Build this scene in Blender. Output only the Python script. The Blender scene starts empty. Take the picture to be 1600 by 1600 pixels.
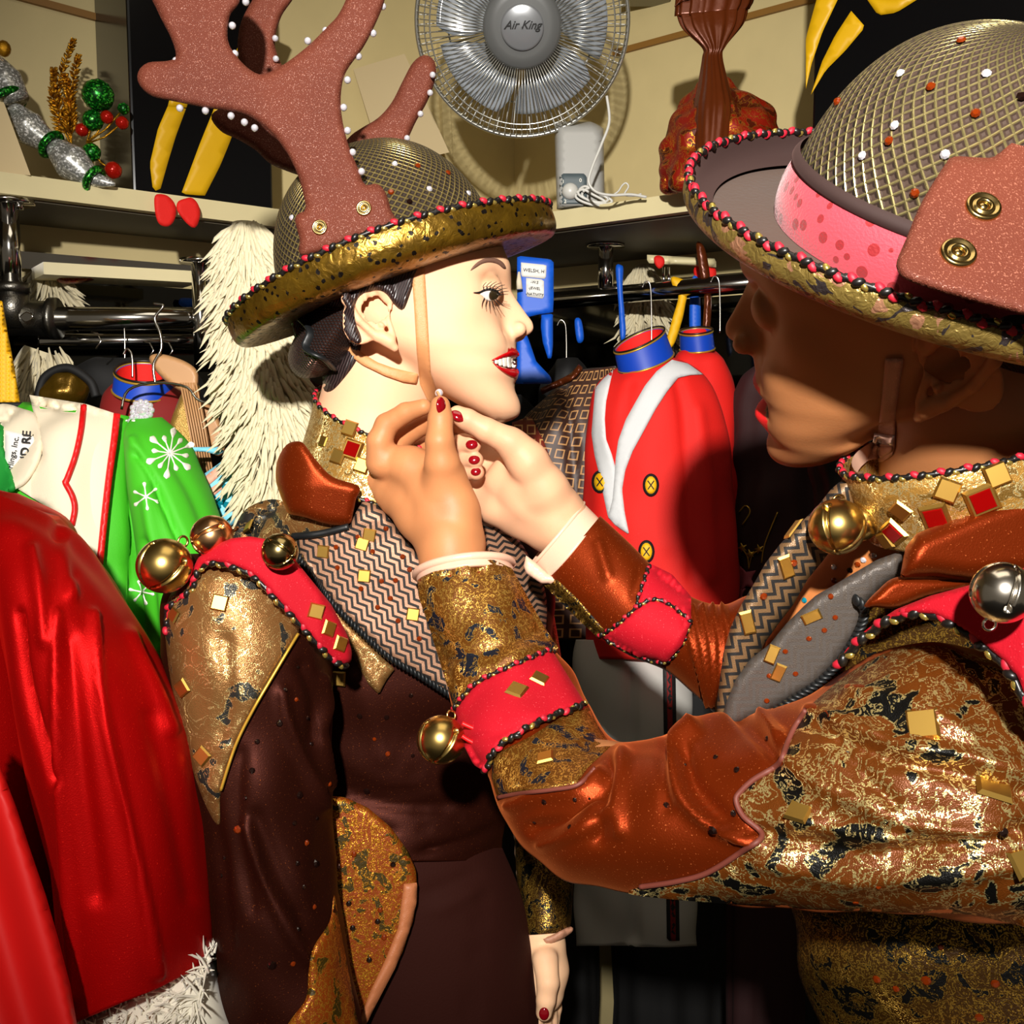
import bpy, bmesh, math, random
import numpy as np
from mathutils import Vector, Matrix
from mathutils.bvhtree import BVHTree
from mathutils.geometry import delaunay_2d_cdt

random.seed(7); np.random.seed(7)
SC = bpy.context.scene
COL = SC.collection
# ------------------------------------------------------------------ camera
FPX = 1600.0
CAM = Vector((0, 0, 1.45)); PITCH = math.atan(0.10)
Rv = Vector((1, 0, 0)); Fv = Vector((0, math.cos(PITCH), -math.sin(PITCH))); Uv = Vector((0, math.sin(PITCH), math.cos(PITCH)))
cam = bpy.data.objects.new('camera', bpy.data.cameras.new('camera')); COL.objects.link(cam)
cam.location = CAM; cam.rotation_euler = (math.pi/2 - PITCH, 0, 0)
cam.data.sensor_width = 36; cam.data.lens = 36 * FPX / 1600; cam.data.clip_start = 0.02
SC.camera = cam
# ------------------------------------------------------------------ light
SC.view_settings.view_transform = 'Standard'; SC.view_settings.look = 'None'
SC.view_settings.gamma = 1.0; SC.view_settings.use_curve_mapping = False
EXPO = 0.0
SC.view_settings.exposure = EXPO
w = bpy.data.worlds.new('world'); SC.world = w; w.use_nodes = True
w.node_tree.nodes['Background'].inputs[0].default_value = (1, 0.86, 0.66, 1)
w.node_tree.nodes['Background'].inputs[1].default_value = 0.10
def add_light(name, kind, loc, target, power, size, col=(1, 1, 1), **kw):
    l = bpy.data.lights.new(name, kind); l.energy = power; l.color = col
    o = bpy.data.objects.new(name, l); COL.objects.link(o); o.location = loc
    o.rotation_euler = (Vector(target) - Vector(loc)).to_track_quat('-Z', 'Y').to_euler()
    if kind == 'AREA': l.size = size
    else: l.shadow_soft_size = size
    for k, v in kw.items(): setattr(l, k, v)
    return o
# the photographer's flash, held high behind the camera, aimed at the upper part of the picture
add_light('camera_flash', 'SPOT', (-0.09, -0.70, 1.98), (0.06, 1.0, 1.58), 285, 0.03, (1.0, 0.955, 0.89), spot_size=math.radians(62), spot_blend=1.0)
# dim warm area light overhead, a soft fill for the shadows
add_light('overhead_fill_light', 'AREA', (0.1, 0.5, 2.6), (0.1, 0.6, 0), 3.5, 0.8, (1.0, 0.9, 0.72))

# ------------------------------------------------------------------ helpers
CA = np.array(CAM); RA = np.array(Rv); FA = np.array(Fv); UA = np.array(Uv)
def P(px, py, d):
    px = float(px); py = float(py); d = float(d)
    return CAM + d * (Fv + Rv * ((px - 800) / FPX) + Uv * ((800 - py) / FPX))
def PA(px, py, d):
    px = np.asarray(px, float); py = np.asarray(py, float); d = np.asarray(d, float)
    return CA + d[..., None] * (FA + RA * ((px - 800) / FPX)[..., None] + UA * ((800 - py) / FPX)[..., None])
def proj(v):
    q = np.asarray(v, float) - CA
    d = q @ FA
    return 800 + FPX * (q @ RA) / d, 800 - FPX * (q @ UA) / d, d
def onz(px, py, z):
    r = Fv + Rv * ((px - 800) / FPX) + Uv * ((800 - py) / FPX)
    return CAM + r * ((z - CAM.z) / r.z)
def onplane(px, py, p0, n):
    r = Fv + Rv * ((px - 800) / FPX) + Uv * ((800 - py) / FPX)
    return CAM + r * ((Vector(p0) - CAM).dot(n) / r.dot(n))
def lin(h):
    if isinstance(h, tuple): return h
    h = h.lstrip('#'); c = [int(h[i:i+2], 16) / 255 for i in (0, 2, 4)]
    return tuple((x / 12.92 if x <= 0.04045 else ((x + 0.055) / 1.055) ** 2.4) for x in c)
def c4(h): return (*lin(h)[:3], 1)

def root(name, label, cat, loc, group=None):
    o = bpy.data.objects.new(name, None); COL.objects.link(o); o.location = loc; o.empty_display_size = 0.05
    o['label'] = label; o['category'] = cat
    if group: o['group'] = group
    return o
def tag(o, label=None, cat=None, group=None, kind=None):
    if label: o['label'] = label
    if cat: o['category'] = cat
    if group: o['group'] = group
    if kind: o['kind'] = kind
    return o
def origin_of(par):
    v = Vector((0, 0, 0))
    while par is not None: v = v + par.location; par = par.parent
    return v
def mk(name, verts, faces, mats, parent=None, smooth=True, midx=None, uv=None, col=None, loc=None):
    """verts in world coordinates; the object's origin is its parent's origin (or loc)"""
    verts = np.asarray(verts, float).reshape(-1, 3)
    org = origin_of(parent) if parent is not None else (Vector(loc) if loc is not None else Vector(tuple(np.append(verts[:, :2].mean(0), verts[:, 2].min()))))
    me = bpy.data.meshes.new(name)
    me.from_pydata((verts - np.array(org)).tolist(), [], [tuple(int(i) for i in f) for f in faces])
    if not isinstance(mats, (list, tuple)): mats = [mats]
    for m in mats: me.materials.append(m)
    if midx is not None: me.polygons.foreach_set('material_index', np.asarray(midx, dtype=np.int32))
    if smooth: me.polygons.foreach_set('use_smooth', np.ones(len(me.polygons), dtype=bool))
    if uv is not None:
        lay = me.uv_layers.new(name='UVMap'); li = np.zeros(len(me.loops), dtype=np.int32)
        me.loops.foreach_get('vertex_index', li); lay.data.foreach_set('uv', np.asarray(uv, float)[li].ravel())
    if col is not None:
        a = me.color_attributes.new('Col', 'FLOAT_COLOR', 'POINT'); a.data.foreach_set('color', np.asarray(col, float).ravel())
    me.update()
    o = bpy.data.objects.new(name, me); COL.objects.link(o)
    if parent is not None: o.parent = parent
    else: o.location = org
    return o
def inst(src, parent, M, name=None):
    """copy of a small part under parent, placed by world matrix M"""
    o = src.copy(); COL.objects.link(o); o.parent = parent
    o.matrix_local = Matrix.Translation(-origin_of(parent)) @ M
    return o
def merge(parts):
    V = []; F = []; n = 0
    for v, f in parts:
        V.append(np.asarray(v, float).reshape(-1, 3)); F += [tuple(i + n for i in q) for q in f]; n += len(V[-1])
    return np.concatenate(V), F
def box(lo, hi):
    x0, y0, z0 = lo; x1, y1, z1 = hi
    v = [(x0,y0,z0),(x1,y0,z0),(x1,y1,z0),(x0,y1,z0),(x0,y0,z1),(x1,y0,z1),(x1,y1,z1),(x0,y1,z1)]
    return np.array(v, float), [(0,3,2,1),(4,5,6,7),(0,1,5,4),(1,2,6,5),(2,3,7,6),(3,0,4,7)]
def prismz(poly, z0, z1):
    n = len(poly)
    v = [(p[0], p[1], z0) for p in poly] + [(p[0], p[1], z1) for p in poly]
    f = [tuple(range(n))[::-1], tuple(range(n, 2*n))] + [(i, (i+1) % n, (i+1) % n + n, i + n) for i in range(n)]
    return np.array(v, float), f
def fixn(o):
    bm = bmesh.new(); bm.from_mesh(o.data); bmesh.ops.recalc_face_normals(bm, faces=bm.faces); bm.to_mesh(o.data); bm.free(); return o
def bevel(o, wd=0.002, seg=2):
    m = o.modifiers.new('bevel', 'BEVEL'); m.width = wd; m.segments = seg; m.limit_method = 'ANGLE'; return o
def crom(pts, n, closed=False):
    p = np.asarray(pts, float); m = len(p)
    seg = m if closed else m - 1
    out = []
    ts = np.linspace(0, seg, n, endpoint=not closed)
    for t in ts:
        i = min(int(t), seg - 1); u = t - i
        if closed: a, b, c, d = p[(i-1) % m], p[i % m], p[(i+1) % m], p[(i+2) % m]
        else: a, b, c, d = p[max(i-1, 0)], p[i], p[min(i+1, m-1)], p[min(i+2, m-1)]
        out.append(0.5 * (2*b + (c-a)*u + (2*a-5*b+4*c-d)*u*u + (3*b-a-3*c+d)*u**3))
    return np.array(out)
def resample(pts, step, closed=False):
    p = np.asarray(pts, float)
    if closed: p = np.vstack([p, p[:1]])
    L = np.r_[0, np.cumsum(np.linalg.norm(np.diff(p, axis=0), axis=1))]
    n = max(3, int(round(L[-1] / step)))
    s = np.linspace(0, L[-1], n, endpoint=not closed)
    return np.stack([np.interp(s, L, p[:, k]) for k in range(p.shape[1])], 1)
def tube(pts, r, n=10, cap=True, flat=1.0, up=None):
    p = np.asarray(pts, float); m = len(p); r = np.broadcast_to(np.asarray(r, float), (m,))
    T = np.gradient(p, axis=0); T /= np.linalg.norm(T, axis=1)[:, None] + 1e-12
    u = np.array(up if up is not None else (0.31, 0.2, 0.93), float)
    if abs(u @ T[0]) > 0.95 * np.linalg.norm(u): u = np.array((1.0, 0.1, 0))
    V = []; th = np.linspace(0, 2*np.pi, n, endpoint=False)
    for i in range(m):
        u = u - T[i] * (u @ T[i]); u /= np.linalg.norm(u) + 1e-12; b = np.cross(T[i], u)
        V.append(p[i] + r[i] * (np.cos(th)[:, None] * u * flat + np.sin(th)[:, None] * b))
    V = np.concatenate(V); F = []
    for i in range(m-1):
        for j in range(n):
            k = (j+1) % n; F.append((i*n+j, (i+1)*n+j, (i+1)*n+k, i*n+k))
    if cap: F.append(tuple(range(n))); F.append(tuple(range((m-1)*n, m*n))[::-1])
    return V, F
def ellipsoid(c, ax, nu=12, nv=8):
    """ax: 3x3 rows = axis vectors scaled"""
    c = np.asarray(c, float); ax = np.asarray(ax, float); V = [c + ax[2]]; F = []
    for i in range(1, nv):
        a = math.pi * i / nv
        for j in range(nu):
            b = 2*math.pi*j/nu
            V.append(c + math.sin(a)*(math.cos(b)*ax[0] + math.sin(b)*ax[1]) + math.cos(a)*ax[2])
    V.append(c - ax[2])
    for j in range(nu): F.append((0, 1+j, 1+(j+1) % nu))
    for i in range(nv-2):
        for j in range(nu):
            a = 1+i*nu; F.append((a+j, a+nu+j, a+nu+(j+1) % nu, a+(j+1) % nu))
    a = 1+(nv-2)*nu
    for j in range(nu): F.append((a+j, len(V)-1, a+(j+1) % nu))
    return np.array(V), F
def wob(v, scale, amp, seed=0, k=7):
    rs = np.random.RandomState(seed); s = np.zeros(len(v))
    for i in range(k):
        dr = rs.randn(3); dr /= np.linalg.norm(dr)
        s += np.sin((v @ dr) * 2*np.pi / scale * rs.uniform(0.6, 1.6) + rs.uniform(0, 6.28))
    return s / math.sqrt(k) * amp
def vnormals(V, F):
    F4 = np.array([f if len(f) == 4 else (*f, f[-1]) for f in F if len(f) in (3, 4)])
    n = np.cross(V[F4[:, 2]] - V[F4[:, 0]], V[F4[:, 3]] - V[F4[:, 1]])
    N = np.zeros_like(V)
    for k in range(4): np.add.at(N, F4[:, k], n)
    return N / (np.linalg.norm(N, axis=1)[:, None] + 1e-12)
def pdist(px, py, line):
    L = np.asarray(line, float); best = np.full(px.shape, 1e9)
    for a, b in zip(L[:-1], L[1:]):
        ab = b - a; t = np.clip(((px-a[0])*ab[0] + (py-a[1])*ab[1]) / (ab @ ab + 1e-9), 0, 1)
        best = np.minimum(best, np.hypot(px - a[0] - t*ab[0], py - a[1] - t*ab[1]))
    return best
def folds(V, F, lst, front=True):
    """cloth folds: lst of (polyline, width, height); ridges (height>0) or creases"""
    N = vnormals(V, F); px, py, d = proj(V)
    view = (V - CA); view /= np.linalg.norm(view, axis=1)[:, None]
    sgn = np.sign(-(N * view).sum(1).mean()) if False else 1
    fac = np.clip(-(N*view).sum(1) * sgn * 3 + 0.4, 0, 1)
    for line, wd, h in lst:
        c = crom(line, max(8, len(line)*5)) if len(line) > 2 else np.array(line, float)
        q = pdist(px, py, c)
        V = V + N * (h * np.exp(-(q/wd)**2) * fac)[:, None]
    return V
class Surf:
    """a surface we can lay panels onto"""
    def __init__(s, *vf):
        V, F = merge(vf); s.b = BVHTree.FromPolygons([Vector(x) for x in V], F, all_triangles=False)
    def depth(s, px, py):
        dr = (P(px, py, 1.0) - CAM); h = s.b.ray_cast(CAM, dr.normalized())
        return (h[0] - CAM).dot(Fv) if h[0] is not None else None
    def at(s, px, py, off=0.0):
        d = s.depth(px, py)
        if d is None: d = 1.0
        return P(px, py, d - off)
    def hit(s, px, py):
        dr = (P(px, py, 1.0) - CAM).normalized(); h = s.b.ray_cast(CAM, dr)
        if h[0] is None: return P(px, py, 1.0), -dr
        n = h[1] if h[1].dot(dr) < 0 else -h[1]
        return h[0], n
def loft(secs, m=60, n=64, exp=2.0, back=1.0, wave=None, cap=True):
    """secs: (x1,y1, x2,y2, depth1, depth2, half_depth[, tilt]) opposite outline points, cross-sections are rounded volumes"""
    s = np.array([tuple(q) + (0,) * (8 - len(q)) for q in secs], float)
    s = crom(s, m); th = np.linspace(0, 2*np.pi, n, endpoint=False)
    V = []; UVs = []; L = 0; pc = None
    for i, q in enumerate(s):
        A = np.array(P(q[0], q[1], q[4])); B = np.array(P(q[2], q[3], q[5])); c = (A+B)/2; h = (B-A)/2
        if pc is not None: L += np.linalg.norm(c - pc)
        pc = c
        vd = c - CA; vd /= np.linalg.norm(vd)
        hn = h / np.linalg.norm(h); vd = vd - hn * (vd @ hn); vd /= np.linalg.norm(vd)
        cs = np.cos(th); sn = np.sin(th)
        x = np.sign(cs) * np.abs(cs) ** (2/exp); y = np.sign(sn) * np.abs(sn) ** (2/exp)
        dv = vd * q[6]; 
        r = 1.0
        if wave is not None: r = wave(th, i / (m-1))
        yy = np.where(y > 0, y*back, y)
        V.append(c + (x*r)[:, None]*h + (yy*r)[:, None]*(dv) + yy[:, None]*UA*q[7])
        UVs.append(np.stack([th/(2*np.pi) * 0.6, np.full(n, L)], 1))
    V = np.concatenate(V); F = []
    for i in range(m-1):
        for j in range(n):
            k = (j+1) % n; F.append((i*n+j, i*n+k, (i+1)*n+k, (i+1)*n+j))
    # orientation: make normals point outward
    c0 = V[:n].mean(0); f = F[n//4]
    nn = np.cross(V[f[2]] - V[f[0]], V[f[3]] - V[f[1]])
    if nn @ (V[f[0]] - c0) < 0: F = [q[::-1] for q in F]
    if cap:
        F.append(tuple(range(n))); F.append(tuple(range((m-1)*n, m*n))[::-1])
    return V, F, np.concatenate(UVs)
def panel(name, poly, depth, thick, mat, parent, off=0.0, step=6, rnd=8, smooth=True, bulge=1.0, back=None, uvrot=0, uvo=(0, 0), folds_=None, warp=None, sharp=None):
    """a piece with the outline poly, lying at depth (number, function or Surf), thick, with a rounded rim"""
    poly = np.asarray(poly, float)
    if smooth: poly = crom(poly, max(24, len(poly)*8), closed=True)
    b = resample(poly, step, closed=True)
    x0, y0 = b.min(0); x1, y1 = b.max(0)
    gx, gy = np.meshgrid(np.arange(x0+step/2, x1, step), np.arange(y0+step/2, y1, step*0.87))
    gx[1::2] += step/2
    gx = gx.ravel(); gy = gy.ravel()
    bl = np.vstack([b, b[:1]])
    # inside test
    ins = np.zeros(len(gx), bool); j = len(b)-1
    for i in range(len(b)):
        xi, yi = b[i]; xj, yj = b[j]
        c = ((yi > gy) != (yj > gy)) & (gx < (xj-xi)*(gy-yi)/(yj-yi+1e-12)+xi); ins ^= c; j = i
    gx = gx[ins]; gy = gy[ins]
    if len(gx):
        dd = pdist(gx, gy, bl); k = dd > step*0.55; gx = gx[k]; gy = gy[k]
    pts = [Vector((float(a), float(c))) for a, c in b] + [Vector((float(a), float(c))) for a, c in zip(gx, gy)]
    nb = len(b)
    r = delaunay_2d_cdt(pts, [(i, (i+1) % nb) for i in range(nb)], [], 1, 1e-5)
    v2 = np.array([tuple(v) for v in r[0]]); tri = [tuple(f) for f in r[2]]
    cx = v2[:, 0]; cy = v2[:, 1]
    ed = pdist(cx, cy, bl)
    if isinstance(depth, Surf):
        D = np.array([depth.depth(x, y) or np.nan for x, y in v2])
        ok = ~np.isnan(D)
        if ok.sum() == 0: D[:] = 1.0
        else:
            for i in np.where(~ok)[0]:
                jn = np.argsort((cx[ok]-cx[i])**2 + (cy[ok]-cy[i])**2)[:3]; D[i] = D[ok][jn].mean()
    elif callable(depth): D = np.asarray(depth(cx, cy), float) * np.ones(len(cx))
    else: D = np.full(len(cx), float(depth))
    Dm = float(np.mean(D))
    e = np.clip(ed / max(rnd, 1e-6), 0, 1); e = np.sqrt(1 - (1-e)**2)
    front = D - off - thick * (1 - bulge) - thick * bulge * e
    if back is None: bk = D - off + (thick * 0.0)
    else: bk = D - off + back * e
    if folds_ is not None:
        for line, wd, h in folds_:
            front = front - h * np.exp(-(pdist(cx, cy, crom(line, 30) if len(line) > 2 else line)/wd)**2) * e
    if warp is not None: front = front - warp(cx, cy) * e
    n = len(v2)
    V = np.concatenate([PA(cx, cy, front), PA(cx, cy, bk)])
    # orientation
    def area(t): a, b_, c = v2[list(t)]; return (b_[0]-a[0])*(c[1]-a[1]) - (b_[1]-a[1])*(c[0]-a[0])
    F = []; cnt = {}
    for t in tri:
        if area(t) > 0: t = t[::-1]
        F.append(t); F.append(tuple(i+n for i in t[::-1]))
        for a, c in ((t[0], t[1]), (t[1], t[2]), (t[2], t[0])): cnt[(a, c)] = 1
    for (a, c) in list(cnt):
        if (c, a) not in cnt: F.append((c, a, a+n, c+n))
    k = Dm / FPX; a = math.radians(uvrot); ux = (cx - poly[0][0])*k; uy = -(cy - poly[0][1])*k
    uv = np.stack([ux*math.cos(a) - uy*math.sin(a) + uvo[0], ux*math.sin(a) + uy*math.cos(a) + uvo[1]], 1); uv = np.concatenate([uv, uv])
    o = mk(name, V, F, mat, parent, uv=uv); o['_n'] = 0; del o['_n']
    o_surf = (V, F)
    panel.last = o_surf
    return o
def stroke(pts, w, taper=True):
    """outline of a brush stroke (px) along pts with half width w"""
    p = crom(pts, max(12, len(pts)*5)); T = np.gradient(p, axis=0); T /= np.linalg.norm(T, axis=1)[:, None]; N = np.stack([-T[:, 1], T[:, 0]], 1)
    t = np.linspace(0, 1, len(p)); ww = np.interp(t, np.linspace(0, 1, len(w)), w) if hasattr(w, '__len__') else np.full(len(p), w)
    return np.vstack([p + N*ww[:, None], (p - N*ww[:, None])[::-1]])
def path_on(surf, pts, off, step=4):
    c = resample(crom(pts, len(pts)*10), step)
    D = np.array([surf.depth(x, y) or np.nan for x, y in c]); ok = ~np.isnan(D)
    idx = np.arange(len(D)); D = np.interp(idx, idx[ok], D[ok]) if ok.any() else np.full(len(D), 1.0)
    D = np.convolve(np.pad(D, 2, mode='edge'), np.ones(5)/5, mode='valid')
    return PA(c[:, 0], c[:, 1], D - off)
def braid(name, pts, r, mats, parent, seq=(0, 1, 2, 1), tight=1.5):
    """braided trim: slanted plaited lobes in alternating thread colours"""
    c = resample(pts, r*tight); T = np.gradient(c, axis=0); T /= np.linalg.norm(T, axis=1)[:, None] + 1e-12
    parts = []; mi = []
    up = np.array((0, 0, 1.0))
    for i in range(len(c)):
        t = T[i]; s = np.cross(t, up); s /= np.linalg.norm(s) + 1e-9; b = np.cross(s, t)
        k = 1 if i % 2 else -1; ph = i * 1.5708
        cen = c[i] + (b * math.cos(ph) + s * math.sin(ph)) * r * 0.35
        tt = t*0.85 + b*0.5*k; tt /= np.linalg.norm(tt); b2 = np.cross(s, tt)
        m = seq[i % len(seq)]; q = 0.8 if m == 2 else 1.0
        v, f = ellipsoid(cen, [tt*r*1.35*q, b2*r*0.9*q, s*r*0.9*q], 8, 6)
        parts.append((v, f)); mi += [m]*len(f)
    v, f = tube(resample(pts, r*2.5), r*0.6, 6); parts.append((v, f)); mi += [1]*len(f)
    V, F = merge(parts)
    return mk(name, V, F, mats, parent, midx=mi)
# ---- implicit bodies
def smin(a, b, k):
    h = np.clip(0.5 + 0.5*(b-a)/k, 0, 1); return b*(1-h) + a*h - k*h*(1-h)
def caps(X, Y, Z, a, b, ra, rb):
    ax, ay, az = a; bx, by, bz = b[0]-ax, b[1]-ay, b[2]-az
    L = bx*bx + by*by + bz*bz + 1e-12
    t = np.clip(((X-ax)*bx + (Y-ay)*by + (Z-az)*bz)/L, 0, 1)
    return np.sqrt((X-ax-t*bx)**2 + (Y-ay-t*by)**2 + (Z-az-t*bz)**2) - (ra + (rb-ra)*t)
def snet(f, lo, hi, h):
    lo = np.array(lo, float); hi = np.array(hi, float)
    ax = [np.arange(lo[i], hi[i]+h, h) for i in range(3)]
    V = np.asarray(f(ax[0][:, None, None], ax[1][None, :, None], ax[2][None, None, :]), np.float32)
    V = np.broadcast_to(V, tuple(len(a) for a in ax)).copy()
    V[V == 0] = 1e-7
    V[0] = V[-1] = 1; V[:, 0] = V[:, -1] = 1; V[:, :, 0] = V[:, :, -1] = 1
    s = V < 0; cs = tuple(n-1 for n in V.shape)
    acc = np.zeros(cs + (3,), np.float32); cnt = np.zeros(cs, np.float32); edges = []
    for a in range(3):
        s0 = [slice(None)]*3; s1 = [slice(None)]*3; s0[a] = slice(0, -1); s1[a] = slice(1, None)
        A = V[tuple(s0)]; B = V[tuple(s1)]; cr = s[tuple(s0)] != s[tuple(s1)]
        idx = np.argwhere(cr); t = A[cr]/(A[cr]-B[cr]); pos = idx.astype(np.float32); pos[:, a] += t
        o = [i for i in range(3) if i != a]
        for u in (0, 1):
            for v in (0, 1):
                c = idx.copy(); c[:, o[0]] -= u; c[:, o[1]] -= v
                ok = (c >= 0).all(1) & (c < np.array(cs)).all(1)
                np.add.at(acc, tuple(c[ok].T), pos[ok]); np.add.at(cnt, tuple(c[ok].T), 1)
        edges.append((a, o, idx, s[tuple(s0)][cr]))
    ac = cnt > 0; ids = -np.ones(cs, int); ids[ac] = np.arange(ac.sum())
    verts = acc[ac]/cnt[ac][:, None]*h + lo
    F = []
    for a, o, idx, sg in edges:
        ok = (idx[:, o[0]] > 0) & (idx[:, o[1]] > 0) & (idx[:, o[0]] < cs[o[0]]) & (idx[:, o[1]] < cs[o[1]])
        idx = idx[ok]; sg = sg[ok]
        q = []
        for u, v in ((1, 1), (0, 1), (0, 0), (1, 0)):
            c = idx.copy(); c[:, o[0]] -= u; c[:, o[1]] -= v; q.append(ids[tuple(c.T)])
        q = np.stack(q, 1)
        flip = sg if a != 1 else ~sg
        q[~flip] = q[~flip][:, ::-1]
        F.append(q)
    F = np.concatenate(F)
    return verts.astype(float), [tuple(x) for x in F]
def ptin(x, y, poly):
    poly = np.asarray(poly, float); ins = np.zeros(np.shape(x), bool); j = len(poly)-1
    for i in range(len(poly)):
        xi, yi = poly[i]; xj, yj = poly[j]
        ins ^= ((yi > y) != (yj > y)) & (x < (xj-xi)*(y-yi)/(yj-yi+1e-12)+xi); j = i
    return ins
# ------------------------------------------------------------------ materials
class NT:
    def __init__(s, name):
        s.m = bpy.data.materials.new(name); s.m.use_nodes = True; s.t = s.m.node_tree; s.b = s.t.nodes['Principled BSDF']
        s.m.diffuse_color = (0.5, 0.5, 0.5, 1)
    def n(s, typ, **kw):
        nd = s.t.nodes.new(typ)
        for k, v in kw.items():
            if k.startswith('i_'):
                key = k[2:]; key = int(key) if key.isdigit() else key
                s.set(nd.inputs[key], v)
            else: setattr(nd, k, v)
        return nd
    def set(s, sock, v):
        if isinstance(v, bpy.types.NodeSocket): s.t.links.new(v, sock)
        else: sock.default_value = v
    def math(s, op, a, b=0.0, c=0.0):
        nd = s.t.nodes.new('ShaderNodeMath'); nd.operation = op
        s.set(nd.inputs[0], a); s.set(nd.inputs[1], b); s.set(nd.inputs[2], c); return nd.outputs[0]
    def mix(s, f, a, b):
        nd = s.t.nodes.new('ShaderNodeMix'); nd.data_type = 'RGBA'
        s.set(nd.inputs[0], f); s.set(nd.inputs[6], a if isinstance(a, bpy.types.NodeSocket) else c4(a)); s.set(nd.inputs[7], b if isinstance(b, bpy.types.NodeSocket) else c4(b)); return nd.outputs[2]
    def mixf(s, f, a, b):
        nd = s.t.nodes.new('ShaderNodeMix'); nd.data_type = 'FLOAT'
        s.set(nd.inputs[0], f); s.set(nd.inputs[2], a); s.set(nd.inputs[3], b); return nd.outputs[0]
    def obj(s): return s.n('ShaderNodeTexCoord').outputs['Object']
    def uv(s): return s.n('ShaderNodeTexCoord').outputs['UV']
    def noise(s, vec, scale, detail=2, dist=0.0, rough=0.5):
        return s.n('ShaderNodeTexNoise', i_Vector=vec, i_Scale=scale, i_Detail=detail, i_Distortion=dist, i_Roughness=rough).outputs['Fac']
    def ramp(s, f, stops, const=False):
        nd = s.n('ShaderNodeValToRGB'); s.set(nd.inputs[0], f); r = nd.color_ramp
        r.interpolation = 'CONSTANT' if const else 'LINEAR'
        while len(r.elements) < len(stops): r.elements.new(0.5)
        for e, (p, c) in zip(r.elements, stops): e.position = p; e.color = c4(c) if not isinstance(c, float) else (c, c, c, 1)
        return nd.outputs[0]
    def bump(s, h, strength=0.3, dist=0.001, nrm=None):
        nd = s.n('ShaderNodeBump', i_Height=h, i_Strength=strength, i_Distance=dist)
        if nrm is not None: s.set(nd.inputs['Normal'], nrm)
        s.set(s.b.inputs['Normal'], nd.outputs[0]); return nd.outputs[0]
    def p(s, **kw):
        M = dict(base='Base Color', rough='Roughness', metal='Metallic', sheen='Sheen Weight', sheen_rough='Sheen Roughness', sheen_tint='Sheen Tint', sss='Subsurface Weight', coat='Coat Weight', coat_rough='Coat Roughness', spec='Specular IOR Level', trans='Transmission Weight', ior='IOR', emit='Emission Color', emit_s='Emission Strength', alpha='Alpha')
        for k, v in kw.items():
            if k in ('base', 'sheen_tint', 'emit') and not isinstance(v, bpy.types.NodeSocket): v = c4(v)
            s.set(s.b.inputs[M[k]], v)
        return s
def simple(name, col, rough=0.5, metal=0.0, grain=None, var=0.0, **kw):
    t = NT(name); t.p(base=col, rough=rough, metal=metal, **kw)
    if var:
        f = t.noise(t.obj(), 14, 3); a = tuple(x*(1-var) for x in lin(col)); b = tuple(min(1, x*(1+var)) for x in lin(col)); t.p(base=t.mix(f, a, b))
    if grain: t.bump(t.noise(t.obj(), grain[0], 3), grain[1], 0.001)
    return t.m
def velvet(name, col, sheen_col, rough=0.42, sheen=0.7, spec=0.35, sp=0.02, metal=0.6):
    t = NT(name); o = t.obj(); n = t.noise(o, 9, 3, 0.6); n2 = t.noise(o, 900, 1)
    a = tuple(x*0.72 for x in lin(col)); b = tuple(x*1.25 for x in lin(col))
    base = t.mix(n, a, b)
    spk = t.math('GREATER_THAN', n2, 0.72)
    base = t.mix(t.math('MULTIPLY', spk, 0.5), base, sheen_col)
    lw = t.n('ShaderNodeLayerWeight', i_Blend=0.35).outputs['Facing']
    t.p(base=base, rough=rough, metal=metal, sheen=sheen*.35, sheen_tint=sheen_col, sheen_rough=0.4, spec=0.12)
    t.bump(n2, 0.25, 0.0006)
    return t.m
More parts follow.
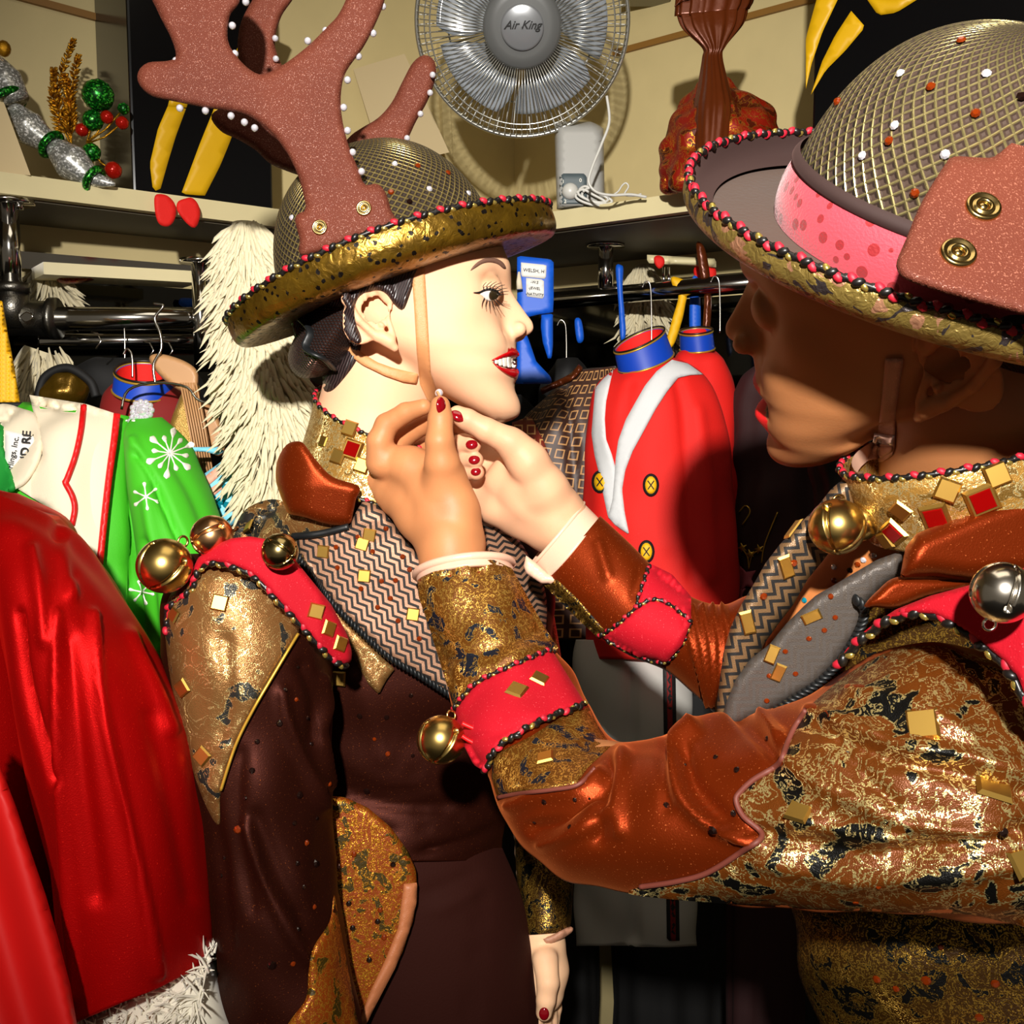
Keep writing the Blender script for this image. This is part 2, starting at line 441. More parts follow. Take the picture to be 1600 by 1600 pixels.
def brocade(name, base, dark, line, scale=22, seed=0.0, gold=0.9, thr=(0.44, 0.56), fine=1.0, metal=0.35, rough=0.42):
    t = NT(name); o = t.obj(); mp = t.n('ShaderNodeMapping', i_Vector=o, i_Location=(seed, seed*1.7, seed*0.6)).outputs[0]
    n = t.noise(mp, scale, 1.2, 1.4, 0.45)
    n2 = t.noise(mp, scale*2.3, 1, 1.8)
    m = t.math('ADD', t.math('MULTIPLY', n, 0.75), t.math('MULTIPLY', n2, 0.25))
    dk = t.math('GREATER_THAN', m, thr[1])
    # thread outlines: iso-lines of the field
    def iso(v, w_): return t.math('LESS_THAN', t.math('ABSOLUTE', t.math('SUBTRACT', m, v)), w_)
    ln = t.math('MAXIMUM', iso(thr[1], 0.009*fine), t.math('MAXIMUM', iso(thr[0], 0.006*fine), iso(thr[0]-0.05, 0.005*fine)))
    swirl = t.n('ShaderNodeTexWave', i_Vector=mp, i_Scale=scale*1.5, i_Distortion=9.0, i_Detail=1.5, **{'i_Detail Scale': 0.8}).outputs['Fac']
    lo = t.math('LESS_THAN', m, thr[0]-0.05)
    ln2 = t.math('MULTIPLY', lo, t.math('GREATER_THAN', swirl, 0.72))
    n3 = t.noise(mp, scale*1.35, 1.0, 2.4)
    l3 = t.math('LESS_THAN', t.math('ABSOLUTE', t.math('SUBTRACT', n3, 0.5)), 0.014*fine)
    l4 = t.math('LESS_THAN', t.math('ABSOLUTE', t.math('SUBTRACT', n3, 0.43)), 0.007*fine)
    ln = t.math('MAXIMUM', t.math('MAXIMUM', ln, ln2), t.math('MAXIMUM', l3, l4))
    ln = t.math('MULTIPLY', ln, t.math('GREATER_THAN', t.noise(o, 900, 1), 0.47))
    sp = t.noise(o, 1500, 0)
    grain = t.mix(t.math('MULTIPLY', sp, 0.5), base, tuple(x*0.35 for x in lin(base)))
    c = t.mix(dk, grain, dark)
    c = t.mix(t.math('MULTIPLY', ln, gold), c, line)
    t.p(base=c, metal=t.math('MAXIMUM', t.math('MULTIPLY', ln, 0.8), metal), rough=t.mixf(ln, rough, 0.3), spec=0.25)
    h = t.math('ADD', t.math('MULTIPLY', ln, 0.6), t.math('ADD', t.math('MULTIPLY', sp, 0.35), t.math('MULTIPLY', n2, 0.8)))
    t.bump(h, 0.55, 0.0012)
    return t.m
M = {}
M['wall'] = simple('wall_paint', '#cdbb87', 0.5, var=0.08, grain=(60, 0.15))
M['ceiling'] = simple('ceiling_paint', '#b9ac86', 0.7)
M['floor'] = simple('floor_vinyl', '#2a231c', 0.5, var=0.2)
M['shelf'] = simple('shelf_paint', '#d8cb9d', 0.4, var=0.06, grain=(40, 0.1))
M['trimwood'] = simple('trim_brown', '#8a6126', 0.5)
M['shelf_under'] = simple('shelf_dark_underside', '#5d5646', 0.6, var=0.12)  # underside gets its own darker tone
M['chrome'] = simple('chrome', '#c9c6c0', 0.12, 1.0)
M['castmetal'] = simple('cast_iron_fitting', '#77746d', 0.32, 1.0, grain=(500, 0.4))
M['wire'] = simple('wire_steel', '#b4b0a8', 0.2, 1.0)
M['black'] = simple('black_cloth', '#0b0a0a', 0.7)
M['blackgloss'] = simple('black_gloss', '#08080a', 0.18)
M['yellow'] = simple('yellow_paint', '#d9a800', 0.5, var=0.12)
M['yellowcloth'] = simple('yellow_cloth', '#f5b800', 0.6)
M['redcloth'] = simple('red_wool', '#e01206', 0.75, grain=(900, 0.3), var=0.06)
M['darkred'] = simple('dark_red_wool', '#7c0d0a', 0.75)
M['whitecloth'] = simple('white_webbing', '#d9dadb', 0.7, grain=(1200, 0.3))
M['cream'] = simple('cream_cloth', '#e6d8bd', 0.75, grain=(900, 0.2))
M['green'] = simple('green_cloth', '#3fb515', 0.7, grain=(1100, 0.2))
M['dkgreen'] = simple('dark_green_knit', '#0c8a2a', 0.75)
M['white'] = simple('white_print', '#f2f0e2', 0.6)
M['outline'] = simple('print_outline', '#1c4a12', 0.7)
M['redtrim'] = simple('red_ribbon', '#d40b10', 0.45)
M['blue'] = simple('blue_satin', '#0b3fb4', 0.42)
M['blueplastic'] = simple('blue_plastic', '#0a5ad2', 0.5)
M['goldcord'] = simple('gold_cord', '#d2a63c', 0.35, 0.6)
M['paper'] = simple('white_paper', '#eceae4', 0.7)
M['ink'] = simple('black_ink', '#191919', 0.7)
M['gold'] = simple('polished_brass', '#c99a3a', 0.2, 1.0)
M['bellgold'] = simple('bell_brass', '#c9a860', 0.27, 1.0)
M['bellrose'] = simple('bell_copper_brass', '#e0ab78', 0.25, 1.0)
M['belldark'] = simple('bell_dark_brass', '#a08c5c', 0.2, 1.0)
M['bellsilver'] = simple('bell_silver', '#ddd4c6', 0.2, 1.0)
M['squarestud'] = simple('square_brass_stud', '#d6ab55', 0.4, 1.0)
M['amber'] = simple('amber_stone', '#7a2a06', 0.06, 0.2, coat=1.0)
M['darkgem'] = simple('dark_stone', '#1c0d0a', 0.05, 0.3, coat=1.0)
M['redgem'] = simple('red_stone', '#8a0505', 0.05, 0.25, coat=1.0)
M['crystal'] = simple('clear_crystal', '#e9e6ee', 0.05, 0.5, coat=1.0)
M['eyelet'] = simple('brass_eyelet', '#cdb071', 0.2, 1.0)
M['bluegem'] = simple('teal_stone', '#0f7f93', 0.05, 0.2, coat=1.0)
M['rc'] = simple('braid_red', '#b0142a', 0.55); M['rb'] = simple('braid_black', '#14110f', 0.35); M['rg'] = simple('braid_gold', '#cbb25a', 0.25, 0.8)
BR = [M['rc'], M['rb'], M['rg']]
M['velcop'] = velvet('copper_velvet', '#742606', '#ff8a4a', 0.42, 0.55, 0.5)
M['velbrown'] = velvet('brown_velvet', '#32120a', '#90481f', 0.5, 0.12, 0.35)
M['velred'] = velvet('red_velvet', '#a80404', '#ff2a1a', 0.5, 0.3, 0.35)
M['redsatin'] = simple('red_satin', '#c40a08', 0.5, var=0.08)
M['pinkred'] = velvet('cherry_suede', '#b01322', '#ff5a62', 0.7, 0.15, 0.2, metal=0.0)
M['brocgold'] = brocade('gold_blue_brocade', '#6b3f10', '#1a1d27', '#d9a84e', 38, 1.3, thr=(0.47, 0.56), fine=1.6)
M['brocshoulder'] = brocade('bronze_leaf_brocade', '#6d370c', '#0c0b09', '#e8d08a', 25, 5.1, thr=(0.45, 0.552), fine=1.35, metal=0.25)
M['brocbronze'] = brocade('bronze_satin_brocade', '#8c6236', '#33322e', '#dcbc7c', 20, 2.2, thr=(0.43, 0.575), fine=0.8, metal=0.5, rough=0.33)
M['brocpep'] = brocade('orange_paisley_brocade', '#8a3c0a', '#3b2c08', '#e09a30', 42, 8.3, thr=(0.47, 0.56), fine=1.8, metal=0.25)
M['brocdark'] = brocade('dark_paisley_brocade', '#40280a', '#0e0d0c', '#b28a38', 42, 3.7, thr=(0.48, 0.55), fine=1.6)
M['collargold'] = brocade('cream_gold_brocade', '#a87c38', '#6f5222', '#f0d898', 55, 4.4, thr=(0.46, 0.6), fine=2.2, metal=0.45)
def m_antler():
    t = NT('glitter_foam'); o = t.obj(); n = t.noise(o, 1100, 1); n2 = t.noise(o, 12, 2)
    b = t.mix(n2, '#4f2013', '#6b301d'); s = t.math('GREATER_THAN', n, 0.64)
    t.p(base=t.mix(t.math('MULTIPLY', s, 0.28), b, '#d09078'), rough=t.mixf(s, 0.75, 0.3), spec=0.3); t.bump(n, 0.5, 0.0012); return t.m
M['antler'] = m_antler()
def m_mesh(name, base, wire, fu, fv, wd=0.16, thr=0.0):
    t = NT(name); u = t.n('ShaderNodeSeparateXYZ', i_Vector=t.uv())
    nz = t.math('MULTIPLY', t.noise(t.obj(), 30, 1), 0.5)
    U = t.math('ADD', t.math('MULTIPLY', u.outputs[0], fu), nz); W = t.math('MULTIPLY', u.outputs[1], fv)
    a = t.math('FRACT', t.math('ADD', U, W)); b = t.math('FRACT', t.math('SUBTRACT', U, W))
    A = t.math('SUBTRACT', 0.5, t.math('ABSOLUTE', t.math('SUBTRACT', a, 0.5)))
    B = t.math('SUBTRACT', 0.5, t.math('ABSOLUTE', t.math('SUBTRACT', b, 0.5)))
    m = t.math('MINIMUM', A, B); l = t.math('LESS_THAN', m, wd)
    sp = t.noise(t.obj(), 600, 1)
    wc = t.mix(sp, tuple(x*0.55 for x in lin(wire)), wire)
    t.p(base=t.mix(l, base, wc), metal=t.math('MULTIPLY', l, 0.75), rough=t.mixf(l, 0.8, 0.3))
    t.bump(t.math('SUBTRACT', 1, t.math('MINIMUM', t.math('MULTIPLY', m, 3), 1)), 0.9, 0.0018); return t.m
M['crownmesh1'] = m_mesh('gold_mesh_over_felt_a', '#241608', '#c2ab6a', 125, 150, 0.13)
M['crownmesh2'] = m_mesh('gold_mesh_over_felt_b', '#3a281c', '#c9b87c', 125, 125, 0.13)
def m_gold_under():
    t = NT('gold_leopard_lame'); o = t.obj(); v = t.n('ShaderNodeTexVoronoi', i_Vector=o, i_Scale=130.0, i_Randomness=1.0).outputs['Distance']; v = t.math('ADD', v, t.math('MULTIPLY', t.math('SUBTRACT', t.noise(o, 320, 2), 0.5), 0.5))
    n = t.noise(o, 70, 3, 1.0); s = t.math('LESS_THAN', v, 0.26)
    c = t.mix(s, t.mix(n, '#3d2a0a', '#94701c'), '#120a05')
    t.p(base=c, metal=0.75, rough=t.mixf(s, 0.3, 0.5)); t.bump(t.noise(o, 90, 3, 1.5), 0.6, 0.0018); return t.m
M['goldunder'] = m_gold_under()
def m_gold_under2():
    t = NT('gold_leopard_lame_pale'); o = t.obj(); n = t.noise(o, 55, 3, 1.0); n2 = t.noise(o, 45, 2, 2.0)
    c = t.mix(n, '#5a4822', '#9c8442'); c = t.mix(t.math('GREATER_THAN', n2, 0.58), c, '#3c3433'); c = t.mix(t.math('LESS_THAN', n2, 0.36), c, '#a9785a')
    t.p(base=c, metal=0.55, rough=0.36); t.bump(t.noise(o, 200, 3, 1.0), 0.8, 0.002); return t.m
M['goldunder2'] = m_gold_under2()
M['felt'] = simple('brown_felt', '#46342a', 0.95, grain=(300, 0.5), var=0.12, sheen=0.1)
M['feltdark'] = simple('dark_velvet_binding', '#2c1713', 0.8, sheen=0.15, sheen_tint='#a57c74')
def m_spot():
    t = NT('pink_spotted_plush'); u = t.uv(); d = t.noise(u, 60, 1)
    v = t.n('ShaderNodeTexVoronoi', i_Vector=u, i_Scale=112.0, i_Randomness=0.6).outputs['Distance']
    s = t.math('LESS_THAN', t.math('ADD', v, t.math('MULTIPLY', d, 0.12)), 0.42)
    t.p(base=t.mix(s, '#bd3a48', '#8c0812'), rough=0.7, sheen=0.3); t.bump(t.noise(u, 600, 2), 0.5, 0.001); return t.m
M['spot'] = m_spot()
def m_zig(name, a, b, fx=120, fy=230, amp=0.9, metal=0.3, ang=0.0):
    t = NT(name); u = t.n('ShaderNodeSeparateXYZ', i_Vector=t.n('ShaderNodeMapping', i_Vector=t.uv(), i_Rotation=(0, 0, ang)).outputs[0])
    tri = t.math('ABSOLUTE', t.math('SUBTRACT', t.math('FRACT', t.math('MULTIPLY', u.outputs[0], fx)), 0.5))
    y = t.math('ADD', t.math('MULTIPLY', u.outputs[1], fy), t.math('MULTIPLY', tri, amp*2))
    s = t.math('GREATER_THAN', t.math('FRACT', y), 0.46)
    sp = t.noise(t.obj(), 1800, 1)
    ca = t.mix(sp, tuple(x*0.5 for x in lin(a)), a)
    t.p(base=t.mix(s, b, ca), metal=t.math('MULTIPLY', s, metal), rough=t.mixf(s, 0.7, 0.4)); t.bump(t.math('ADD', s, t.math('MULTIPLY', sp, 0.5)), 0.5, 0.0012); return t.m
M['zig'] = m_zig('zigzag_lurex', '#b98a6c', '#150e0b', 72, 170, 0.75, ang=0.25)
M['zig2'] = m_zig('zigzag_lurex_dark', '#8a6a48', '#0f0b09', 95, 150, ang=-0.9)
M['greylap'] = m_zig('grey_watered_silk', '#5b524b', '#453e39', 60, 170, 1.4, 0.2, ang=-0.8)
def m_squares(name, bg, fg, fx, fy):
    t = NT(name); u = t.n('ShaderNodeSeparateXYZ', i_Vector=t.uv())
    a = t.math('ABSOLUTE', t.math('SUBTRACT', t.math('FRACT', t.math('MULTIPLY', u.outputs[0], fx)), 0.5))
    b = t.math('ABSOLUTE', t.math('SUBTRACT', t.math('FRACT', t.math('MULTIPLY', u.outputs[1], fy)), 0.5))
    m = t.math('MAXIMUM', a, b); s = t.math('MULTIPLY', t.math('GREATER_THAN', m, 0.24), t.math('LESS_THAN', m, 0.34))
    t.p(base=t.mix(s, bg, fg), rough=0.5, sheen=0.2); return t.m
M['squares'] = m_squares('brown_silk_squares', '#3a1c0d', '#c08d55', 47, 42)
M['squares2'] = m_squares('rust_silk_squares', '#7e2410', '#e0a868', 47, 42)
def m_skin(name, sss=0.12, rough=0.55):
    t = NT(name); a = t.n('ShaderNodeAttribute', attribute_name='Col').outputs['Color']
    t.p(base=a, rough=rough, sss=sss, spec=0.3); t.b.inputs['Subsurface Radius'].default_value = (0.012, 0.005, 0.003); t.b.inputs['Subsurface Scale'].default_value = 0.6
    t.bump(t.noise(t.obj(), 700, 2), 0.12, 0.0006); return t.m
M['skin1'] = m_skin('fair_skin'); M['skin2'] = m_skin('brown_skin', 0.08, 0.5)
M['lip'] = simple('red_lipstick', '#b5040e', 0.3); M['lip2'] = simple('bright_red_lipstick', '#e0101c', 0.3)
M['teeth'] = simple('teeth', '#efe6d6', 0.2); M['nail'] = simple('dark_red_nail_polish', '#7c0410', 0.08, coat=1.0)
M['eyewhite'] = simple('eye_white', '#dcd2c8', 0.15, coat=0.5); M['iris'] = simple('iris', '#2c2416', 0.1, coat=1.0)
M['lash'] = simple('black_lashes', '#0c0808', 0.6); M['brow'] = simple('brown_eyebrow', '#6b4a3a', 0.8)
M['mouthin'] = simple('mouth_interior', '#3d0a08', 0.6)
def m_hair():
    t = NT('dark_hair'); w_ = t.n('ShaderNodeTexWave', i_Vector=t.uv(), i_Scale=140.0, i_Distortion=2.5, i_Detail=2.0).outputs['Fac']
    t.p(base=t.mix(w_, '#120c0b', '#3a2b2b'), rough=0.35); t.bump(w_, 0.5, 0.001); return t.m
M['hair'] = m_hair()
M['snood'] = m_mesh('lace_snood_net', '#120a0a', '#6b4438', 170, 170, 0.17)
M['ribbon'] = simple('nude_elastic_ribbon', '#cf8f5c', 0.45, grain=(1500, 0.4))
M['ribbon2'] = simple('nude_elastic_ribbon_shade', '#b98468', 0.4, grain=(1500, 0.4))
M['cuff'] = simple('blush_satin_cuff', '#e2b49a', 0.35, grain=(900, 0.2))
M['feather'] = simple('cream_feather', '#d3c7a4', 0.7, sheen=0.3)
M['fur'] = simple('white_fur', '#e0d9c6', 0.85, sheen=0.4)
M['blackcord'] = simple('black_cord', '#131516', 0.45)
M['fanmetal'] = simple('fan_wire_chrome', '#c8c6bc', 0.25, 0.85); M['fanwhite'] = simple('fan_white_plastic', '#c5c4bd', 0.35)
M['fangrey'] = simple('fan_grey_plastic', '#5a5b5a', 0.4); M['fandisc'] = simple('fan_badge_silver', '#8b8d90', 0.25, 0.4)
def m_blade():
    t = NT('fan_blade_clear_grey'); t.p(base='#a9b0b8', rough=0.15, trans=0.35, spec=0.6); return t.m
M['blade'] = m_blade()
def m_glit(name, a, b, c, metal=.5):
    t = NT(name); o = t.obj(); v = t.n('ShaderNodeTexVoronoi', i_Vector=o, i_Scale=420.0).outputs['Color']; s_ = t.n('ShaderNodeSeparateColor', i_Color=v).outputs[0]
    col = t.mix(t.math('GREATER_THAN', s_, .55), a, b); col = t.mix(t.math('GREATER_THAN', s_, .85), col, c)
    t.p(base=col, metal=metal, rough=.3); t.bump(s_, .8, .002); return t.m
M['glitterwhite'] = m_glit('silver_glitter', '#8d8d88', '#c2c2bc', '#ffffff')
M['glittergreen'] = m_glit('green_glitter', '#04400c', '#0b7a1e', '#4fd040', .6)
M['glitterred'] = simple('red_glass_berry', '#b3180c', 0.15, 0.4, grain=(200, 0.6))
M['glittergold'] = simple('gold_glitter', '#c08a1e', 0.25, 0.85, grain=(700, 1.0), var=0.3)
M['cardboard'] = simple('pale_board', '#c9b489', 0.7)
M['orangesilk'] = brocade('orange_jacquard', '#8f1a08', '#4a1404', '#c9852a', 20, 6.0, thr=(0.45, 0.58), fine=1.4, metal=0.2)
M['brownsilk'] = simple('brown_taffeta', '#5e280c', 0.3, 0.3, var=0.3, grain=(90, 0.5))
M['tan'] = simple('nude_fabric', '#b98a5c', 0.5, var=0.15); M['tangold'] = simple('gold_mesh_fabric', '#a9843f', 0.35, 0.5, grain=(800, 0.6))
M['aqua'] = simple('aqua_satin', '#7cc9e0', 0.4); M['salmon'] = simple('salmon_patch', '#dd9f86', 0.5)
M['grey'] = simple('grey_cloth', '#6f6f6b', 0.8, var=0.1); M['dimwhite'] = simple('white_cloth', '#b9b8b2', 0.8)
M['plaincopper'] = simple('copper_ribbon', '#b06a42', 0.5, grain=(900, 0.3)); M['goldlump'] = simple('crushed_gold', '#6b4f12', 0.3, 0.7, var=0.5, grain=(120, 1.0))
M['floral'] = simple('dark_red_net', '#2a0708', 0.8); M['mauve'] = simple('rose_applique', '#9c4650', 0.7)
# ================================================================== ROOM
Lw = Vector((-0.806, -0.592, 0)).normalized(); Rw = Vector((0.788, -0.616, 0)).normalized(); CORN = Vector((0.005, 2.27, 0))
nL = Vector((0.592, -0.806, 0)).normalized(); nR = Vector((-0.616, -0.788, 0)).normalized()   # into the room
def wallslab(a, b, n, z0, z1, th):
    p = [a, b, b - n*th, a - n*th]; return prismz([(q.x, q.y) for q in p], z0, z1)
def struct(name, vf, m, **k):
    o = mk(name, vf[0], vf[1], m, None, smooth=False, **k); o['kind'] = 'structure'; return fixn(o)
struct('wall_left', wallslab(CORN, CORN + Lw*2.6, nL, 0, 2.7, 0.06), M['wall'])
struct('wall_right', wallslab(CORN, CORN + Rw*2.6, nR, 0, 2.7, 0.06), M['wall'])
struct('floor', box((-2.6, -1.8, -0.05), (2.6, 2.6, 0)), M['floor'])
struct('ceiling', box((-2.6, -1.8, 2.7), (2.6, 2.6, 2.75)), M['ceiling'])
WL = lambda x, y: onplane(x, y, CORN, nL); WR = lambda x, y: onplane(x, y, CORN, nR)
def strip(name, A, B, n, hgt, th, m, off=0.0):
    a = A + n*off; b = B + n*off; d = (b - a).normalized(); up = n.cross(d).normalized(); up = up if up.z > 0 else -up
    v = []
    for q in (a, b):
        for k, l in ((-1, 0), (1, 0), (1, 1), (-1, 1)): v.append(tuple(q + up*(hgt/2*k) + n*(th*l)))
    f = [(0,1,2,3),(4,7,6,5),(0,4,5,1),(1,5,6,2),(2,6,7,3),(3,7,4,0)]
    o = mk(name, v, f, m, None, smooth=False); o['kind'] = 'structure'; return fixn(o)
strip('trim_1', WL(-60, -28), WL(200, 42), nL, 0.011, 0.008, M['trimwood'])
strip('trim_2', WR(960, 84), WR(1330, -16), nR, 0.011, 0.008, M['trimwood'])
strip('trim_3', WL(688, 70) , WL(700, 330), nL, 0.02, 0.012, M['wall'])
# shelves: one wooden shelf per wall, on the same level
zt = P(0, 268, 1.42).z; tk = 0.032
l0 = onz(-200, 268, zt); l0 = onz(0, 268, zt); l1 = onz(400, 322, zt); r0 = onz(880, 328, zt); r1 = onz(1050, 303, zt)
dl = (l1-l0).normalized(); dr_ = (r1-r0).normalized()
# inner corner of the two front edges
t_ = ((r0-l0).x*dr_.y - (r0-l0).y*dr_.x)/(dl.x*dr_.y - dl.y*dr_.x); ci = l0 + dl*t_
lA = l0 - dl*0.9; rA = r1 + dr_*1.0
def onwall(q, n):
    k = (CORN - q).dot(n); return q + n*(k+0.0)
cw = Vector((CORN.x, CORN.y, zt)) + (nL+nR)*0.0005
def shelf(name, label, a, b, c, n):
    d = onwall(a, n) + n*0.001; poly = [a, b, c, d]
    r = root(name, label, 'shelf', (a.x, a.y, zt-tk), 'painted shelves above the costume rails')
    o = mk('shelf_board', *prismz([(q.x, q.y) for q in poly], zt-tk+0.003, zt), M['shelf'], r, smooth=False); fixn(o)
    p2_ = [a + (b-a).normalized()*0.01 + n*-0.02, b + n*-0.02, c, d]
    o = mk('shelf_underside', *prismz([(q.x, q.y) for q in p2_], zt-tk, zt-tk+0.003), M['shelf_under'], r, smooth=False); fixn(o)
    return r
shL = shelf('wall_shelf', 'cream painted shelf along the left wall above the chrome pipe', lA, ci, cw, nL)
shR = shelf('wall_shelf', 'cream painted shelf below the round fan with cables on its edge', rA, ci, cw, nR)
# red heart shaped stickers
for lab, pl in (('left red leaf-shaped felt sticker on the edge of the left shelf', [(242,306),(249,303),(262,306),(273,318),(275,334),(271,347),(262,354),(250,351),(244,340),(241,320)]),
                ('right red leaf-shaped felt sticker on the edge of the left shelf', [(290,310),(300,309),(309,318),(313,332),(310,348),(304,356),(295,352),(284,340),(276,327),(278,315)])):
    k = onz(pl[0][0]+10, pl[0][1]+14, zt-0.02); dd = (k-CAM).dot(Fv)
    fe = lambda x, y: np.array([(onplane(a, b, l0 - nL*-0.002, nL) - CAM).dot(Fv) for a, b in zip(x, y)]) - 0.004
    tag(panel('felt_sticker', pl, fe, 0.003, M['pinkred'] if False else M['redcloth'], None, step=4, rnd=3), lab, 'sticker', 'red stickers on the shelf edge')

# ================================================================== HEADS
S0 = 0.95/1600
def head_fn(tab, cut=None):
    T = np.array(tab, float); o = np.argsort(T[:, 0]); T = T[o]
    fy_ = np.linspace(T[0, 0], T[-1, 0], 500); st = fy_[1]-fy_[0]; C_ = [fy_]
    for k_ in range(1, 6):
        q = np.interp(fy_, T[:, 0], T[:, k_]); sg = (1.3 if k_ == 2 else 4.5)/st; kr = np.exp(-0.5*(np.arange(-60, 61)/sg)**2); kr /= kr.sum()
        C_.append(np.convolve(np.pad(q, 60, mode='edge'), kr, mode='valid'))
    T = np.stack(C_, 1); T[:, 4] *= np.clip((T[-1, 0]+1.5-T[:, 0])/7, .05, 1)**.5
    zz = (500 - T[:, 0])*S0
    def col(i, Z): return np.interp(-Z, -zz, T[:, i])
    def f(X, Y, Z):
        bf = (col(1, Z)-680)*S0; pf = (col(2, Z)-680)*S0; xb = (col(3, Z)-680)*S0; wd = col(4, Z)*S0; wn = col(5, Z)*0.001
        xc = xb + (bf-xb)*0.47
        aY = np.abs(Y)
        Xs = X - np.where(X > xc, (pf-bf)*np.exp(-(aY/wn)**2.3), 0)
        a = np.where(Xs > xc, bf-xc, xc-xb)
        p = 2.25
        g = (np.abs(Xs-xc)/a)**p + (aY/wd)**p
        r = (g**(1/p)-1)*np.minimum(a, wd)*0.95
        r = np.maximum(r, np.maximum(Z - zz[0], zz[-1] - Z))
        def gs(px, y, py, rad, h):
            return h*np.exp(-(((X-(px-680)*S0)**2 + (aY-y)**2 + (Z-(500-py)*S0)**2)/rad**2))
        r = r + gs(778, 0.030, 462, 0.015, 0.0075)
        r = smin(r, np.sqrt((X-(763-680)*S0)**2 + (aY-0.032)**2 + (Z-(500-463)*S0)**2)-0.0135, 0.003)
        r = r - gs(742, 0.052, 500, 0.022, 0.0035) - gs(768, 0.034, 535, 0.014, 0.004) - gs(790, 0.022, 424, 0.014, 0.002)
        r = r + gs(770, 0.030, 566, 0.006, 0.003)
        q = np.sqrt((X-(783-680)*S0)**2*0.7 + (aY-0.027)**2 + np.maximum(np.abs(Z-(500-548)*S0)-0.011, 0)**2)
        r = r + 0.0016*np.exp(-(q/0.0035)**2)
        r = smin(r, np.sqrt((X-(811-680)*S0)**2 + (aY-0.0125)**2*1.2 + (Z-(500-518)*S0)**2)-0.0066, 0.008)
        r = r + 0.003*np.exp(-(((X-(818-680)*S0)/0.005)**2 + ((aY-0.0065)/0.0035)**2 + ((Z-(500-527)*S0)/0.004)**2))
        # ears
        E = [(630,562),(606,548),(580,524),(562,497),(560,476),(572,463),(590,462),(606,474),(616,494)]
        Eo = [0.068,0.070,0.076,0.080,0.081,0.080,0.078,0.074,0.069]
        e = None
        for i in range(len(E)-1):
            a_ = ((E[i][0]-680)*S0, Eo[i], (500-E[i][1])*S0); b_ = ((E[i+1][0]-680)*S0, Eo[i+1], (500-E[i+1][1])*S0)
            c = caps(X, aY, Z, a_, b_, 0.0035, 0.0035); e = c if e is None else smin(e, c, 0.002)
        for a_, b_ in (((586,482,.074),(594,508,.074)), ((594,508,.074),(612,530,.071)), ((628,545,.068),(620,520,.068))):
            c = caps(X, aY, Z, ((a_[0]-680)*S0, a_[2], (500-a_[1])*S0), ((b_[0]-680)*S0, b_[2], (500-b_[1])*S0), 0.0026, 0.0026); e = smin(e, c, 0.002)
        c = caps(X, aY, Z, ((624-680)*S0, .070, (500-553)*S0), ((612-680)*S0, .070, (500-545)*S0), 0.0048, 0.005); e = smin(e, c, 0.003)
        # the shell of the ear
        u = (X-(592-680)*S0); v_ = (Z-(500-508)*S0); ca, sa = math.cos(0.42), math.sin(0.42)
        uu = (u*ca + v_*sa*-1)/0.019; vv = (u*sa + v_*ca)/0.031
        disc = (np.sqrt(uu**2+vv**2)-1)*0.019
        d_ = np.maximum(disc, np.abs(aY-(0.071+0.004*(-uu)))-0.0018)
        e = smin(e, d_, 0.003)
        r = smin(r, e, 0.0025)
        r = r + gs(604, 0.074, 507, 0.009, 0.008)
        if cut is not None: r = np.maximum(r, (X-cut[0][0])*cut[1][0] + (Y-cut[0][1])*cut[1][1] + (Z-cut[0][2])*cut[1][2])
        return r
    return f
HEAD1 = [ # py, base front, profile, back, half width px, bump width mm
 (275,650,650,560,30,20),(285,690,690,535,62,20),(300,722,722,512,84,20),(330,755,755,488,103,20),(360,776,776,475,116,20),(390,787,787,468,121,20),(420,795,797,468,121,26),
 (440,796,799,472,119,16),(455,793,799,478,116,8),(470,791,808,488,113,8),(490,789,822,502,110,9),(503,788,832,516,108,10),(512,788,834,526,107,11),(518,789,832,533,106,12),(524,791,825,540,105,12),
 (528,794,812,546,104,14),(533,797,807,552,103,18),(545,801,806,566,101,22),(553,803,811,580,99,22),(558,803,809,590,97,20),(562,800,802,600,95,20),(572,799,801,622,91,20),(578,801,807,634,89,20),(586,802,811,645,86,20),(592,801,808,655,83,20),(600,797,803,668,78,20),
 (612,800,805,685,70,22),(625,805,811,704,61,22),(635,807,813.5,722,53,20),(645,805,813,742,43,20),(652,797,808,758,32,20),(657,786,798,770,22,18),(661,780,786,776,8,16)]
def make_body(person, hf, hM, hlo, hhi, h, neck, colfn, extra, coarse, mat):
    """head and neck, plus hands (extra meshes) and the hidden rest of the figure, as one body"""
    parts = []; cols = []
    inv = hM.inverted()
    nk = [(inv @ Vector(a), inv @ Vector(b), ra, rb) for a, b, ra, rb in neck]
    def F_(X, Y, Z):
        r = hf(X, Y, Z)
        for a, b, ra, rb in nk: r = smin(r, caps(X, Y, Z, a, b, ra, rb), 0.014)
        return r
    v, f = snet(F_, hlo, hhi, h)
    c = colfn(v)
    Mn = np.array(hM); vw = v @ Mn[:3, :3].T + Mn[:3, 3]
    parts.append((vw, f)); cols.append(c); headsurf = Surf((vw, f))
    for v2, f2, c2 in extra: parts.append((v2, f2)); cols.append(c2)
    def G(X, Y, Z):
        r = None
        for a, b, ra, rb in coarse:
            q = caps(X, Y, Z, a, b, ra, rb); r = q if r is None else smin(r, q, 0.03)
        return r
    ps = np.array([p for a, b, _, _ in coarse for p in (a, b)]); 
    v3, f3 = snet(G, ps.min(0)-0.15, ps.max(0)+0.15, 0.014)
    parts.append((v3, f3)); cols.append(np.tile(cols[0][-1], (len(v3), 1)))
    V, F = merge(parts)
    o = mk('body', V, F, mat, person, col=np.concatenate(cols))
    return o, headsurf, (vw, f)
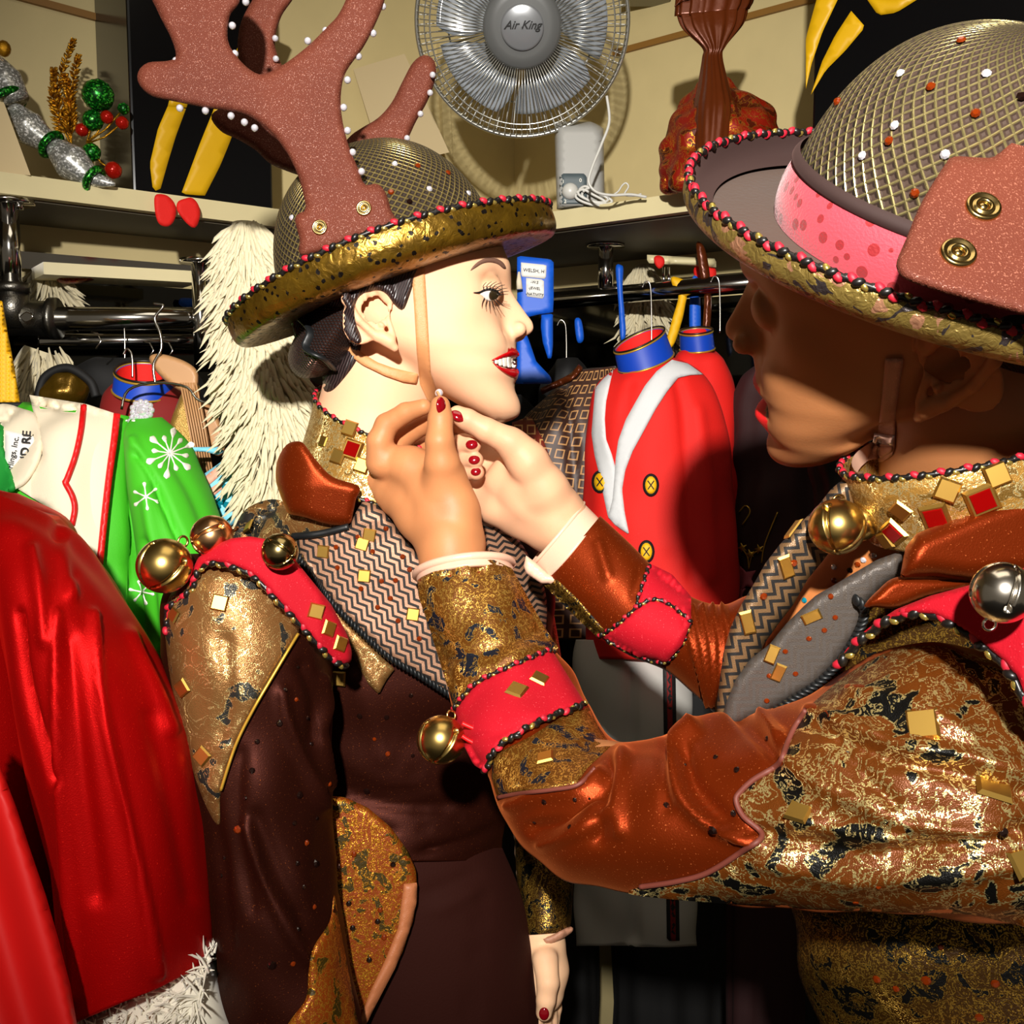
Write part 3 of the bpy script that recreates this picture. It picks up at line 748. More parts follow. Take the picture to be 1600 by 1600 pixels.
def hand_mesh(segs, base, pads=(), h=0.0015, k=0.007, tipcol=None, fk=0.0022):
    """segs: list of finger/palm chains [(x,y,d,r)...]; chains in the palm blend softly, fingers stay apart"""
    palm = []; fing = []
    for kind, ch in segs:
        w_ = [(tuple(P(x, y, d)), r) for x, y, d, r in ch]
        for (a, ra), (b, rb) in zip(w_[:-1], w_[1:]): (palm if kind == 'p' else None) is not None and palm.append((a, b, ra, rb))
        if kind == 'f': fing.append([(a, b, ra, rb) for (a, ra), (b, rb) in zip(w_[:-1], w_[1:])])
    allp = np.array([p for s in palm for p in s[:2]] + [p for c in fing for s in c for p in s[:2]])
    def F_(X, Y, Z):
        r = None
        for s in palm:
            q = caps(X, Y, Z, *s); r = q if r is None else smin(r, q, k)
        fr = None
        for c in fing:
            e = None
            for s in c:
                q = caps(X, Y, Z, *s); e = q if e is None else smin(e, q, 0.0025)
            fr = e if fr is None else smin(fr, e, 0.0006)
        return smin(r, fr, 0.005)
    v, f = snet(F_, allp.min(0)-0.035, allp.max(0)+0.035, h)
    # skin creases and tone
    t = wob(v, 0.03, 0.06, 3)
    c = np.ones((len(v), 4)); c[:, :3] = np.array(base)*(1+t)[:, None]
    return v, f, c
def nail(parent, src, x, y, d, dirpx, ln, wd, facing=None, tilt=0.0):
    c = P(x, y, d); dx, dy = dirpx; T = (Rv*dx - Uv*dy).normalized() + Fv*tilt; T.normalize()
    n = (CAM - c).normalized() if facing is None else (Rv*facing[0] - Uv*facing[1] - Fv*facing[2]).normalized()
    n = (n - T*n.dot(T)).normalized(); s = T.cross(n)
    v, f = ellipsoid(c, [np.array(T)*ln/2, np.array(s)*wd/2, np.array(n)*0.0022], 20, 12)
    return mk('fingernail', v, f, M['nail'], parent)

# ------------------------------------------------------------------ the two hands of the helper (right person)
TAN = lin('#b97a4e'); TANP = lin('#d6a27e')
handA = hand_mesh([
 ('p', [(706,880,.845,.027),(704,850,.85,.026),(690,800,.86,.026),(668,745,.87,.020)]),
 ('p', [(700,860,.85,.020),(660,805,.87,.022),(622,770,.89,.019),(596,752,.895,.0135)]),
 ('p', [(715,850,.85,.019),(690,780,.86,.022),(640,730,.87,.017),(600,716,.875,.0125)]),
 ('p', [(722,850,.85,.017),(714,800,.85,.018),(696,745,.85,.0175)]),
 ('p', [(640,770,.88,.02),(650,740,.88,.018),(612,738,.885,.014)]),
 ('f', [(694,762,.848,.0175),(691,725,.838,.0145),(687,690,.832,.0115),(688,655,.835,.0100),(688,634,.838,.0082)]),   # thumb
 ('f', [(596,722,.872,.0135),(593,690,.868,.0108),(604,664,.868,.0098),(634,645,.862,.0085),(662,636,.855,.0068)]),     # index
 ('f', [(600,730,.900,.012),(612,700,.900,.0105),(634,680,.895,.0095),(662,664,.885,.0085),(682,654,.872,.0068)]),  # middle
 ('f', [(610,745,.915,.012),(628,712,.925,.010),(660,698,.915,.0090),(690,692,.900,.0085),(708,694,.895,.0072)]),
 ('f', [(604,750,.93,.012),(640,725,.935,.009),(672,716,.925,.008),(696,712,.915,.007)]),
], TAN)
handB = hand_mesh([
 ('p', [(875,822,.90,.026),(862,806,.90,.025),(830,780,.90,.0255),(790,757,.905,.020)]),
 ('p', [(850,825,.905,.020),(815,800,.91,.022),(775,785,.915,.019),(748,770,.92,.014)]),
 ('p', [(880,800,.90,.019),(850,765,.885,.0200),(825,722,.875,.0165),(806,700,.872,.0140)]),
 ('p', [(830,775,.91,.022),(790,735,.925,.018),(752,722,.93,.014)]),
 ('p', [(800,735,.90,.016),(815,760,.893,.018)]),
 ('f', [(820,715,.875,.0150),(796,690,.868,.0125),(760,672,.862,.0102),(730,656,.86,.0092),(715,648,.86,.0078)]),  # thumb
 ('f', [(785,722,.93,.012),(740,690,.93,.0105),(712,672,.915,.009),(702,660,.895,.0075)]),                          # index
 ('f', [(752,728,.935,.012),(712,712,.925,.0105),(708,697,.905,.0095),(724,694,.885,.0088),(738,695,.876,.0078)]),
 ('f', [(746,745,.93,.0115),(710,730,.92,.0098),(716,718,.90,.0090),(730,717,.885,.0085),(742,719,.877,.0075)]),
 ('f', [(745,764,.925,.0105),(722,752,.915,.009),(722,739,.90,.0083),(734,736,.887,.0078),(744,738,.880,.0070)]),
], TANP)
# fair hand of the left person hanging at her side
FAIR = lin('#f6c49a')
handC = hand_mesh([
 ('p', [(846,1455,1.0,.022),(848,1480,1.0,.021),(850,1515,1.0,.023),(848,1548,1.0,.021)]),
 ('p', [(838,1470,1.0,.016),(836,1510,1.0,.017),(834,1545,1.0,.015)]),
 ('f', [(852,1500,.975,.0125),(856,1535,.962,.0105),(853,1562,.96,.009),(850,1582,.962,.0078)]),
 ('f', [(838,1550,1.0,.0095),(837,1590,1.0,.0085),(836,1622,1.0,.0075),(834,1645,1.0,.0065)]),
 ('f', [(847,1555,1.01,.0095),(848,1600,1.01,.0088),(846,1635,1.01,.0078),(843,1660,1.01,.0065)]),
 ('f', [(856,1550,1.02,.0095),(858,1595,1.02,.0085),(856,1628,1.02,.0075)]),
 ('f', [(862,1540,1.03,.0085),(866,1575,1.03,.0075),(864,1600,1.03,.0065)]),
], FAIR, h=0.002)

# ================================================================== LEFT PERSON
pw = P(640, 1500, 1.0)
person1 = root('person', 'person facing right in brown velvet jacket and antlered bowler hat, smiling with red lips', 'person', (pw.x, pw.y, 0))
H1 = Matrix.Translation(P(680, 500, .95)) @ Matrix((tuple(Rv), tuple(Fv), tuple(Uv))).transposed().to_4x4()
def col1(v):
    c = np.ones((len(v), 4)); b = np.array(lin('#e6b48e')); c[:, :3] = b
    px = 680 + v[:, 0]/S0; py = 500 - v[:, 2]/S0; ay = np.abs(v[:, 1])
    def mixc(m, col, a): c[:, :3] = c[:, :3]*(1-(m*a)[:, None]) + np.array(lin(col))*(m*a)[:, None]
    g = np.exp(-(((px-735)/34)**2 + ((py-520)/24)**2)); mixc(g*(ay > .03), '#f0a882', 0.35)
    g = np.exp(-(((px-765)/16)**2 + ((py-450)/9)**2)); mixc(g*(ay > .015), '#a8734f', 0.65)
    # mouth colour
    lipm = (px > 767) & (ay < .028) & (((py > 545+(810-px)*0.42) & (py < 557+(810-px)*0.16)) | ((py > 577-(810-px)*0.2) & (py < 590-(810-px)*0.42)))
    mixc(lipm.astype(float), '#b5040e', 1.0)
    mm = (px > 770) & (ay < .026) & (py >= 557+(810-px)*0.16) & (py <= 577-(810-px)*0.2); mixc(mm.astype(float), '#5a1010', 1)
    ear = (px < 640) & (px > 545) & (py > 450) & (py < 575) & (ay > .068); mixc(ear.astype(float), '#f2ab80', 0.4)
    return c
coarse1 = [(P(580,720,1.0), P(590,820,1.02), .045, .05), (P(580,900,1.02), P(600,1300,1.02), .08, .08), (P(600,1300,1.02), P(620,1480,1.02), .08, .10),
           (Vector((P(580,1500,1).x, pw.y-.02, .85)), Vector((pw.x-.03, pw.y-.03, .45)), .08, .055), (Vector((pw.x-.03, pw.y-.03, .45)), Vector((pw.x-.03, pw.y-.03, .08)), .05, .035), (Vector((pw.x-.03, pw.y-.03, .05)), Vector((pw.x+.12, pw.y-.04, .035)), .04, .032),
           (Vector((P(650,1500,1).x, pw.y+.09, .85)), Vector((pw.x+.0, pw.y+.10, .45)), .08, .055), (Vector((pw.x, pw.y+.10, .45)), Vector((pw.x, pw.y+.10, .08)), .05, .035), (Vector((pw.x, pw.y+.10, .05)), Vector((pw.x+.15, pw.y+.10, .035)), .04, .032),
           (P(560,900,.99), P(420,960,.90), .04, .04), (P(420,960,.90), P(420,1300,.87), .042, .035), (P(420,1300,.87), P(470,1640,.85), .034, .025), (P(470,1640,.85), P(500,1760,.86), .026, .02),
           (P(600,880,1.05), P(790,980,1.12), .05, .04), (P(790,980,1.12), P(840,1200,1.1), .04, .035), (P(840,1200,1.1), P(848,1470,1.0), .033, .022)]
body1, HS1, head1vf = make_body(person1, head_fn(HEAD1), H1, (-.135, -.10, -.20), (.105, .10, .145), 0.0016,
    [(P(600,590,.965), P(578,700,.975), .054, .056), (P(578,700,.975), P(570,780,.985), .056, .058)], col1, [handC], [(tuple(a), tuple(b), r, s) for a, b, r, s in coarse1], M['skin1'])
tag(body1)
# face details
panel('eye', [(750,458.5),(756,455),(764,453.5),(772,455),(779,461),(777,468),(770,471),(761,469.5),(755,464)], HS1, .0006, M['eyewhite'], body1, off=.0006, step=2, rnd=2)
panel('iris', [(767,454.5),(773,455),(779,461),(777.5,468),(771,470.5),(765,467),(764,460)], HS1, .0008, M['iris'], body1, off=.0013, step=1.5, rnd=2)
panel('eyeliner', stroke([(739,457),(749,457),(757,453.5),(766,452),(776,455),(781,461)], [.3, 1.6, 1.8, 1.8, 1.8, 1.2]), HS1, .0008, M['lash'], body1, off=.0016, step=2, rnd=1, smooth=False)
panel('eyebrow', [(735,423),(741,414),(750,407),(762,402.5),(776,404),(786,410),(791,419),(787,420),(778,413),(766,410),(754,412),(744,418)], HS1, .0008, M['brow'], body1, off=.0004, step=2.5, rnd=4)
lv = []
for i, (a, b, c) in enumerate([((757,454),(755,447),(760,441)), ((761,453),(761,446),(768,440)), ((765,452.5),(767,446),(776,440)), ((769,453),(773,446),(783,442)), ((773,454),(779,448),(789,445)), ((776,456),(783,452),(793,450)), ((779,459),(786,456),(795,455)), ((780,461),(787,460),(794,460)),
    ((757,466),(754,473),(753,479)), ((761,469),(759,477),(760,483)), ((765,470.5),(765,478),(766,485)), ((769,471),(771,478),(774,484)), ((773,470.5),(777,476),(781,481)), ((776,469),(781,473),(786,477))]):
    pp = crom([a, b, c], 7); d0 = (HS1.depth(*a) or .9) - .002
    lv.append(tube(PA(pp[:, 0], pp[:, 1], d0 - np.linspace(0, .006, 7)), np.linspace(.00055, .0002, 7), 5))
mk('eyelashes', *merge(lv), M['lash'], body1)
panel('mouth_shadow', [(771,564),(782,560),(795,557.5),(806,556.5),(808,566),(806,576),(796,576),(784,573),(775,570)], HS1, .0006, M['mouthin'], body1, off=.0002, step=2.5, rnd=2)
for a_, b_, c_, d_ in ((773,779,562,569),(779,785.5,560.5,571.5),(785.5,792.5,559,573),(792.5,799.5,558,574),(799.5,806.5,557.2,574)):
    panel('tooth', [(a_+.3,c_),(b_-.3,c_-.4),(b_-.1,(c_+d_)/2),(b_-.8,d_),(a_+.8,d_-.4),(a_+.1,(c_+d_)/2)], HS1, .0016, M['teeth'], body1, off=.001, step=1.5, rnd=2)
panel('upper_lip', [(768,563),(778,557),(790,551.5),(800,547.5),(807,547),(811,552),(810,557),(800,558),(788,560),(777,563)], HS1, .0028, M['lip'], body1, off=.0012, step=2, rnd=3)
panel('lower_lip', [(769,565),(777,570.5),(786,574.5),(797,576.5),(808,576),(811,583),(807,590),(798,588.5),(788,583),(778,575)], HS1, .003, M['lip'], body1, off=.0012, step=2, rnd=3)
# hair, snood
hair = panel('hair', [(505,606),(500,560),(468,540),(452,480),(470,420),(520,400),(586,395),(650,395),(700,398),(665,410),(652,425),(640,462),(630,484),(618,478),(602,458),(585,454),(563,462),(554,482),(556,505),(565,532),(556,565),(530,600),(515,612)], HS1, .0035, M['hair'], body1, off=.0003, step=5, rnd=8, uvrot=20)
sn = loft([(452,545,500,440,.96,.96,.028),(450,560,520,440,.955,.955,.040),(455,578,545,445,.95,.95,.052),(470,590,565,455,.945,.945,.060),(490,590,566,480,.945,.945,.050),(520,585,556,540,.95,.95,.03)], 24, 32)
mk('snood', sn[0], sn[1], M['snood'], body1, uv=sn[2])
SN = Surf(sn[:2])
mk('hair_ribbon', *tube(path_on(SN, [(470,500),(487,520),(480,545),(505,560),(520,575)], .003), .006, 8, flat=.4), M['blackcord'], body1)
panel('chin_strap', [(642,412),(663,412),(667,476),(670,530),(673,583),(683,612),(690,626),(680,636),(668,626),(656,600),(651,550),(647,480)], HS1, .001, M['ribbon'], body1, off=.001, step=4, rnd=2, smooth=False)
panel('chin_strap', [(544,535),(538,546),(546,555),(566,570),(601,587),(630,597),(651,600),(654,584),(640,581),(615,575),(590,566),(570,554),(553,542)], HS1, .001, M['ribbon'], body1, off=.003, step=4, rnd=2, smooth=False)
fs = resample([(683,612),(690,626),(700,640),(712,650)], 2); mk('chin_strap', *tube(PA(fs[:, 0], fs[:, 1], np.full(len(fs), .865)), .004, 8, flat=.3), M['ribbon'], body1)
pb = P(686, 614, .868); mk('pearl_button', *ellipsoid(pb, np.eye(3)*.0035), M['crystal'], body1)
nail(body1, None, 850, 1584, .951, (-.1, 1), .012, .0095)

# ================================================================== HATS
def hat(person, C, X, Z, a, b, ac, bc, hc, mats, lift=.012, uvk=1.0, prof=None, under=None, cut=None, curl=1.0):
    X = Vector(X).normalized(); Z = Vector(Z); Z = (Z - X*Z.dot(X)).normalized(); Y = Z.cross(X)
    def W(x, y, z): return np.array(C)[None] + np.outer(x, np.array(X)) + np.outer(y, np.array(Y)) + np.outer(z, np.array(Z))
    n = 160; th = np.linspace(0, 2*np.pi, n, endpoint=False); cs, sn_ = np.cos(th), np.sin(th)
    def ring(t, z):
        lf = lift*np.clip(t, 0, 1)**2*sn_**2 - lift*0.6*np.clip(t, 0, 1)**2*cs**2
        return W((ac+(a-ac)*t)*cs, (bc+(b-bc)*t)*sn_, z+lf)
    def lathe(pr, m):
        pr = crom(pr, m); V = np.concatenate([ring(t, z) for t, z in pr]); F = []
        for i in range(m-1):
            for j in range(n):
                k = (j+1) % n; F.append((i*n+j, i*n+k, (i+1)*n+k, (i+1)*n+j))
        return V, F
    H = mk('hat', *lathe(prof or [(-.06,.004),(0,.0),(.3,-.002),(.55,-.003),(.72,-.002)], 12), mats['felt'], person)
    V, F = lathe([(.70,.0005),(.80,.001),(.90,.006*curl),(.965,.015*curl),(1.0,.026*curl),(1.01,.030*curl)], 14); mk('brim_binding', V, F, mats['bind'], H)
    vu = lathe(under or [(1.01,.030*curl),(1.045,.022*curl),(1.04,.008*curl),(.97,-.001),(.86,-.004),(.6,-.005),(.3,-.0045),(0,-.004),(-.15,-.003)], 26); mk('brim_underside', *vu, mats['under'], H)
    rp = ring(1.025, .030*curl); mk_b = braid('braided_trim', np.vstack([rp, rp[:1]]), mats['rr'], BR, H, tight=mats.get('tight', 1.5), seq=mats.get('seq', (0, 1, 2, 1)))
    # crown
    m = 40; V = []; UV = []; L = 0; pr = None
    for i in range(m):
        ph = (i/(m-1))*math.pi/2; r = math.cos(ph)**(2/2.35) if i < m-1 else .002; z = math.sin(ph)**(2/2.2)*hc
        V.append(W(r*ac*1.0*cs, r*bc*1.0*sn_, np.full(n, z)))
        if pr: L += math.hypot((r-pr[0])*ac, z-pr[1])
        pr = (r, z); UV.append(np.stack([th/(2*np.pi)*round(2*np.pi*ac*.93*uvk*125)/125 , np.full(n, L)], 1))
    F = [(i*n+j, i*n+(j+1) % n, (i+1)*n+(j+1) % n, (i+1)*n+j) for i in range(m-1) for j in range(n)]
    F.append(tuple(range((m-1)*n, m*n)))
    crown = mk('crown', np.concatenate(V), F, mats['crown'], H, uv=np.concatenate(UV))
    # crown band(s)
    for nm, z0, z1, rr, mm in mats['bands']:
        zs = np.linspace(z0, z1, 8); Vb = []; Ub = []
        for q, z in enumerate(zs):
            ph = math.asin(min(1, (max(z, 0)/hc)**(2.2/2))); r = math.cos(ph)**(2/2.35); k = rr*math.sin(math.pi*(q+.6)/8.2)**.5
            Vb.append(W((r*ac+k)*cs, (r*bc+k)*sn_, np.full(n, z))); Ub.append(np.stack([th*ac, np.full(n, z)], 1))
        Fb = [(i*n+j, i*n+(j+1) % n, (i+1)*n+(j+1) % n, (i+1)*n+j) for i in range(7) for j in range(n)]
        mk(nm, np.concatenate(Vb), Fb, mm, H, uv=np.concatenate(Ub))
    return H, Surf((np.concatenate(V), F)), Surf(lathe(prof or [(-.06,.004),(0,.0),(.3,-.002),(.55,-.003),(.72,-.002)], 12)), W
def gemv(kind):
    if kind == 'square':
        v, f = box((-1, -1, -.12), (1, 1, .14)); v[4:, :2] *= .82; return v, f
    n = 8; v = [(0, 0, -.3)] + [(math.cos(i*math.pi/4), math.sin(i*math.pi/4), 0) for i in range(n)] + [(.55*math.cos(i*math.pi/4+.39), .55*math.sin(i*math.pi/4+.39), .5) for i in range(n)]
    f = [(0, 1+(i+1) % n, 1+i) for i in range(n)] + [(1+i, 1+(i+1) % n, 9+i) for i in range(n)] + [(9+i, 1+(i+1) % n, 9+(i+1) % n) for i in range(n)] + [tuple(range(9, 17))]
    return np.array(v, float), f
GEM = {}
def stone(parent, surf, x, y, rad, kind='round', m='amber', rot=0.0, off=0.0, name=None, asp=1.0):
    key = (kind, m, name)
    if surf.depth(x, y) is None: return None
    pos, n = surf.hit(x, y)
    view = (CAM - pos).normalized()
    if n.dot(view) < 0.25: n = (n + view*0.6).normalized()
    xr = Rv*math.cos(rot) - Uv*math.sin(rot); xr = (xr - n*xr.dot(n)).normalized(); yr = n.cross(xr)
    Mt = Matrix((tuple(xr*rad*asp), tuple(yr*rad), tuple(n*rad))).transposed().to_4x4(); Mt.translation = pos + n*(off + rad*.15)
    nm = name or {'round': 'rhinestone', 'square': 'square_stud'}[kind]
    if key not in GEM:
        v, f = gemv(kind)
        me = bpy.data.meshes.new(nm); me.from_pydata(v.tolist(), [], f); me.materials.append(M[m]); GEM[key] = me
    o = bpy.data.objects.new(nm, GEM[key]); COL.objects.link(o); o.parent = parent
    o.matrix_local = Matrix.Translation(-origin_of(parent)) @ Mt
    return o
def eyelet(parent, surf, x, y, rad, off):
    pos, n = surf.hit(x, y); pos = pos + n*off
    X_ = (Rv - n*Rv.dot(n)).normalized(); Y_ = n.cross(X_)
    pr = [(.32,-.1),(.30,.10),(.38,.22),(.5,.26),(.56,.14),(.66,.12),(.78,.24),(.92,.22),(1.0,.10),(1.0,-.1)]
    V = []; N_ = 28
    for r, z in pr:
        for i in range(N_):
            a = 2*math.pi*i/N_; V.append(tuple(pos + X_*(r*rad*math.cos(a)) + Y_*(r*rad*math.sin(a)) + n*(z*rad)))
    F = [(i*N_+j, i*N_+(j+1) % N_, (i+1)*N_+(j+1) % N_, (i+1)*N_+j) for i in range(len(pr)-1) for j in range(N_)]
    mk('eyelet', V, F, M['eyelet'], parent)
    v, f = ellipsoid(pos, [np.array(X_)*rad*.3, np.array(Y_)*rad*.3, np.array(n)*rad*.22], 16, 8); mk('eyelet_rivet', v, f, M['eyelet'], parent)

al = math.radians(20)
X1 = Rv*math.cos(al) + Uv*math.sin(al); Z1 = (-Rv*math.sin(al) + Uv*math.cos(al))*math.cos(.12) - Fv*math.sin(.12)
hat1, CR1, _, _ = hat(person1, P(619, 444, .955), X1, Z1, .157, .118, .106, .084, .130,
    dict(felt=M['feltdark'], bind=M['feltdark'], under=M['goldunder'], rr=.0032, crown=M['crownmesh1'], bands=[('hat_band', .0, .016, .004, M['feltdark'])], tight=1.55), lift=.008, curl=.78)
AP = [(475,400),(468,372),(461,344),(466,334),(477,328),(475,309),(466,275),(447,237),(419,203),(381,178),(325,169),(275,159),(237,150),(217,131),(216,112),(231,98),(262,95),(275,88),(267,59),(247,19),(225,-40),(260,-90),(330,-100),(375,-60),(375,0),(359,25),(356,62),(369,87),(391,109),(412,116),(444,100),(481,72),(512,41),(531,19),(560,-40),(585,-60),(606,-30),(601,0),(591,28),(569,72),(541,112),(533,144),(534,181),(544,225),(559,262),(570,288),(589,287),(602,300),(611,328),(618,352),(560,372)]
panel('antler', AP, lambda x, y: .864 - np.clip(300-y, 0, 400)*0.00001, .005, M['antler'], hat1, step=7, rnd=9, back=.008)
ANT1 = Surf(panel.last)
AP2 = [(520,250),(545,215),(565,200),(591,184),(612,160),(630,125),(645,98),(662,86),(678,94),(681,119),(669,156),(650,190),(635,222),(618,250),(560,262)]
panel('antler', AP2, .985, .008, M['antler'], hat1, step=7, rnd=9, back=.010)
AP3 = [(430,260),(400,235),(372,218),(345,205),(330,180),(360,160),(385,135),(372,95),(375,40),(400,-10),(430,-60),(470,-60),(462,-10),(440,25),(430,60),(433,85),(450,118),(470,150),(500,185),(540,225),(560,262),(500,280)]
panel('antler', AP3, 1.0, .008, M['antler'], hat1, step=7, rnd=9, back=.010)
eyelet(hat1, ANT1, 568.5, 325.5, .0066, 0); eyelet(hat1, ANT1, 499.5, 355.5, .0066, 0)
for x, y in [(275,95),(281,169),(321,173),(361,181),(382,191),(398,200),(363,40),(367,84),(384,3),(598,10),(583,52),(560,88),(543,125),(537,168),(543,204),(551,238),(565,268),(430,60),(431,92),(509,48),(481,64)]:
    v, f = ellipsoid(P(x, y, .864 if x not in (430, 431) else .99), np.eye(3)*.0031, 10, 8); mk('antler_bead', v, f, M['crystal'], hat1)
for x, y in [(676,117),(672,145),(657,178),(636,216)]:
    v, f = ellipsoid(P(x, y, .975), np.eye(3)*.003, 10, 8); mk('antler_bead', v, f, M['crystal'], hat1)
for x, y, m in [(617,256,'crystal'),(653,259,'amber'),(671,295,'crystal'),(611,300,'amber'),(732,302,'crystal'),(456,340,'crystal'),(700,270,'amber'),(640,315,'darkgem')]:
    stone(hat1, CR1, x, y, .0028, m=m)

# ================================================================== CLOTHES OF THE LEFT PERSON
t1 = loft([(505,735,640,745,.985,.985,.055),(470,770,690,775,.985,.99,.085),(420,800,770,810,.99,1.0,.105),(380,850,835,850,1.0,1.02,.115),(360,920,862,920,1.0,1.03,.12),(355,1000,862,1000,1.0,1.03,.12),(360,1080,848,1080,1.0,1.02,.115),(375,1160,822,1160,1.0,1.02,.108),(395,1240,800,1240,1.0,1.01,.100),(400,1300,788,1310,1.0,1.0,.098),(402,1345,788,1345,1.0,1.0,.10)], 90, 120)
t1v = folds(t1[0], t1[1], [([(520,1225),(600,1255),(700,1262)], 9, -.005), ([(515,1200),(590,1235),(640,1240)], 7, -.003), ([(530,1290),(610,1300)], 8, -.003), ([(640,1100),(650,1220),(672,1330)], 3, -.002), ([(700,1150),(720,1300)], 3, -.002), ([(560,1060),(600,1180)], 14, .003),([(660,1330),(740,1310),(780,1290)],8,-.004)])
t1v = t1v + vnormals(t1v, t1[1])*wob(t1v, .09, .0016, 5)[:, None]
coat1 = mk('jacket', t1v, t1[1], M['velbrown'], person1, uv=t1[2]); TS1 = Surf((t1v, t1[1]))
# skirt-like trousers below
k1 = loft([(420,1325,785,1325,1.0,1.0,.092),(420,1400,815,1400,1.0,1.0,.10),(425,1500,836,1500,1.0,1.0,.106),(430,1620,842,1620,1.0,1.0,.108),(440,1900,830,1900,1.0,1.0,.10),(460,2300,800,2300,1.0,1.0,.09),(480,2800,770,2800,1.0,1.0,.08),(490,3150,760,3150,1.0,1.0,.08)], 70, 80)
k1v = folds(k1[0], k1[1], [([(660,1400),(735,1370)], 12, -.003), ([(755,1400),(745,1500),(735,1600)], 4, -.003), ([(740,1390),(690,1420)], 10, .003)])
mk('breeches', k1v, k1[1], simple('dark_brown_suede', '#2a0e08', 0.8, sheen=0.05, spec=0.1, sheen_tint='#8a4030', grain=(600, .3)), person1)
# right sleeve
s1 = loft([(300,868,440,858,.86,.86,.045),(275,900,470,885,.862,.862,.062),(258,945,495,930,.862,.862,.070),(256,1000,512,1000,.86,.86,.072),(268,1080,520,1080,.857,.857,.072),(285,1160,520,1160,.855,.855,.070),(305,1240,516,1240,.85,.85,.069),(322,1330,520,1330,.848,.848,.068),(333,1420,532,1420,.845,.845,.067),(342,1520,548,1520,.842,.842,.065),(350,1620,565,1620,.84,.84,.062),(380,1720,560,1720,.84,.84,.05)], 110, 110)
s1v = folds(s1[0], s1[1], [([(505,1060),(512,1100),(500,1140),(508,1190),(518,1225)], 7, .006), ([(440,1080),(450,1130),(480,1200),(505,1260)], 8, .007), ([(470,1040),(490,1090),(492,1150)], 9, -.005), ([(385,1290),(410,1370),(445,1440),(480,1500)], 8, .0065), ([(400,1280),(440,1370),(470,1430)], 14, -.004), ([(330,1250),(345,1350),(360,1480)], 10, -.004), ([(375,1180),(372,1300),(395,1420)], 12, -.0035), ([(290,1050),(300,1150),(330,1230)], 16, .003), ([(350,1000),(355,1080),(345,1150)], 12, -.003)])
s1v = s1v + vnormals(s1v, s1[1])*wob(s1v, .07, .0014, 9)[:, None]
slv1 = mk('sleeve', s1v, s1[1], M['velbrown'], coat1, uv=s1[2]); SS1 = Surf((s1v, s1[1]))
# far sleeve in the shade
s2 = loft([(760,930,860,930,1.12,1.12,.05),(790,1050,880,1050,1.1,1.1,.05),(800,1200,892,1200,1.08,1.08,.05),(806,1350,896,1350,1.04,1.04,.045),(815,1440,893,1435,1.01,1.01,.038),(818,1462,888,1455,1.005,1.005,.036)], 50, 48)
mk('sleeve', s2[0], s2[1], M['brocdark'], coat1)
panel('cuff_edge', [(816,1458),(850,1465),(890,1448),(892,1458),(855,1476),(818,1470)], Surf(s2[:2]), .003, M['ribbon2'], coat1, step=4, rnd=3, off=.001)
# panels
panel('shoulder_brocade', [(258,960),(275,915),(310,880),(350,866),(420,875),(455,920),(468,965),(462,1000),(430,1050),(395,1110),(368,1165),(345,1235),(342,1290),(316,1246),(292,1170),(266,1060)], SS1, .003, M['brocbronze'], coat1, off=.0008, step=7, rnd=6)
bd = path_on(SS1, [(466,990),(430,1050),(395,1110),(368,1165),(345,1235)], .005); mk('gold_piping', *tube(bd, .0013, 6), M['goldcord'], coat1)
TSS = Surf((t1v, t1[1]), (s1v, s1[1]))
panel('back_brocade', [(365,830),(385,795),(430,780),(470,800),(548,820),(500,836),(455,838),(410,850),(365,850)], TSS, .003, M['brocbronze'], coat1, off=.004, step=7, rnd=6)
panel('front_brocade', [(500,905),(535,965),(600,1030),(617,1045),(604,1062),(592,1085),(575,1068),(545,1015),(520,980)], TSS, .003, M['brocbronze'], coat1, off=.006, step=6, rnd=4, smooth=False)
panel('lapel', [(456,834),(500,832),(547,822),(556,800),(572,775),(600,800),(640,850),(690,900),(700,960),(712,1030),(716,1085),(700,1084),(655,1055),(606,1025),(565,988),(528,953),(500,918),(475,884)], TSS, .006, M['zig'], coat1, off=.012, step=6, rnd=8, smooth=False, uvrot=38)
LP1 = Surf(panel.last)
panel('lapel', [(735,790),(770,800),(805,835),(835,885),(853,930),(852,990),(838,1030),(800,980),(760,900),(735,850)], TSS, .006, M['zig'], coat1, off=.012, step=6, rnd=8, uvrot=-30)
cd = path_on(LP1, [(458,838),(500,834),(545,823)], .004); mk('black_cord', *tube(cd, .0032, 8), M['blackcord'], coat1)
cd = path_on(LP1, [(462,860),(476,884),(500,918),(530,953),(565,988),(606,1025),(655,1055),(700,1084)], .003)
def ropecord(nm, pts, r, m, par):
    c = resample(pts, r*.9); T = np.gradient(c, axis=0); T /= np.linalg.norm(T, axis=1)[:, None]+1e-9; parts = []
    for i in range(len(c)):
        t = T[i]; s_ = np.cross(t, (0.1, -0.9, .3)); s_ /= np.linalg.norm(s_); b = np.cross(s_, t)
        tt = t*.7+s_*.7; tt /= np.linalg.norm(tt); parts.append(ellipsoid(c[i], [tt*r*1.1, np.cross(b, tt)*r*.45, b*r*.95], 8, 6))
    return mk(nm, *merge(parts), m, par)
ropecord('black_cord', cd, .0042, M['blackcord'], coat1)
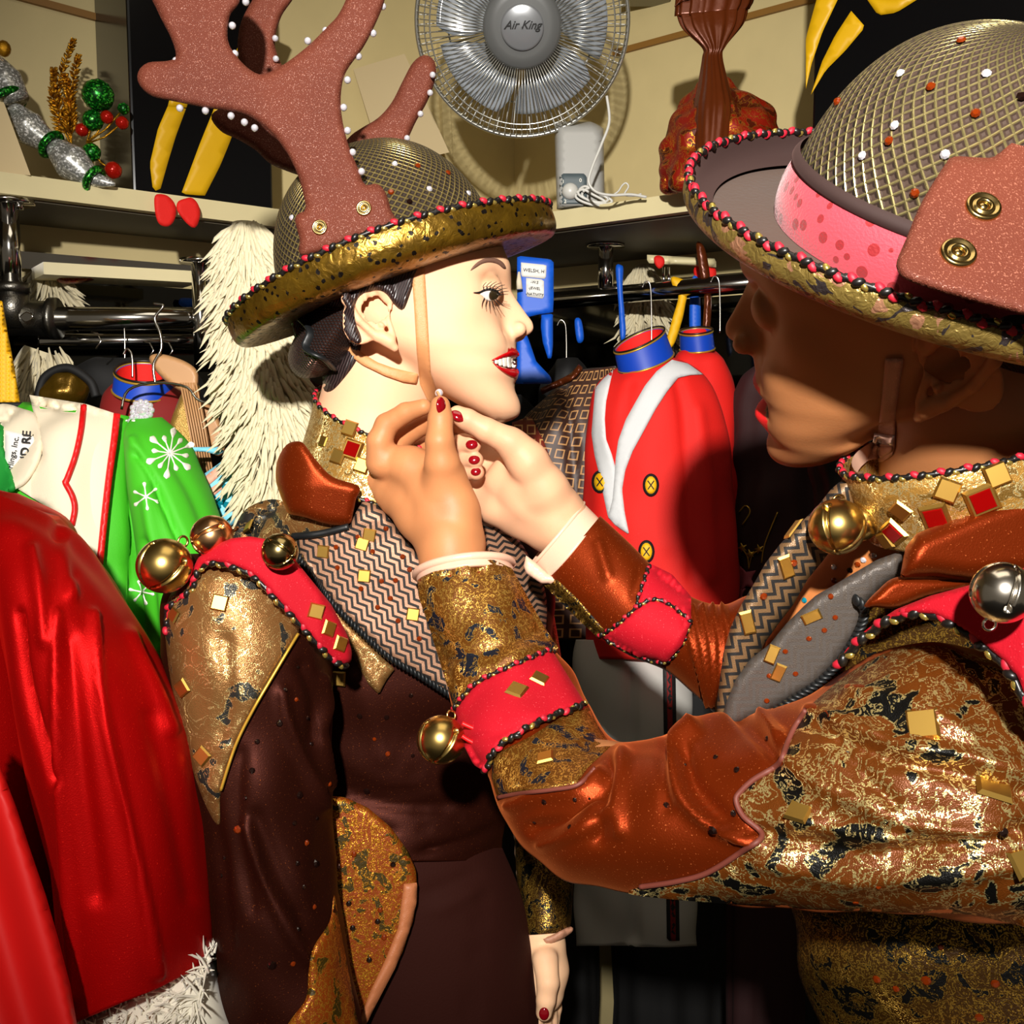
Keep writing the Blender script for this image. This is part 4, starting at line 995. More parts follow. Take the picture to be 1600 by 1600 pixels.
# collar stand round the neck
cs1 = loft([(494,612,718,690,.965,.965,.072,.022),(489,640,710,718,.965,.965,.074,.022),(480,672,700,748,.965,.965,.077,.024),(471,700,694,780,.965,.965,.08,.026)], 20, 80, cap=False)
cst = mk('collar_stand', cs1[0], cs1[1], M['collargold'], coat1, uv=cs1[2]); fs_ = cst.modifiers.new('s', 'SOLIDIFY'); fs_.thickness = .003
CS1 = Surf(cs1[:2])
braid('braided_trim', np.vstack([cs1[0][:80], cs1[0][:1]]), .0024, BR, coat1)
bt = cs1[0][19*80:20*80]; braid('braided_trim', np.vstack([bt, bt[:1]]), .0024, BR, coat1)
for x, y, m, k in [(548,670,'squarestud',.0075),(551,703,'redgem',.0078),(529,714,'squarestud',.0072),(566,728,'squarestud',.007),(507,690,'squarestud',.005)]:
    stone(coat1, CS1, x, y, k*.9, 'square', m, .35, .0016)
    if m == 'redgem': stone(coat1, CS1, x, y, k*1.12, 'square', 'squarestud', .35, .0004)
panel('velvet_collar', [(470,690),(452,692),(440,705),(432,725),(431,750),(436,768),(445,792),(452,803),(475,808),(512,819),(545,819),(552,800),(556,781),(561,760),(520,745),(495,720),(480,700)], lambda x, y: .872 + np.clip((490-x)/60, 0, 2)**2*.022 + np.clip((y-760)/60, 0, 1)*.006, .006, M['velcop'], coat1, step=5, rnd=16, smooth=True, back=.01)
# epaulette
EP = [(256,985),(257,950),(272,935),(292,922),(299,895),(309,872),(335,852),(362,841),(390,838),(415,842),(445,860),(466,881),(497,919),(518,945),(531,969),(544,995),(550,1019),(549,1034),(538,1040),(522,1034),(500,1012),(478,988),(459,966),(442,948),(425,931),(408,912),(394,900),(375,890),(356,884),(335,880),(319,884),(308,900),(302,920),(285,938),(266,955),(262,985)]
epd = lambda x, y: np.interp(x, [256, 300, 360, 430, 500, 550], [.815, .800, .785, .782, .795, .82])
epo = panel('epaulette', EP, epd, .008, M['pinkred'], coat1, step=5, rnd=9, back=.008, smooth=False); EPS = Surf(panel.last)
ep_line = crom([(259,985),(261,955),(285,936),(301,918),(308,898),(320,882),(350,882),(394,899),(425,930),(459,965),(500,1011),(522,1033),(540,1041)], 120)
braid('braided_trim', PA(ep_line[:, 0], ep_line[:, 1], epd(ep_line[:, 0], 0)-.004), .0031, BR, coat1)
for x, y in [(494,955),(514,982),(532,1006)]: stone(coat1, EPS, x, y, .0058, 'square', 'squarestud', .25+math.pi/8*0, .0)
def bell(parent, x, y, d, rpx, m, ang=0.0, slot=(0, 1), name='jingle_bell'):
    """a sleigh bell: round shell with crossing slots, end holes and a waist bead"""
    c = np.array(P(x, y, d)); r = rpx*d/FPX
    A = np.array(Rv*math.cos(ang) - Uv*math.sin(ang)); B = np.array(Rv*math.sin(ang) + Uv*math.cos(ang)); Cc = -FA
    nu, nv = 120, 90; V = []; 
    for i in range(nv+1):
        a = math.pi*i/nv
        for j in range(nu):
            b = 2*math.pi*j/nu
            p = np.array((math.sin(a)*math.cos(b), math.sin(a)*math.sin(b), math.cos(a)))   # z axis = bell axis
            k = 1.0
            # slots: two crossing great-circle arcs on the lower half
            if p[2] < .45:
                for q in (0, 1):
                    dist = abs(p[q]);
                    if dist < .06: k -= .16*(1-(dist/.06)**6)
                for hx, hy in ((1, 0), (-1, 0), (0, 1), (0, -1)):
                    ph = np.array((hx*.94, hy*.94, .34)); dd = np.linalg.norm(p-ph)
                    if dd < .14: k -= .14*(1-(dd/.14)**4)
            if abs(p[2]-.05) < .03: k += .0
            V.append(p*k)
    V = np.array(V); F = [(i*nu+j, (i+1)*nu+j, (i+1)*nu+(j+1) % nu, i*nu+(j+1) % nu) for i in range(nv) for j in range(nu)]
    ax = np.array((slot[0], slot[1], slot[2] if len(slot) > 2 else .3)); ax = ax[0]*RA - ax[1]*UA - ax[2]*FA; ax /= np.linalg.norm(ax)
    e1 = np.cross(ax, FA*.6+UA*.8+RA*.3); e1 /= np.linalg.norm(e1); e2 = np.cross(ax, e1)
    Wd = c + r*(V[:, :1]*e1 + V[:, 1:2]*e2 - V[:, 2:]*ax*1.0)
    F = [f[::-1] for f in F]
    Fq = np.array(F[:1]); 
    o = mk(name, Wd, F, m, parent); fixn(o)
    nb = c - ax*r*1.12; tor = []
    th = np.linspace(0, 2*np.pi, 17); loop = np.array([nb + r*.2*(math.cos(t)*e1 + math.sin(t)*-ax) for t in th]); mk('bell_loop', *tube(loop, r*.05, 6, cap=False), m, o)
    return o
bell(coat1, 257, 884, .79, 43, M['bellgold'], 0, (-.5, .85, .5))
bell(coat1, 331, 838, .80, 33, M['bellrose'], 0, (-.85, .3, .6))
bell(coat1, 437, 862, .765, 29, M['belldark'], 0, (.8, .2, .6))
panel('peplum', [(514,1243),(540,1246),(575,1262),(610,1292),(636,1328),(650,1360),(652,1400),(645,1440),(628,1490),(600,1545),(566,1610),(545,1660),(470,1660),(480,1500),(500,1400),(512,1300)], lambda x, y: .885 + (x-520)*.0001 + (y-1240)*-.00003, .003, M['brocpep'], coat1, step=8, rnd=6, back=.002, smooth=False)
PPS = Surf(panel.last)
panel('peplum_edging', [(631,1381),(652,1379),(651,1410),(640,1455),(618,1512),(590,1565),(570,1605),(560,1600),(578,1550),(602,1500),(622,1450)], PPS, .0025, M['plaincopper'], coat1, off=.001, step=5, rnd=3, smooth=False)
panel('sleeve_brocade', [(522,1398),(515,1440),(490,1480),(482,1520),(478,1560),(450,1600),(430,1650),(575,1650),(560,1600),(545,1520),(530,1440)], SS1, .003, M['brocpep'], coat1, off=.0008, step=7, rnd=4)
JK1 = Surf((t1v, t1[1]), (s1v, s1[1]))
for x, y, r in [(315,918,2),(367,960,3),(435,985,2.5),(286,990,2),(359,1013,4),(316,1023,3),(405,1025,3),(292,1056,2.5),(387,1068,3),(316,1075,2.5),(356,1105,4),(295,1155,2.5),(323,1211,3),(465,1042,3),(445,1078,3.5),(463,1093,3),(437,1130,5),(480,1122,3),(402,1159,3.5),(487,1162,3),(562,1119,4.5),(604,1121,4),(642,1087,3.5),(585,1155,3),(606,1178,4),(645,1181,3),(394,1204,4),(468,1242,5),(515,1225,3.5),(573,1236,5),(383,1247,3),(460,1286,3.5),(372,1296,5.5),(493,1349,5.5),(465,1349,3.5),(479,1317,4),(475,1386,3),(491,1417,3.5),(425,1508,6),(458,1506,3.5),(466,1452,3.5),(350,1340,3),(345,1368,3),(495,1278,3),(586,1327,4.5),(556,1300,3.5),(620,1380,3)]:
    stone(coat1, JK1, x, y, r*.86/1600*1.15, m='darkgem' if (int(x+y) % 4) else 'amber')
for x, y, m in [(553,1335,'amber'),(614,1351,'darkgem'),(545,1412,'darkgem'),(594,1422,'amber'),(530,1354,'amber'),(577,1500,'darkgem'),(590,1440,'darkgem'),(551,1450,'darkgem'),(600,1465,'amber')]: stone(coat1, PPS, x, y, .0026, m=m)
for x, y, a, r in [(345,943,.2,.0062),(290,1073,.9,.006),(320,1180,.7,.006),(278,962,.5,.005)]: stone(coat1, SS1, x, y, r, 'square', 'squarestud', a, .004)
stone(coat1, TSS, 531, 1059, .0065, 'square', 'squarestud', .05, .004); stone(coat1, TSS, 400, 829, .006, 'square', 'squarestud', .2, .008)
for x, y, a in [(505,862,.1),(577,836,.2),(569,900,.1),(645,960,.15),(566,850,.3),(620,920,.1)][:5]: stone(coat1, LP1, x, y, .0055, 'square', 'squarestud', a, .0)
for x, y in [(525,855),(559,839),(603,826),(582,862),(527,887),(596,908),(564,920),(622,970),(590,949),(655,998),(618,907),(629,870),(640,890),(610,935)]: stone(coat1, LP1, x, y, .0024, m='amber')
# ================================================================== RIGHT PERSON
qw = P(1560, 1500, .72)
person2 = root('person', 'person leaning in from the right with shaded face, spotted-band hat and copper velvet jacket', 'person', (qw.x, qw.y, 0))
HEAD2 = []
for py, a, b, c, d_, e in HEAD1:
    if py <= 553: HEAD2.append((py, a, b, c, d_, e))
HEAD2 = [q if q[0] <= 524 else (524+(q[0]-524)*1.5, *q[1:]) for q in HEAD2]
HEAD2 += [(571,803,814,590,97,20),(574,801,801,598,96,20),(579,800,785,610,94,19),(598,801,785,655,86,19),(602,801,804,662,84,19),(606,801,814,668,82,19),(614,801,818,676,78,19),(622,800,810,684,75,18),
 (629,798,800,676,72,18),(638,800,804,688,66,20),(650,803,809,702,58,20),(659,803,810,718,50,20),(667,800,808,734,40,20),(673,791,802,752,28,18),(678,782,788,770,10,16)]
R2 = Matrix(((-0.8825857, -0.37728763, -0.28052903), (0.46735432, -0.76903535, -0.43607863), (-0.05120966, -0.51598321, 0.8550666))).to_4x4()
fx2 = R2.to_3x3().col[0]; fy2 = R2.to_3x3().col[1]; fz2 = R2.to_3x3().col[2]
H2 = Matrix.Translation(P(1135, 518, .664) - R2 @ Vector(((833-680)*S0, 0, (500-512)*S0))) @ R2
def col2(v):
    c = np.ones((len(v), 4)); c[:, :3] = np.array(lin('#ad7145'))*(1+wob(v, .05, .05, 2))[:, None]
    px = 680 + v[:, 0]/S0; py = 500 - v[:, 2]/S0; ay = np.abs(v[:, 1])
    def setc(m, col): c[m, :3] = np.array(lin(col))
    setc((px > 774) & (ay < .026) & (py > 600+(815-px)*0.1) & (py < 626-(815-px)*0.18), '#e0101c')
    setc((px > 786) & (ay < .026) & (py > 556+(810-px)*.4) & (py < 573-(810-px)*.1), '#c00e18')
    setc((px > 778) & (ay < .024) & (py >= 574) & (py <= 601), '#3a0d0a')
    return c
X_ = lambda x, y, d: tuple(P(x, y, d))
nb2 = P(1500, 800, .68)
coarse2 = [(P(1500, 830, .70), P(1500, 900, .72), .04, .045), (P(1500, 1020, .80), P(1530, 1400, .80), .075, .08), (P(1530, 1400, .78), P(1560, 1560, .78), .09, .10),
 (Vector((qw.x, qw.y-.03, .95)), Vector((qw.x+.05, qw.y-.02, .48)), .085, .055), (Vector((qw.x+.05, qw.y-.02, .48)), Vector((qw.x+.10, qw.y-.02, .08)), .05, .035), (Vector((qw.x+.10, qw.y-.02, .05)), Vector((qw.x-.04, qw.y-.03, .035)), .04, .032),
 (Vector((qw.x, qw.y+.09, .95)), Vector((qw.x+.02, qw.y+.12, .48)), .085, .055), (Vector((qw.x+.02, qw.y+.12, .48)), Vector((qw.x+.06, qw.y+.13, .08)), .05, .035), (Vector((qw.x+.06, qw.y+.13, .05)), Vector((qw.x-.09, qw.y+.12, .035)), .04, .032),
 (P(1600, 1200, .63), P(1350, 1215, .62), .045, .04), (P(1350, 1215, .62), P(900, 1260, .705), .042, .036), (P(910, 1250, .70), P(820, 1110, .78), .033, .027), (P(820, 1110, .78), P(755, 990, .825), .027, .023), (P(755, 990, .825), P(718, 890, .845), .023, .021),
 (P(1400, 1040, .82), P(1180, 1050, .84), .04, .032), (P(1180, 1050, .84), P(1020, 975, .87), .03, .024), (P(1020, 975, .87), P(885, 845, .9), .024, .021)]
N0 = H2 @ Vector(((590-680)*S0, 0, (500-600)*S0)); N1 = P(1515, 830, .71)
al2 = math.radians(16)
X2 = -Rv*math.cos(al2) + Uv*math.sin(al2); z0 = Rv*math.sin(al2) + Uv*math.cos(al2); ph2 = math.radians(38)
X2 = (X2 + Fv*0.10).normalized(); Z2 = z0*math.cos(ph2) - Fv*math.sin(ph2); Z2 = (Z2 - X2*Z2.dot(X2)).normalized()
HC2 = P(1478, 394, .585)
_ci = H2.inverted(); CUT = (_ci @ (HC2 - Z2*.008), (_ci.to_3x3() @ Z2))
body2, HS2, _ = make_body(person2, head_fn(HEAD2, CUT), H2, (-.135, -.10, -.22), (.105, .10, .145), 0.0016, [(N0, N1, .054, .062)], col2, [handA, handB], [(tuple(a), tuple(b), r, s) for a, b, r, s in coarse2], M['skin2'])
tl = H2 @ Vector(((797-680)*S0, 0, (500-563)*S0))
def arc_teeth(nm, px0, py, hgt, up):
    parts = []
    for i in range(-4, 5):
        a = i*.17; c = H2 @ Vector(((px0-680)*S0 - .035*(1-math.cos(a)), .035*math.sin(a)*1.1, (500-py)*S0)); e = [np.array(fx2*math.cos(a)-fy2*math.sin(a)*-1)*.0028, np.array(fy2*math.cos(a))*.0034, np.array(fz2)*hgt]
        parts.append(ellipsoid(c, e, 10, 8))
    return mk(nm, *merge(parts), M['teeth'], body2)
arc_teeth('teeth', 798, 578, .005, 1)
for a in [(689, 634, .8275, (0, -1), .0145, .0098, (.75, -.1, .75)), ]: nail(body2, None, a[0], a[1], a[2], a[3], a[4], a[5], a[6])
nail(body2, None, 716, 650, .8525, (-1, -.5), .0145, .0095, (.1, -.35, .9))
nail(body2, None, 737, 694.5, .8695, (1, -.05), .0105, .0085, (0, -.2, 1)); nail(body2, None, 741, 718.5, .871, (1, -.05), .0100, .0082, (0, -.2, 1)); nail(body2, None, 743.5, 737, .8742, (1, -.12), .0090, .0074, (0, -.2, 1))
# chin strap of the helper
panel('chin_strap', [(1383,560),(1412,560),(1400,640),(1398,700),(1394,712),(1378,722),(1345,723),(1342,715),(1362,705),(1371,680),(1378,620)], HS2, .0012, M['ribbon2'], body2, off=.002, step=4, rnd=2, smooth=False)
panel('strap_buckle', [(1366,676),(1398,680),(1395,697),(1363,693)], HS2, .0022, M['crystal'], body2, off=.0035, step=4, rnd=2, smooth=False)
panel('chin_strap', [(1366,696),(1396,698),(1393,706),(1376,716),(1345,722),(1362,706)], HS2, .0012, M['ribbon2'], body2, off=.004, step=4, rnd=2, smooth=False)
hr = loft([(1420,420,1640,420,.58,.56,.05),(1450,500,1680,480,.58,.58,.06),(1480,560,1700,540,.59,.60,.065),(1520,610,1700,600,.62,.64,.06),(1560,650,1690,640,.66,.67,.04)], 24, 40)
mk('hair', hr[0], hr[1], M['hair'], person2, uv=hr[2])
hat2, CR2, BT2, W2 = hat(person2, HC2, X2, Z2, .152, .134, .098, .086, .120,
    dict(felt=M['felt'], bind=M['feltdark'], under=M['goldunder2'], rr=.0026, crown=M['crownmesh2'], bands=[('spotted_band', .0, .030, .004, M['spot']), ('crown_piping', .029, .037, .0045, M['feltdark'])], tight=1.3, seq=(0, 1, 2, 1, 0, 1)), lift=.004, curl=.5)
AP4 = [(1640,20),(1600,161),(1585,188),(1570,220),(1555,244),(1530,246),(1499,244),(1484,247),(1476,258),(1455,290),(1435,326),(1417,370),(1402,405),(1401,420),(1412,435),(1450,450),(1525,472),(1600,492),(1700,520),(1780,420),(1760,250),(1800,100),(1850,-50),(1700,-60)]
panel('antler', AP4, lambda x, y: .452 + (450-y)*.00016, .005, M['antler'], hat2, step=9, rnd=12, back=.006); ANT2 = Surf(panel.last)
eyelet(hat2, ANT2, 1536, 324, .0082, 0); eyelet(hat2, ANT2, 1497, 396, .0082, 0)
panel('hat_tab', [(1560,505),(1580,492),(1640,500),(1640,530),(1590,522)], .47, .003, M['black'], hat2, step=5, rnd=4)
for x, y, m in [(1555,29,'crystal'),(1370,58,'crystal'),(1502,66,'amber'),(1408,117,'crystal'),(1541,117,'crystal'),(1455,137,'amber'),(1524,178,'amber'),(1399,197,'crystal'),(1390,221,'amber'),(1349,244,'crystal'),(1477,242,'crystal'),(1595,152,'darkgem'),(1430,302,'amber'),(1460,20,'amber'),(1310,160,'amber')]:
    stone(hat2, CR2, x, y, .0024, m=m, off=.001)

# ---- jacket
t2 = loft([(1385,815,1700,800,.66,.68,.055),(1340,825,1780,820,.67,.71,.08),(1275,850,1850,860,.69,.72,.09),(1215,920,1900,930,.72,.75,.10),(1160,1010,1900,1010,.75,.77,.11),(1125,1100,1880,1100,.77,.78,.11),(1135,1200,1850,1200,.78,.78,.10),(1200,1320,1830,1320,.78,.78,.10),(1245,1430,1840,1430,.78,.78,.10),(1255,1520,1860,1520,.78,.78,.11),(1300,1620,1880,1620,.78,.78,.12),(1330,1700,1880,1700,.78,.78,.12)], 90, 110)
t2v = t2[0] + vnormals(t2[0], t2[1])*wob(t2[0], .09, .002, 15)[:, None]
coat2 = mk('jacket', t2v, t2[1], M['brocdark'], person2, uv=t2[2]); TS2 = Surf((t2v, t2[1]))
k2 = loft([(1330,1640,1860,1640,.78,.78,.115),(1340,1900,1900,1900,.78,.78,.11),(1380,2400,1950,2400,.78,.78,.10),(1450,2900,2000,2900,.78,.78,.09),(1500,3500,2000,3500,.78,.78,.08)], 40, 60)
mk('breeches', k2[0], k2[1], M['black'], person2)
# near arm, in one sleeve from shoulder to cuff
a2 = loft([(652,905,800,886,.842,.842,.040),(664,950,820,925,.832,.832,.043),(684,1010,850,990,.82,.82,.047),(704,1070,890,1045,.80,.80,.052),(716,1125,915,1095,.775,.775,.056),(735,1170,935,1130,.755,.755,.058),(762,1218,966,1160,.73,.73,.06),(792,1280,1002,1158,.705,.70,.062),(835,1338,1060,1138,.68,.68,.066),(905,1372,1125,1112,.66,.66,.068),(1000,1392,1185,1112,.64,.64,.068),(1120,1402,1250,1092,.62,.62,.07),(1250,1410,1320,1050,.60,.60,.075),(1380,1414,1395,1012,.585,.585,.08),(1500,1418,1480,1006,.575,.575,.085),(1640,1420,1600,1040,.57,.57,.085),(1800,1420,1780,1080,.57,.57,.08)], 190, 120)
FLD = [([(1085,1140),(1055,1170),(1062,1230),(1090,1270),(1140,1300),(1180,1312)], 10, .011), ([(1070,1180),(1085,1230),(1130,1285)], 10, -.007), ([(1040,1150),(1035,1200),(1045,1260)], 8, -.004), ([(955,1200),(940,1260),(935,1310)], 10, -.005), ([(975,1180),(965,1240),(970,1300)], 9, .005),
 ([(800,1260),(850,1245),(905,1240),(940,1210)], 10, .007), ([(830,1295),(880,1280),(930,1240)], 9, -.006), ([(845,1320),(900,1300),(950,1270)], 9, .005), ([(1150,1110),(1185,1150),(1215,1190)], 10, -.006), ([(1190,1120),(1215,1150)], 8, .006),
 ([(1280,1130),(1330,1160),(1400,1190),(1480,1205),(1600,1240)], 9, -.007), ([(1270,1115),(1340,1140),(1420,1165),(1520,1185),(1600,1205)], 11, .006), ([(1230,1190),(1290,1230),(1360,1260),(1440,1290),(1560,1300)], 12, .006), ([(1180,1300),(1260,1325),(1350,1340),(1480,1330),(1600,1300)], 10, -.008), ([(1240,1280),(1330,1300),(1420,1310)], 9, .005), ([(1300,1160),(1350,1210),(1400,1260)], 8, -.005), ([(740,1155),(830,1130),(900,1115)], 6, -.002), ([(700,1030),(780,1010),(840,985)], 6, -.003), ([(735,1050),(790,1030),(850,1010)], 6, .003), ([(1190,1345),(1300,1370),(1450,1372),(1600,1350)], 10, .004), ([(1330,1080),(1420,1100),(1520,1150)], 10, .004)]
a2v = folds(a2[0], a2[1], FLD); a2v = a2v + vnormals(a2v, a2[1])*wob(a2v, .05, .0014, 21)[:, None]
slv2 = mk('sleeve', a2v, a2[1], M['velcop'], coat2, uv=a2[2]); AS2 = Surf((a2v, a2[1]))
panel('cuff_brocade', [(652,905),(700,882),(770,874),(800,888),(820,925),(848,975),(872,1012),(866,1024),(800,1040),(745,1068),(710,1108),(695,1060),(672,985),(655,935)], AS2, .0025, M['brocgold'], coat2, off=.0006, step=6, rnd=4, smooth=False)
panel('sleeve_brocade', [(770,1180),(830,1150),(900,1105),(918,1100),(935,1135),(955,1165),(950,1170),(918,1200),(900,1225),(860,1232),(800,1238),(776,1244),(768,1215)], AS2, .0025, M['brocgold'], coat2, off=.0006, step=6, rnd=4, smooth=False)
UB = [(1259,1109),(1240,1140),(1229,1165),(1222,1185),(1210,1199),(1178,1218),(1158,1236),(1150,1250),(1161,1275),(1191,1305),(1160,1330),(1105,1364),(1055,1378),(1000,1386),(1000,1400),(1250,1420),(1500,1428),(1680,1426),(1680,1070),(1600,1050),(1480,1012),(1400,1015),(1330,1050)]
panel('sleeve_brocade', UB, AS2, .002, M['brocshoulder'], coat2, off=.0006, step=8, rnd=5)
pp_ = path_on(AS2, UB[:14], .0025); mk('sleeve_piping', *tube(pp_, .0016, 8), simple('mauve_brown_piping', '#6b3226', .6), coat2)
pp_ = path_on(AS2, [(778,1246),(810,1240),(862,1234),(903,1226),(930,1200)], .0025); mk('sleeve_piping', *tube(pp_, .0014, 8), bpy.data.materials['mauve_brown_piping'], coat2)
# cherry band with braid on near forearm
panel('cuff_band', [(709,1108),(745,1065),(800,1038),(860,1012),(890,1060),(915,1100),(890,1108),(840,1128),(800,1150),(775,1172),(757,1206),(740,1195),(722,1160)], AS2, .006, M['pinkred'], coat2, off=.003, step=5, rnd=5, smooth=False); CB = Surf(panel.last)
braid('braided_trim', path_on(AS2, [(709,1108),(740,1070),(790,1044),(862,1014)], .009), .0021, BR, coat2)
braid('braided_trim', path_on(AS2, [(757,1206),(775,1170),(808,1147),(850,1124),(915,1100)], .009), .0026, BR, coat2, seq=(1, 0, 1, 2, 1))
for x, y, r in [(807.5,1078,.0066),(843,1060,.006)]: stone(coat2, CB, x, y, r, 'square', 'squarestud', .78, .0)
b3 = bell(coat2, 689, 1156, .735, 38, M['bellgold'], 0, (-.35, .8, .5))
lp = crom([(722,1130),(745,1140),(790,1155),(810,1160),(818,1150),(800,1170),(765,1172),(735,1158),(722,1150)], 60); mk('elastic_loop', *tube(PA(lp[:, 0], lp[:, 1], np.full(60, .722)), .0016, 8), M['redtrim'], coat2)
# blush cuff
cf = loft([(650,900,800,880,.846,.846,.042,-.010),(652,912,803,894,.842,.842,.044,-.010)], 8, 60, cap=False); o_ = mk('shirt_cuff', cf[0], cf[1], M['cuff'], coat2); md = o_.modifiers.new('s', 'SOLIDIFY'); md.thickness = .004
rim = cf[0][:60]; mk('cuff_hem', *tube(np.vstack([rim, rim[:1]]), .0034, 8), M['cuff'], coat2)
# far arm sleeve
b2 = loft([(850,912,938,806,.895,.895,.034),(890,950,985,850,.885,.885,.038),(935,993,1040,905,.875,.875,.042),(985,1025,1085,935,.865,.865,.045),(1040,1048,1130,945,.855,.855,.047),(1085,1085,1170,930,.845,.845,.048),(1125,1120,1210,930,.835,.835,.052),(1180,1150,1260,950,.82,.82,.06)], 100, 70)
b2v = folds(b2[0], b2[1], [([(1065+i*16, 950), (1080+i*15, 1000), (1098+i*10, 1060), (1110+i*8, 1100)], 4, .006) for i in range(5)] + [([(935,850),(950,900)], 7, .003), ([(1000,890),(990,930)], 6, -.002)])
mk('sleeve', b2v, b2[1], M['velcop'], coat2); BS2 = Surf((b2v, b2[1]))
panel('sleeve_brocade', [(848,912),(870,905),(905,938),(945,985),(938,1000),(900,965),(865,930)], BS2, .002, M['brocdark'], coat2, off=.0006, step=5, rnd=3, smooth=False)
panel('cuff_band', [(935,992),(960,978),(992,950),(1005,905),(1015,880),(1050,897),(1080,932),(1080,970),(1062,1010),(1040,1036),(1000,1028)], BS2, .006, M['pinkred'], coat2, off=.003, step=5, rnd=4, smooth=False); CB2 = Surf(panel.last)
panel('band_tab', [(994,950),(1022,934),(1050,945),(1080,972),(1066,1008),(1040,1036),(1000,1028),(960,1008),(940,995),(970,975)], CB2, .003, M['pinkred'], coat2, off=.001, step=5, rnd=4, smooth=False)
braid('braided_trim', path_on(CB2, [(937,994),(965,976),(994,950),(1022,936),(1052,948),(1078,970)], .004), .002, BR, coat2)
braid('braided_trim', path_on(CB2, [(1078,972),(1066,1006),(1040,1034),(1005,1028),(950,1002)], .004), .002, BR, coat2)
braid('braided_trim', path_on(BS2, [(993,948),(1002,920),(1015,882)], .008), .0018, BR, coat2)
cfb = loft([(828,886,912,786,.905,.905,.034,.002),(852,908,936,810,.895,.895,.036,.002)], 8, 50, cap=False); o_ = mk('shirt_cuff', cfb[0], cfb[1], M['cuff'], coat2); md = o_.modifiers.new('s', 'SOLIDIFY'); md.thickness = .003
rim = cfb[0][:50]; mk('cuff_hem', *tube(np.vstack([rim, rim[:1]]), .0018, 8), M['cuff'], coat2)
panel('cuff_tab', [(822,868),(836,878),(858,898),(880,902),(868,912),(846,912),(822,896),(818,884)], .875, .004, M['cuff'], coat2, step=4, rnd=3, smooth=False, back=.004)
# lapels, collar, shirt
panel('shirt_front', [(1285,870),(1350,800),(1380,830),(1410,862),(1380,880),(1300,920),(1245,965),(1195,1015),(1200,980)], TS2, .002, simple('nude_net', '#b9713c', .5), coat2, off=.004, step=6, rnd=3, smooth=False); SH2 = Surf(panel.last)
panel('lapel', [(1350,735),(1325,741),(1298,765),(1275,794),(1245,822),(1219,850),(1196,880),(1178,912),(1158,945),(1141,981),(1130,1020),(1125,1060),(1120,1100),(1122,1142),(1150,1090),(1175,1045),(1194,1006),(1216,975),(1240,944),(1262,905),(1287,875),(1305,850),(1340,800)], lambda x, y: .665 + (1142-y)*-.00012 + (1230-x)*-.00005, .012, M['zig2'], coat2, step=6, rnd=22, smooth=False, back=.012); LF2 = Surf(panel.last)
ls = path_on(LF2, [(1285,880),(1262,910),(1242,945),(1216,978),(1196,1006)], .002); mk('lapel_edge', *tube(ls, .0022, 8), M['goldlump'], coat2)
panel('lapel', [(1412,852),(1406,862),(1388,868),(1369,875),(1335,895),(1300,916),(1275,930),(1256,947),(1228,975),(1203,1006),(1172,1030),(1147,1062),(1132,1100),(1124,1146),(1160,1130),(1203,1112),(1240,1092),(1275,1072),(1305,1040),(1325,1012),(1342,990),(1350,966),(1350,947),(1381,916),(1408,900)], lambda x, y: .62 + (y-900)*.00010 + (1260-x)*.00006, .010, M['greylap'], coat2, step=6, rnd=16, smooth=False, back=.012); LG2 = Surf(panel.last)
cc = PA(*[np.array(q) for q in zip(*[(x, y, .60+(y-900)*.0001) for x, y in crom([(1338,938),(1350,950),(1348,972),(1330,1008),(1305,1042),(1275,1070),(1240,1092),(1210,1112)], 60)])]); ropecord('black_cord', cc, .0036, M['blackcord'], coat2)
cs2 = loft([(1334,745,1760,610,.60,.66,.07,.020),(1344,772,1765,655,.60,.665,.072,.021),(1362,808,1770,705,.605,.67,.075,.022),(1387,858,1780,760,.61,.675,.08,.024)], 24, 90, cap=False)
o_ = mk('collar_stand', cs2[0], cs2[1], M['collargold'], coat2, uv=cs2[2]); md = o_.modifiers.new('s', 'SOLIDIFY'); md.thickness = .003; CS2 = Surf(cs2[:2])
braid('braided_trim', np.vstack([cs2[0][:90], cs2[0][:1]]), .0023, BR, coat2)
il = loft([(1348,745,1700,670,.605,.65,.055,.025),(1360,775,1720,720,.61,.66,.06,.03)], 8, 60, cap=False); mk('collar_lining', il[0], il[1], M['cuff'], coat2)
for x, y, m, r, a in [(1409,795,'squarestud',.006,.35),(1480,765,'squarestud',.0068,.3),(1398,830,'redgem',.0062,.3),(1462,806,'redgem',.0066,-.5),(1534,781,'redgem',.0072,-.5),(1387,842,'squarestud',.006,.6),(1556,742,'squarestud',.007,-.4)]:
    stone(coat2, CS2, x, y, r*.9, 'square', m, a, .0016)
    if m == 'redgem': stone(coat2, CS2, x, y, r*1.15, 'square', 'squarestud', a, .0004)
panel('velvet_collar', [(1412,869),(1415,855),(1432,834),(1459,822),(1537,789),(1600,769),(1700,735),(1800,730),(1800,900),(1600,900),(1516,907),(1459,900),(1406,902)], lambda x, y: .575 + (x-1500)*.00002, .018, M['velcop'], coat2, step=7, rnd=30, smooth=False, back=.012)
panel('velvet_collar', [(1350,947),(1372,922),(1397,903),(1440,900),(1519,908),(1506,918),(1444,934),(1400,950),(1368,949)], lambda x, y: .585 + x*0, .010, M['velcop'], coat2, step=5, rnd=14, back=.01)
EP2 = [(1309,1038),(1322,1015),(1340,995),(1365,975),(1400,952),(1453,931),(1519,913),(1600,887),(1760,870),(1760,1180),(1640,1130),(1600,1094),(1587,1062),(1565,1035),(1537,1012),(1515,995),(1491,979),(1459,964),(1425,961),(1400,968),(1381,976),(1357,992),(1337,1011)]
e2d = lambda x, y: np.interp(x, [1300, 1420, 1600, 1760], [.57, .525, .48, .47])
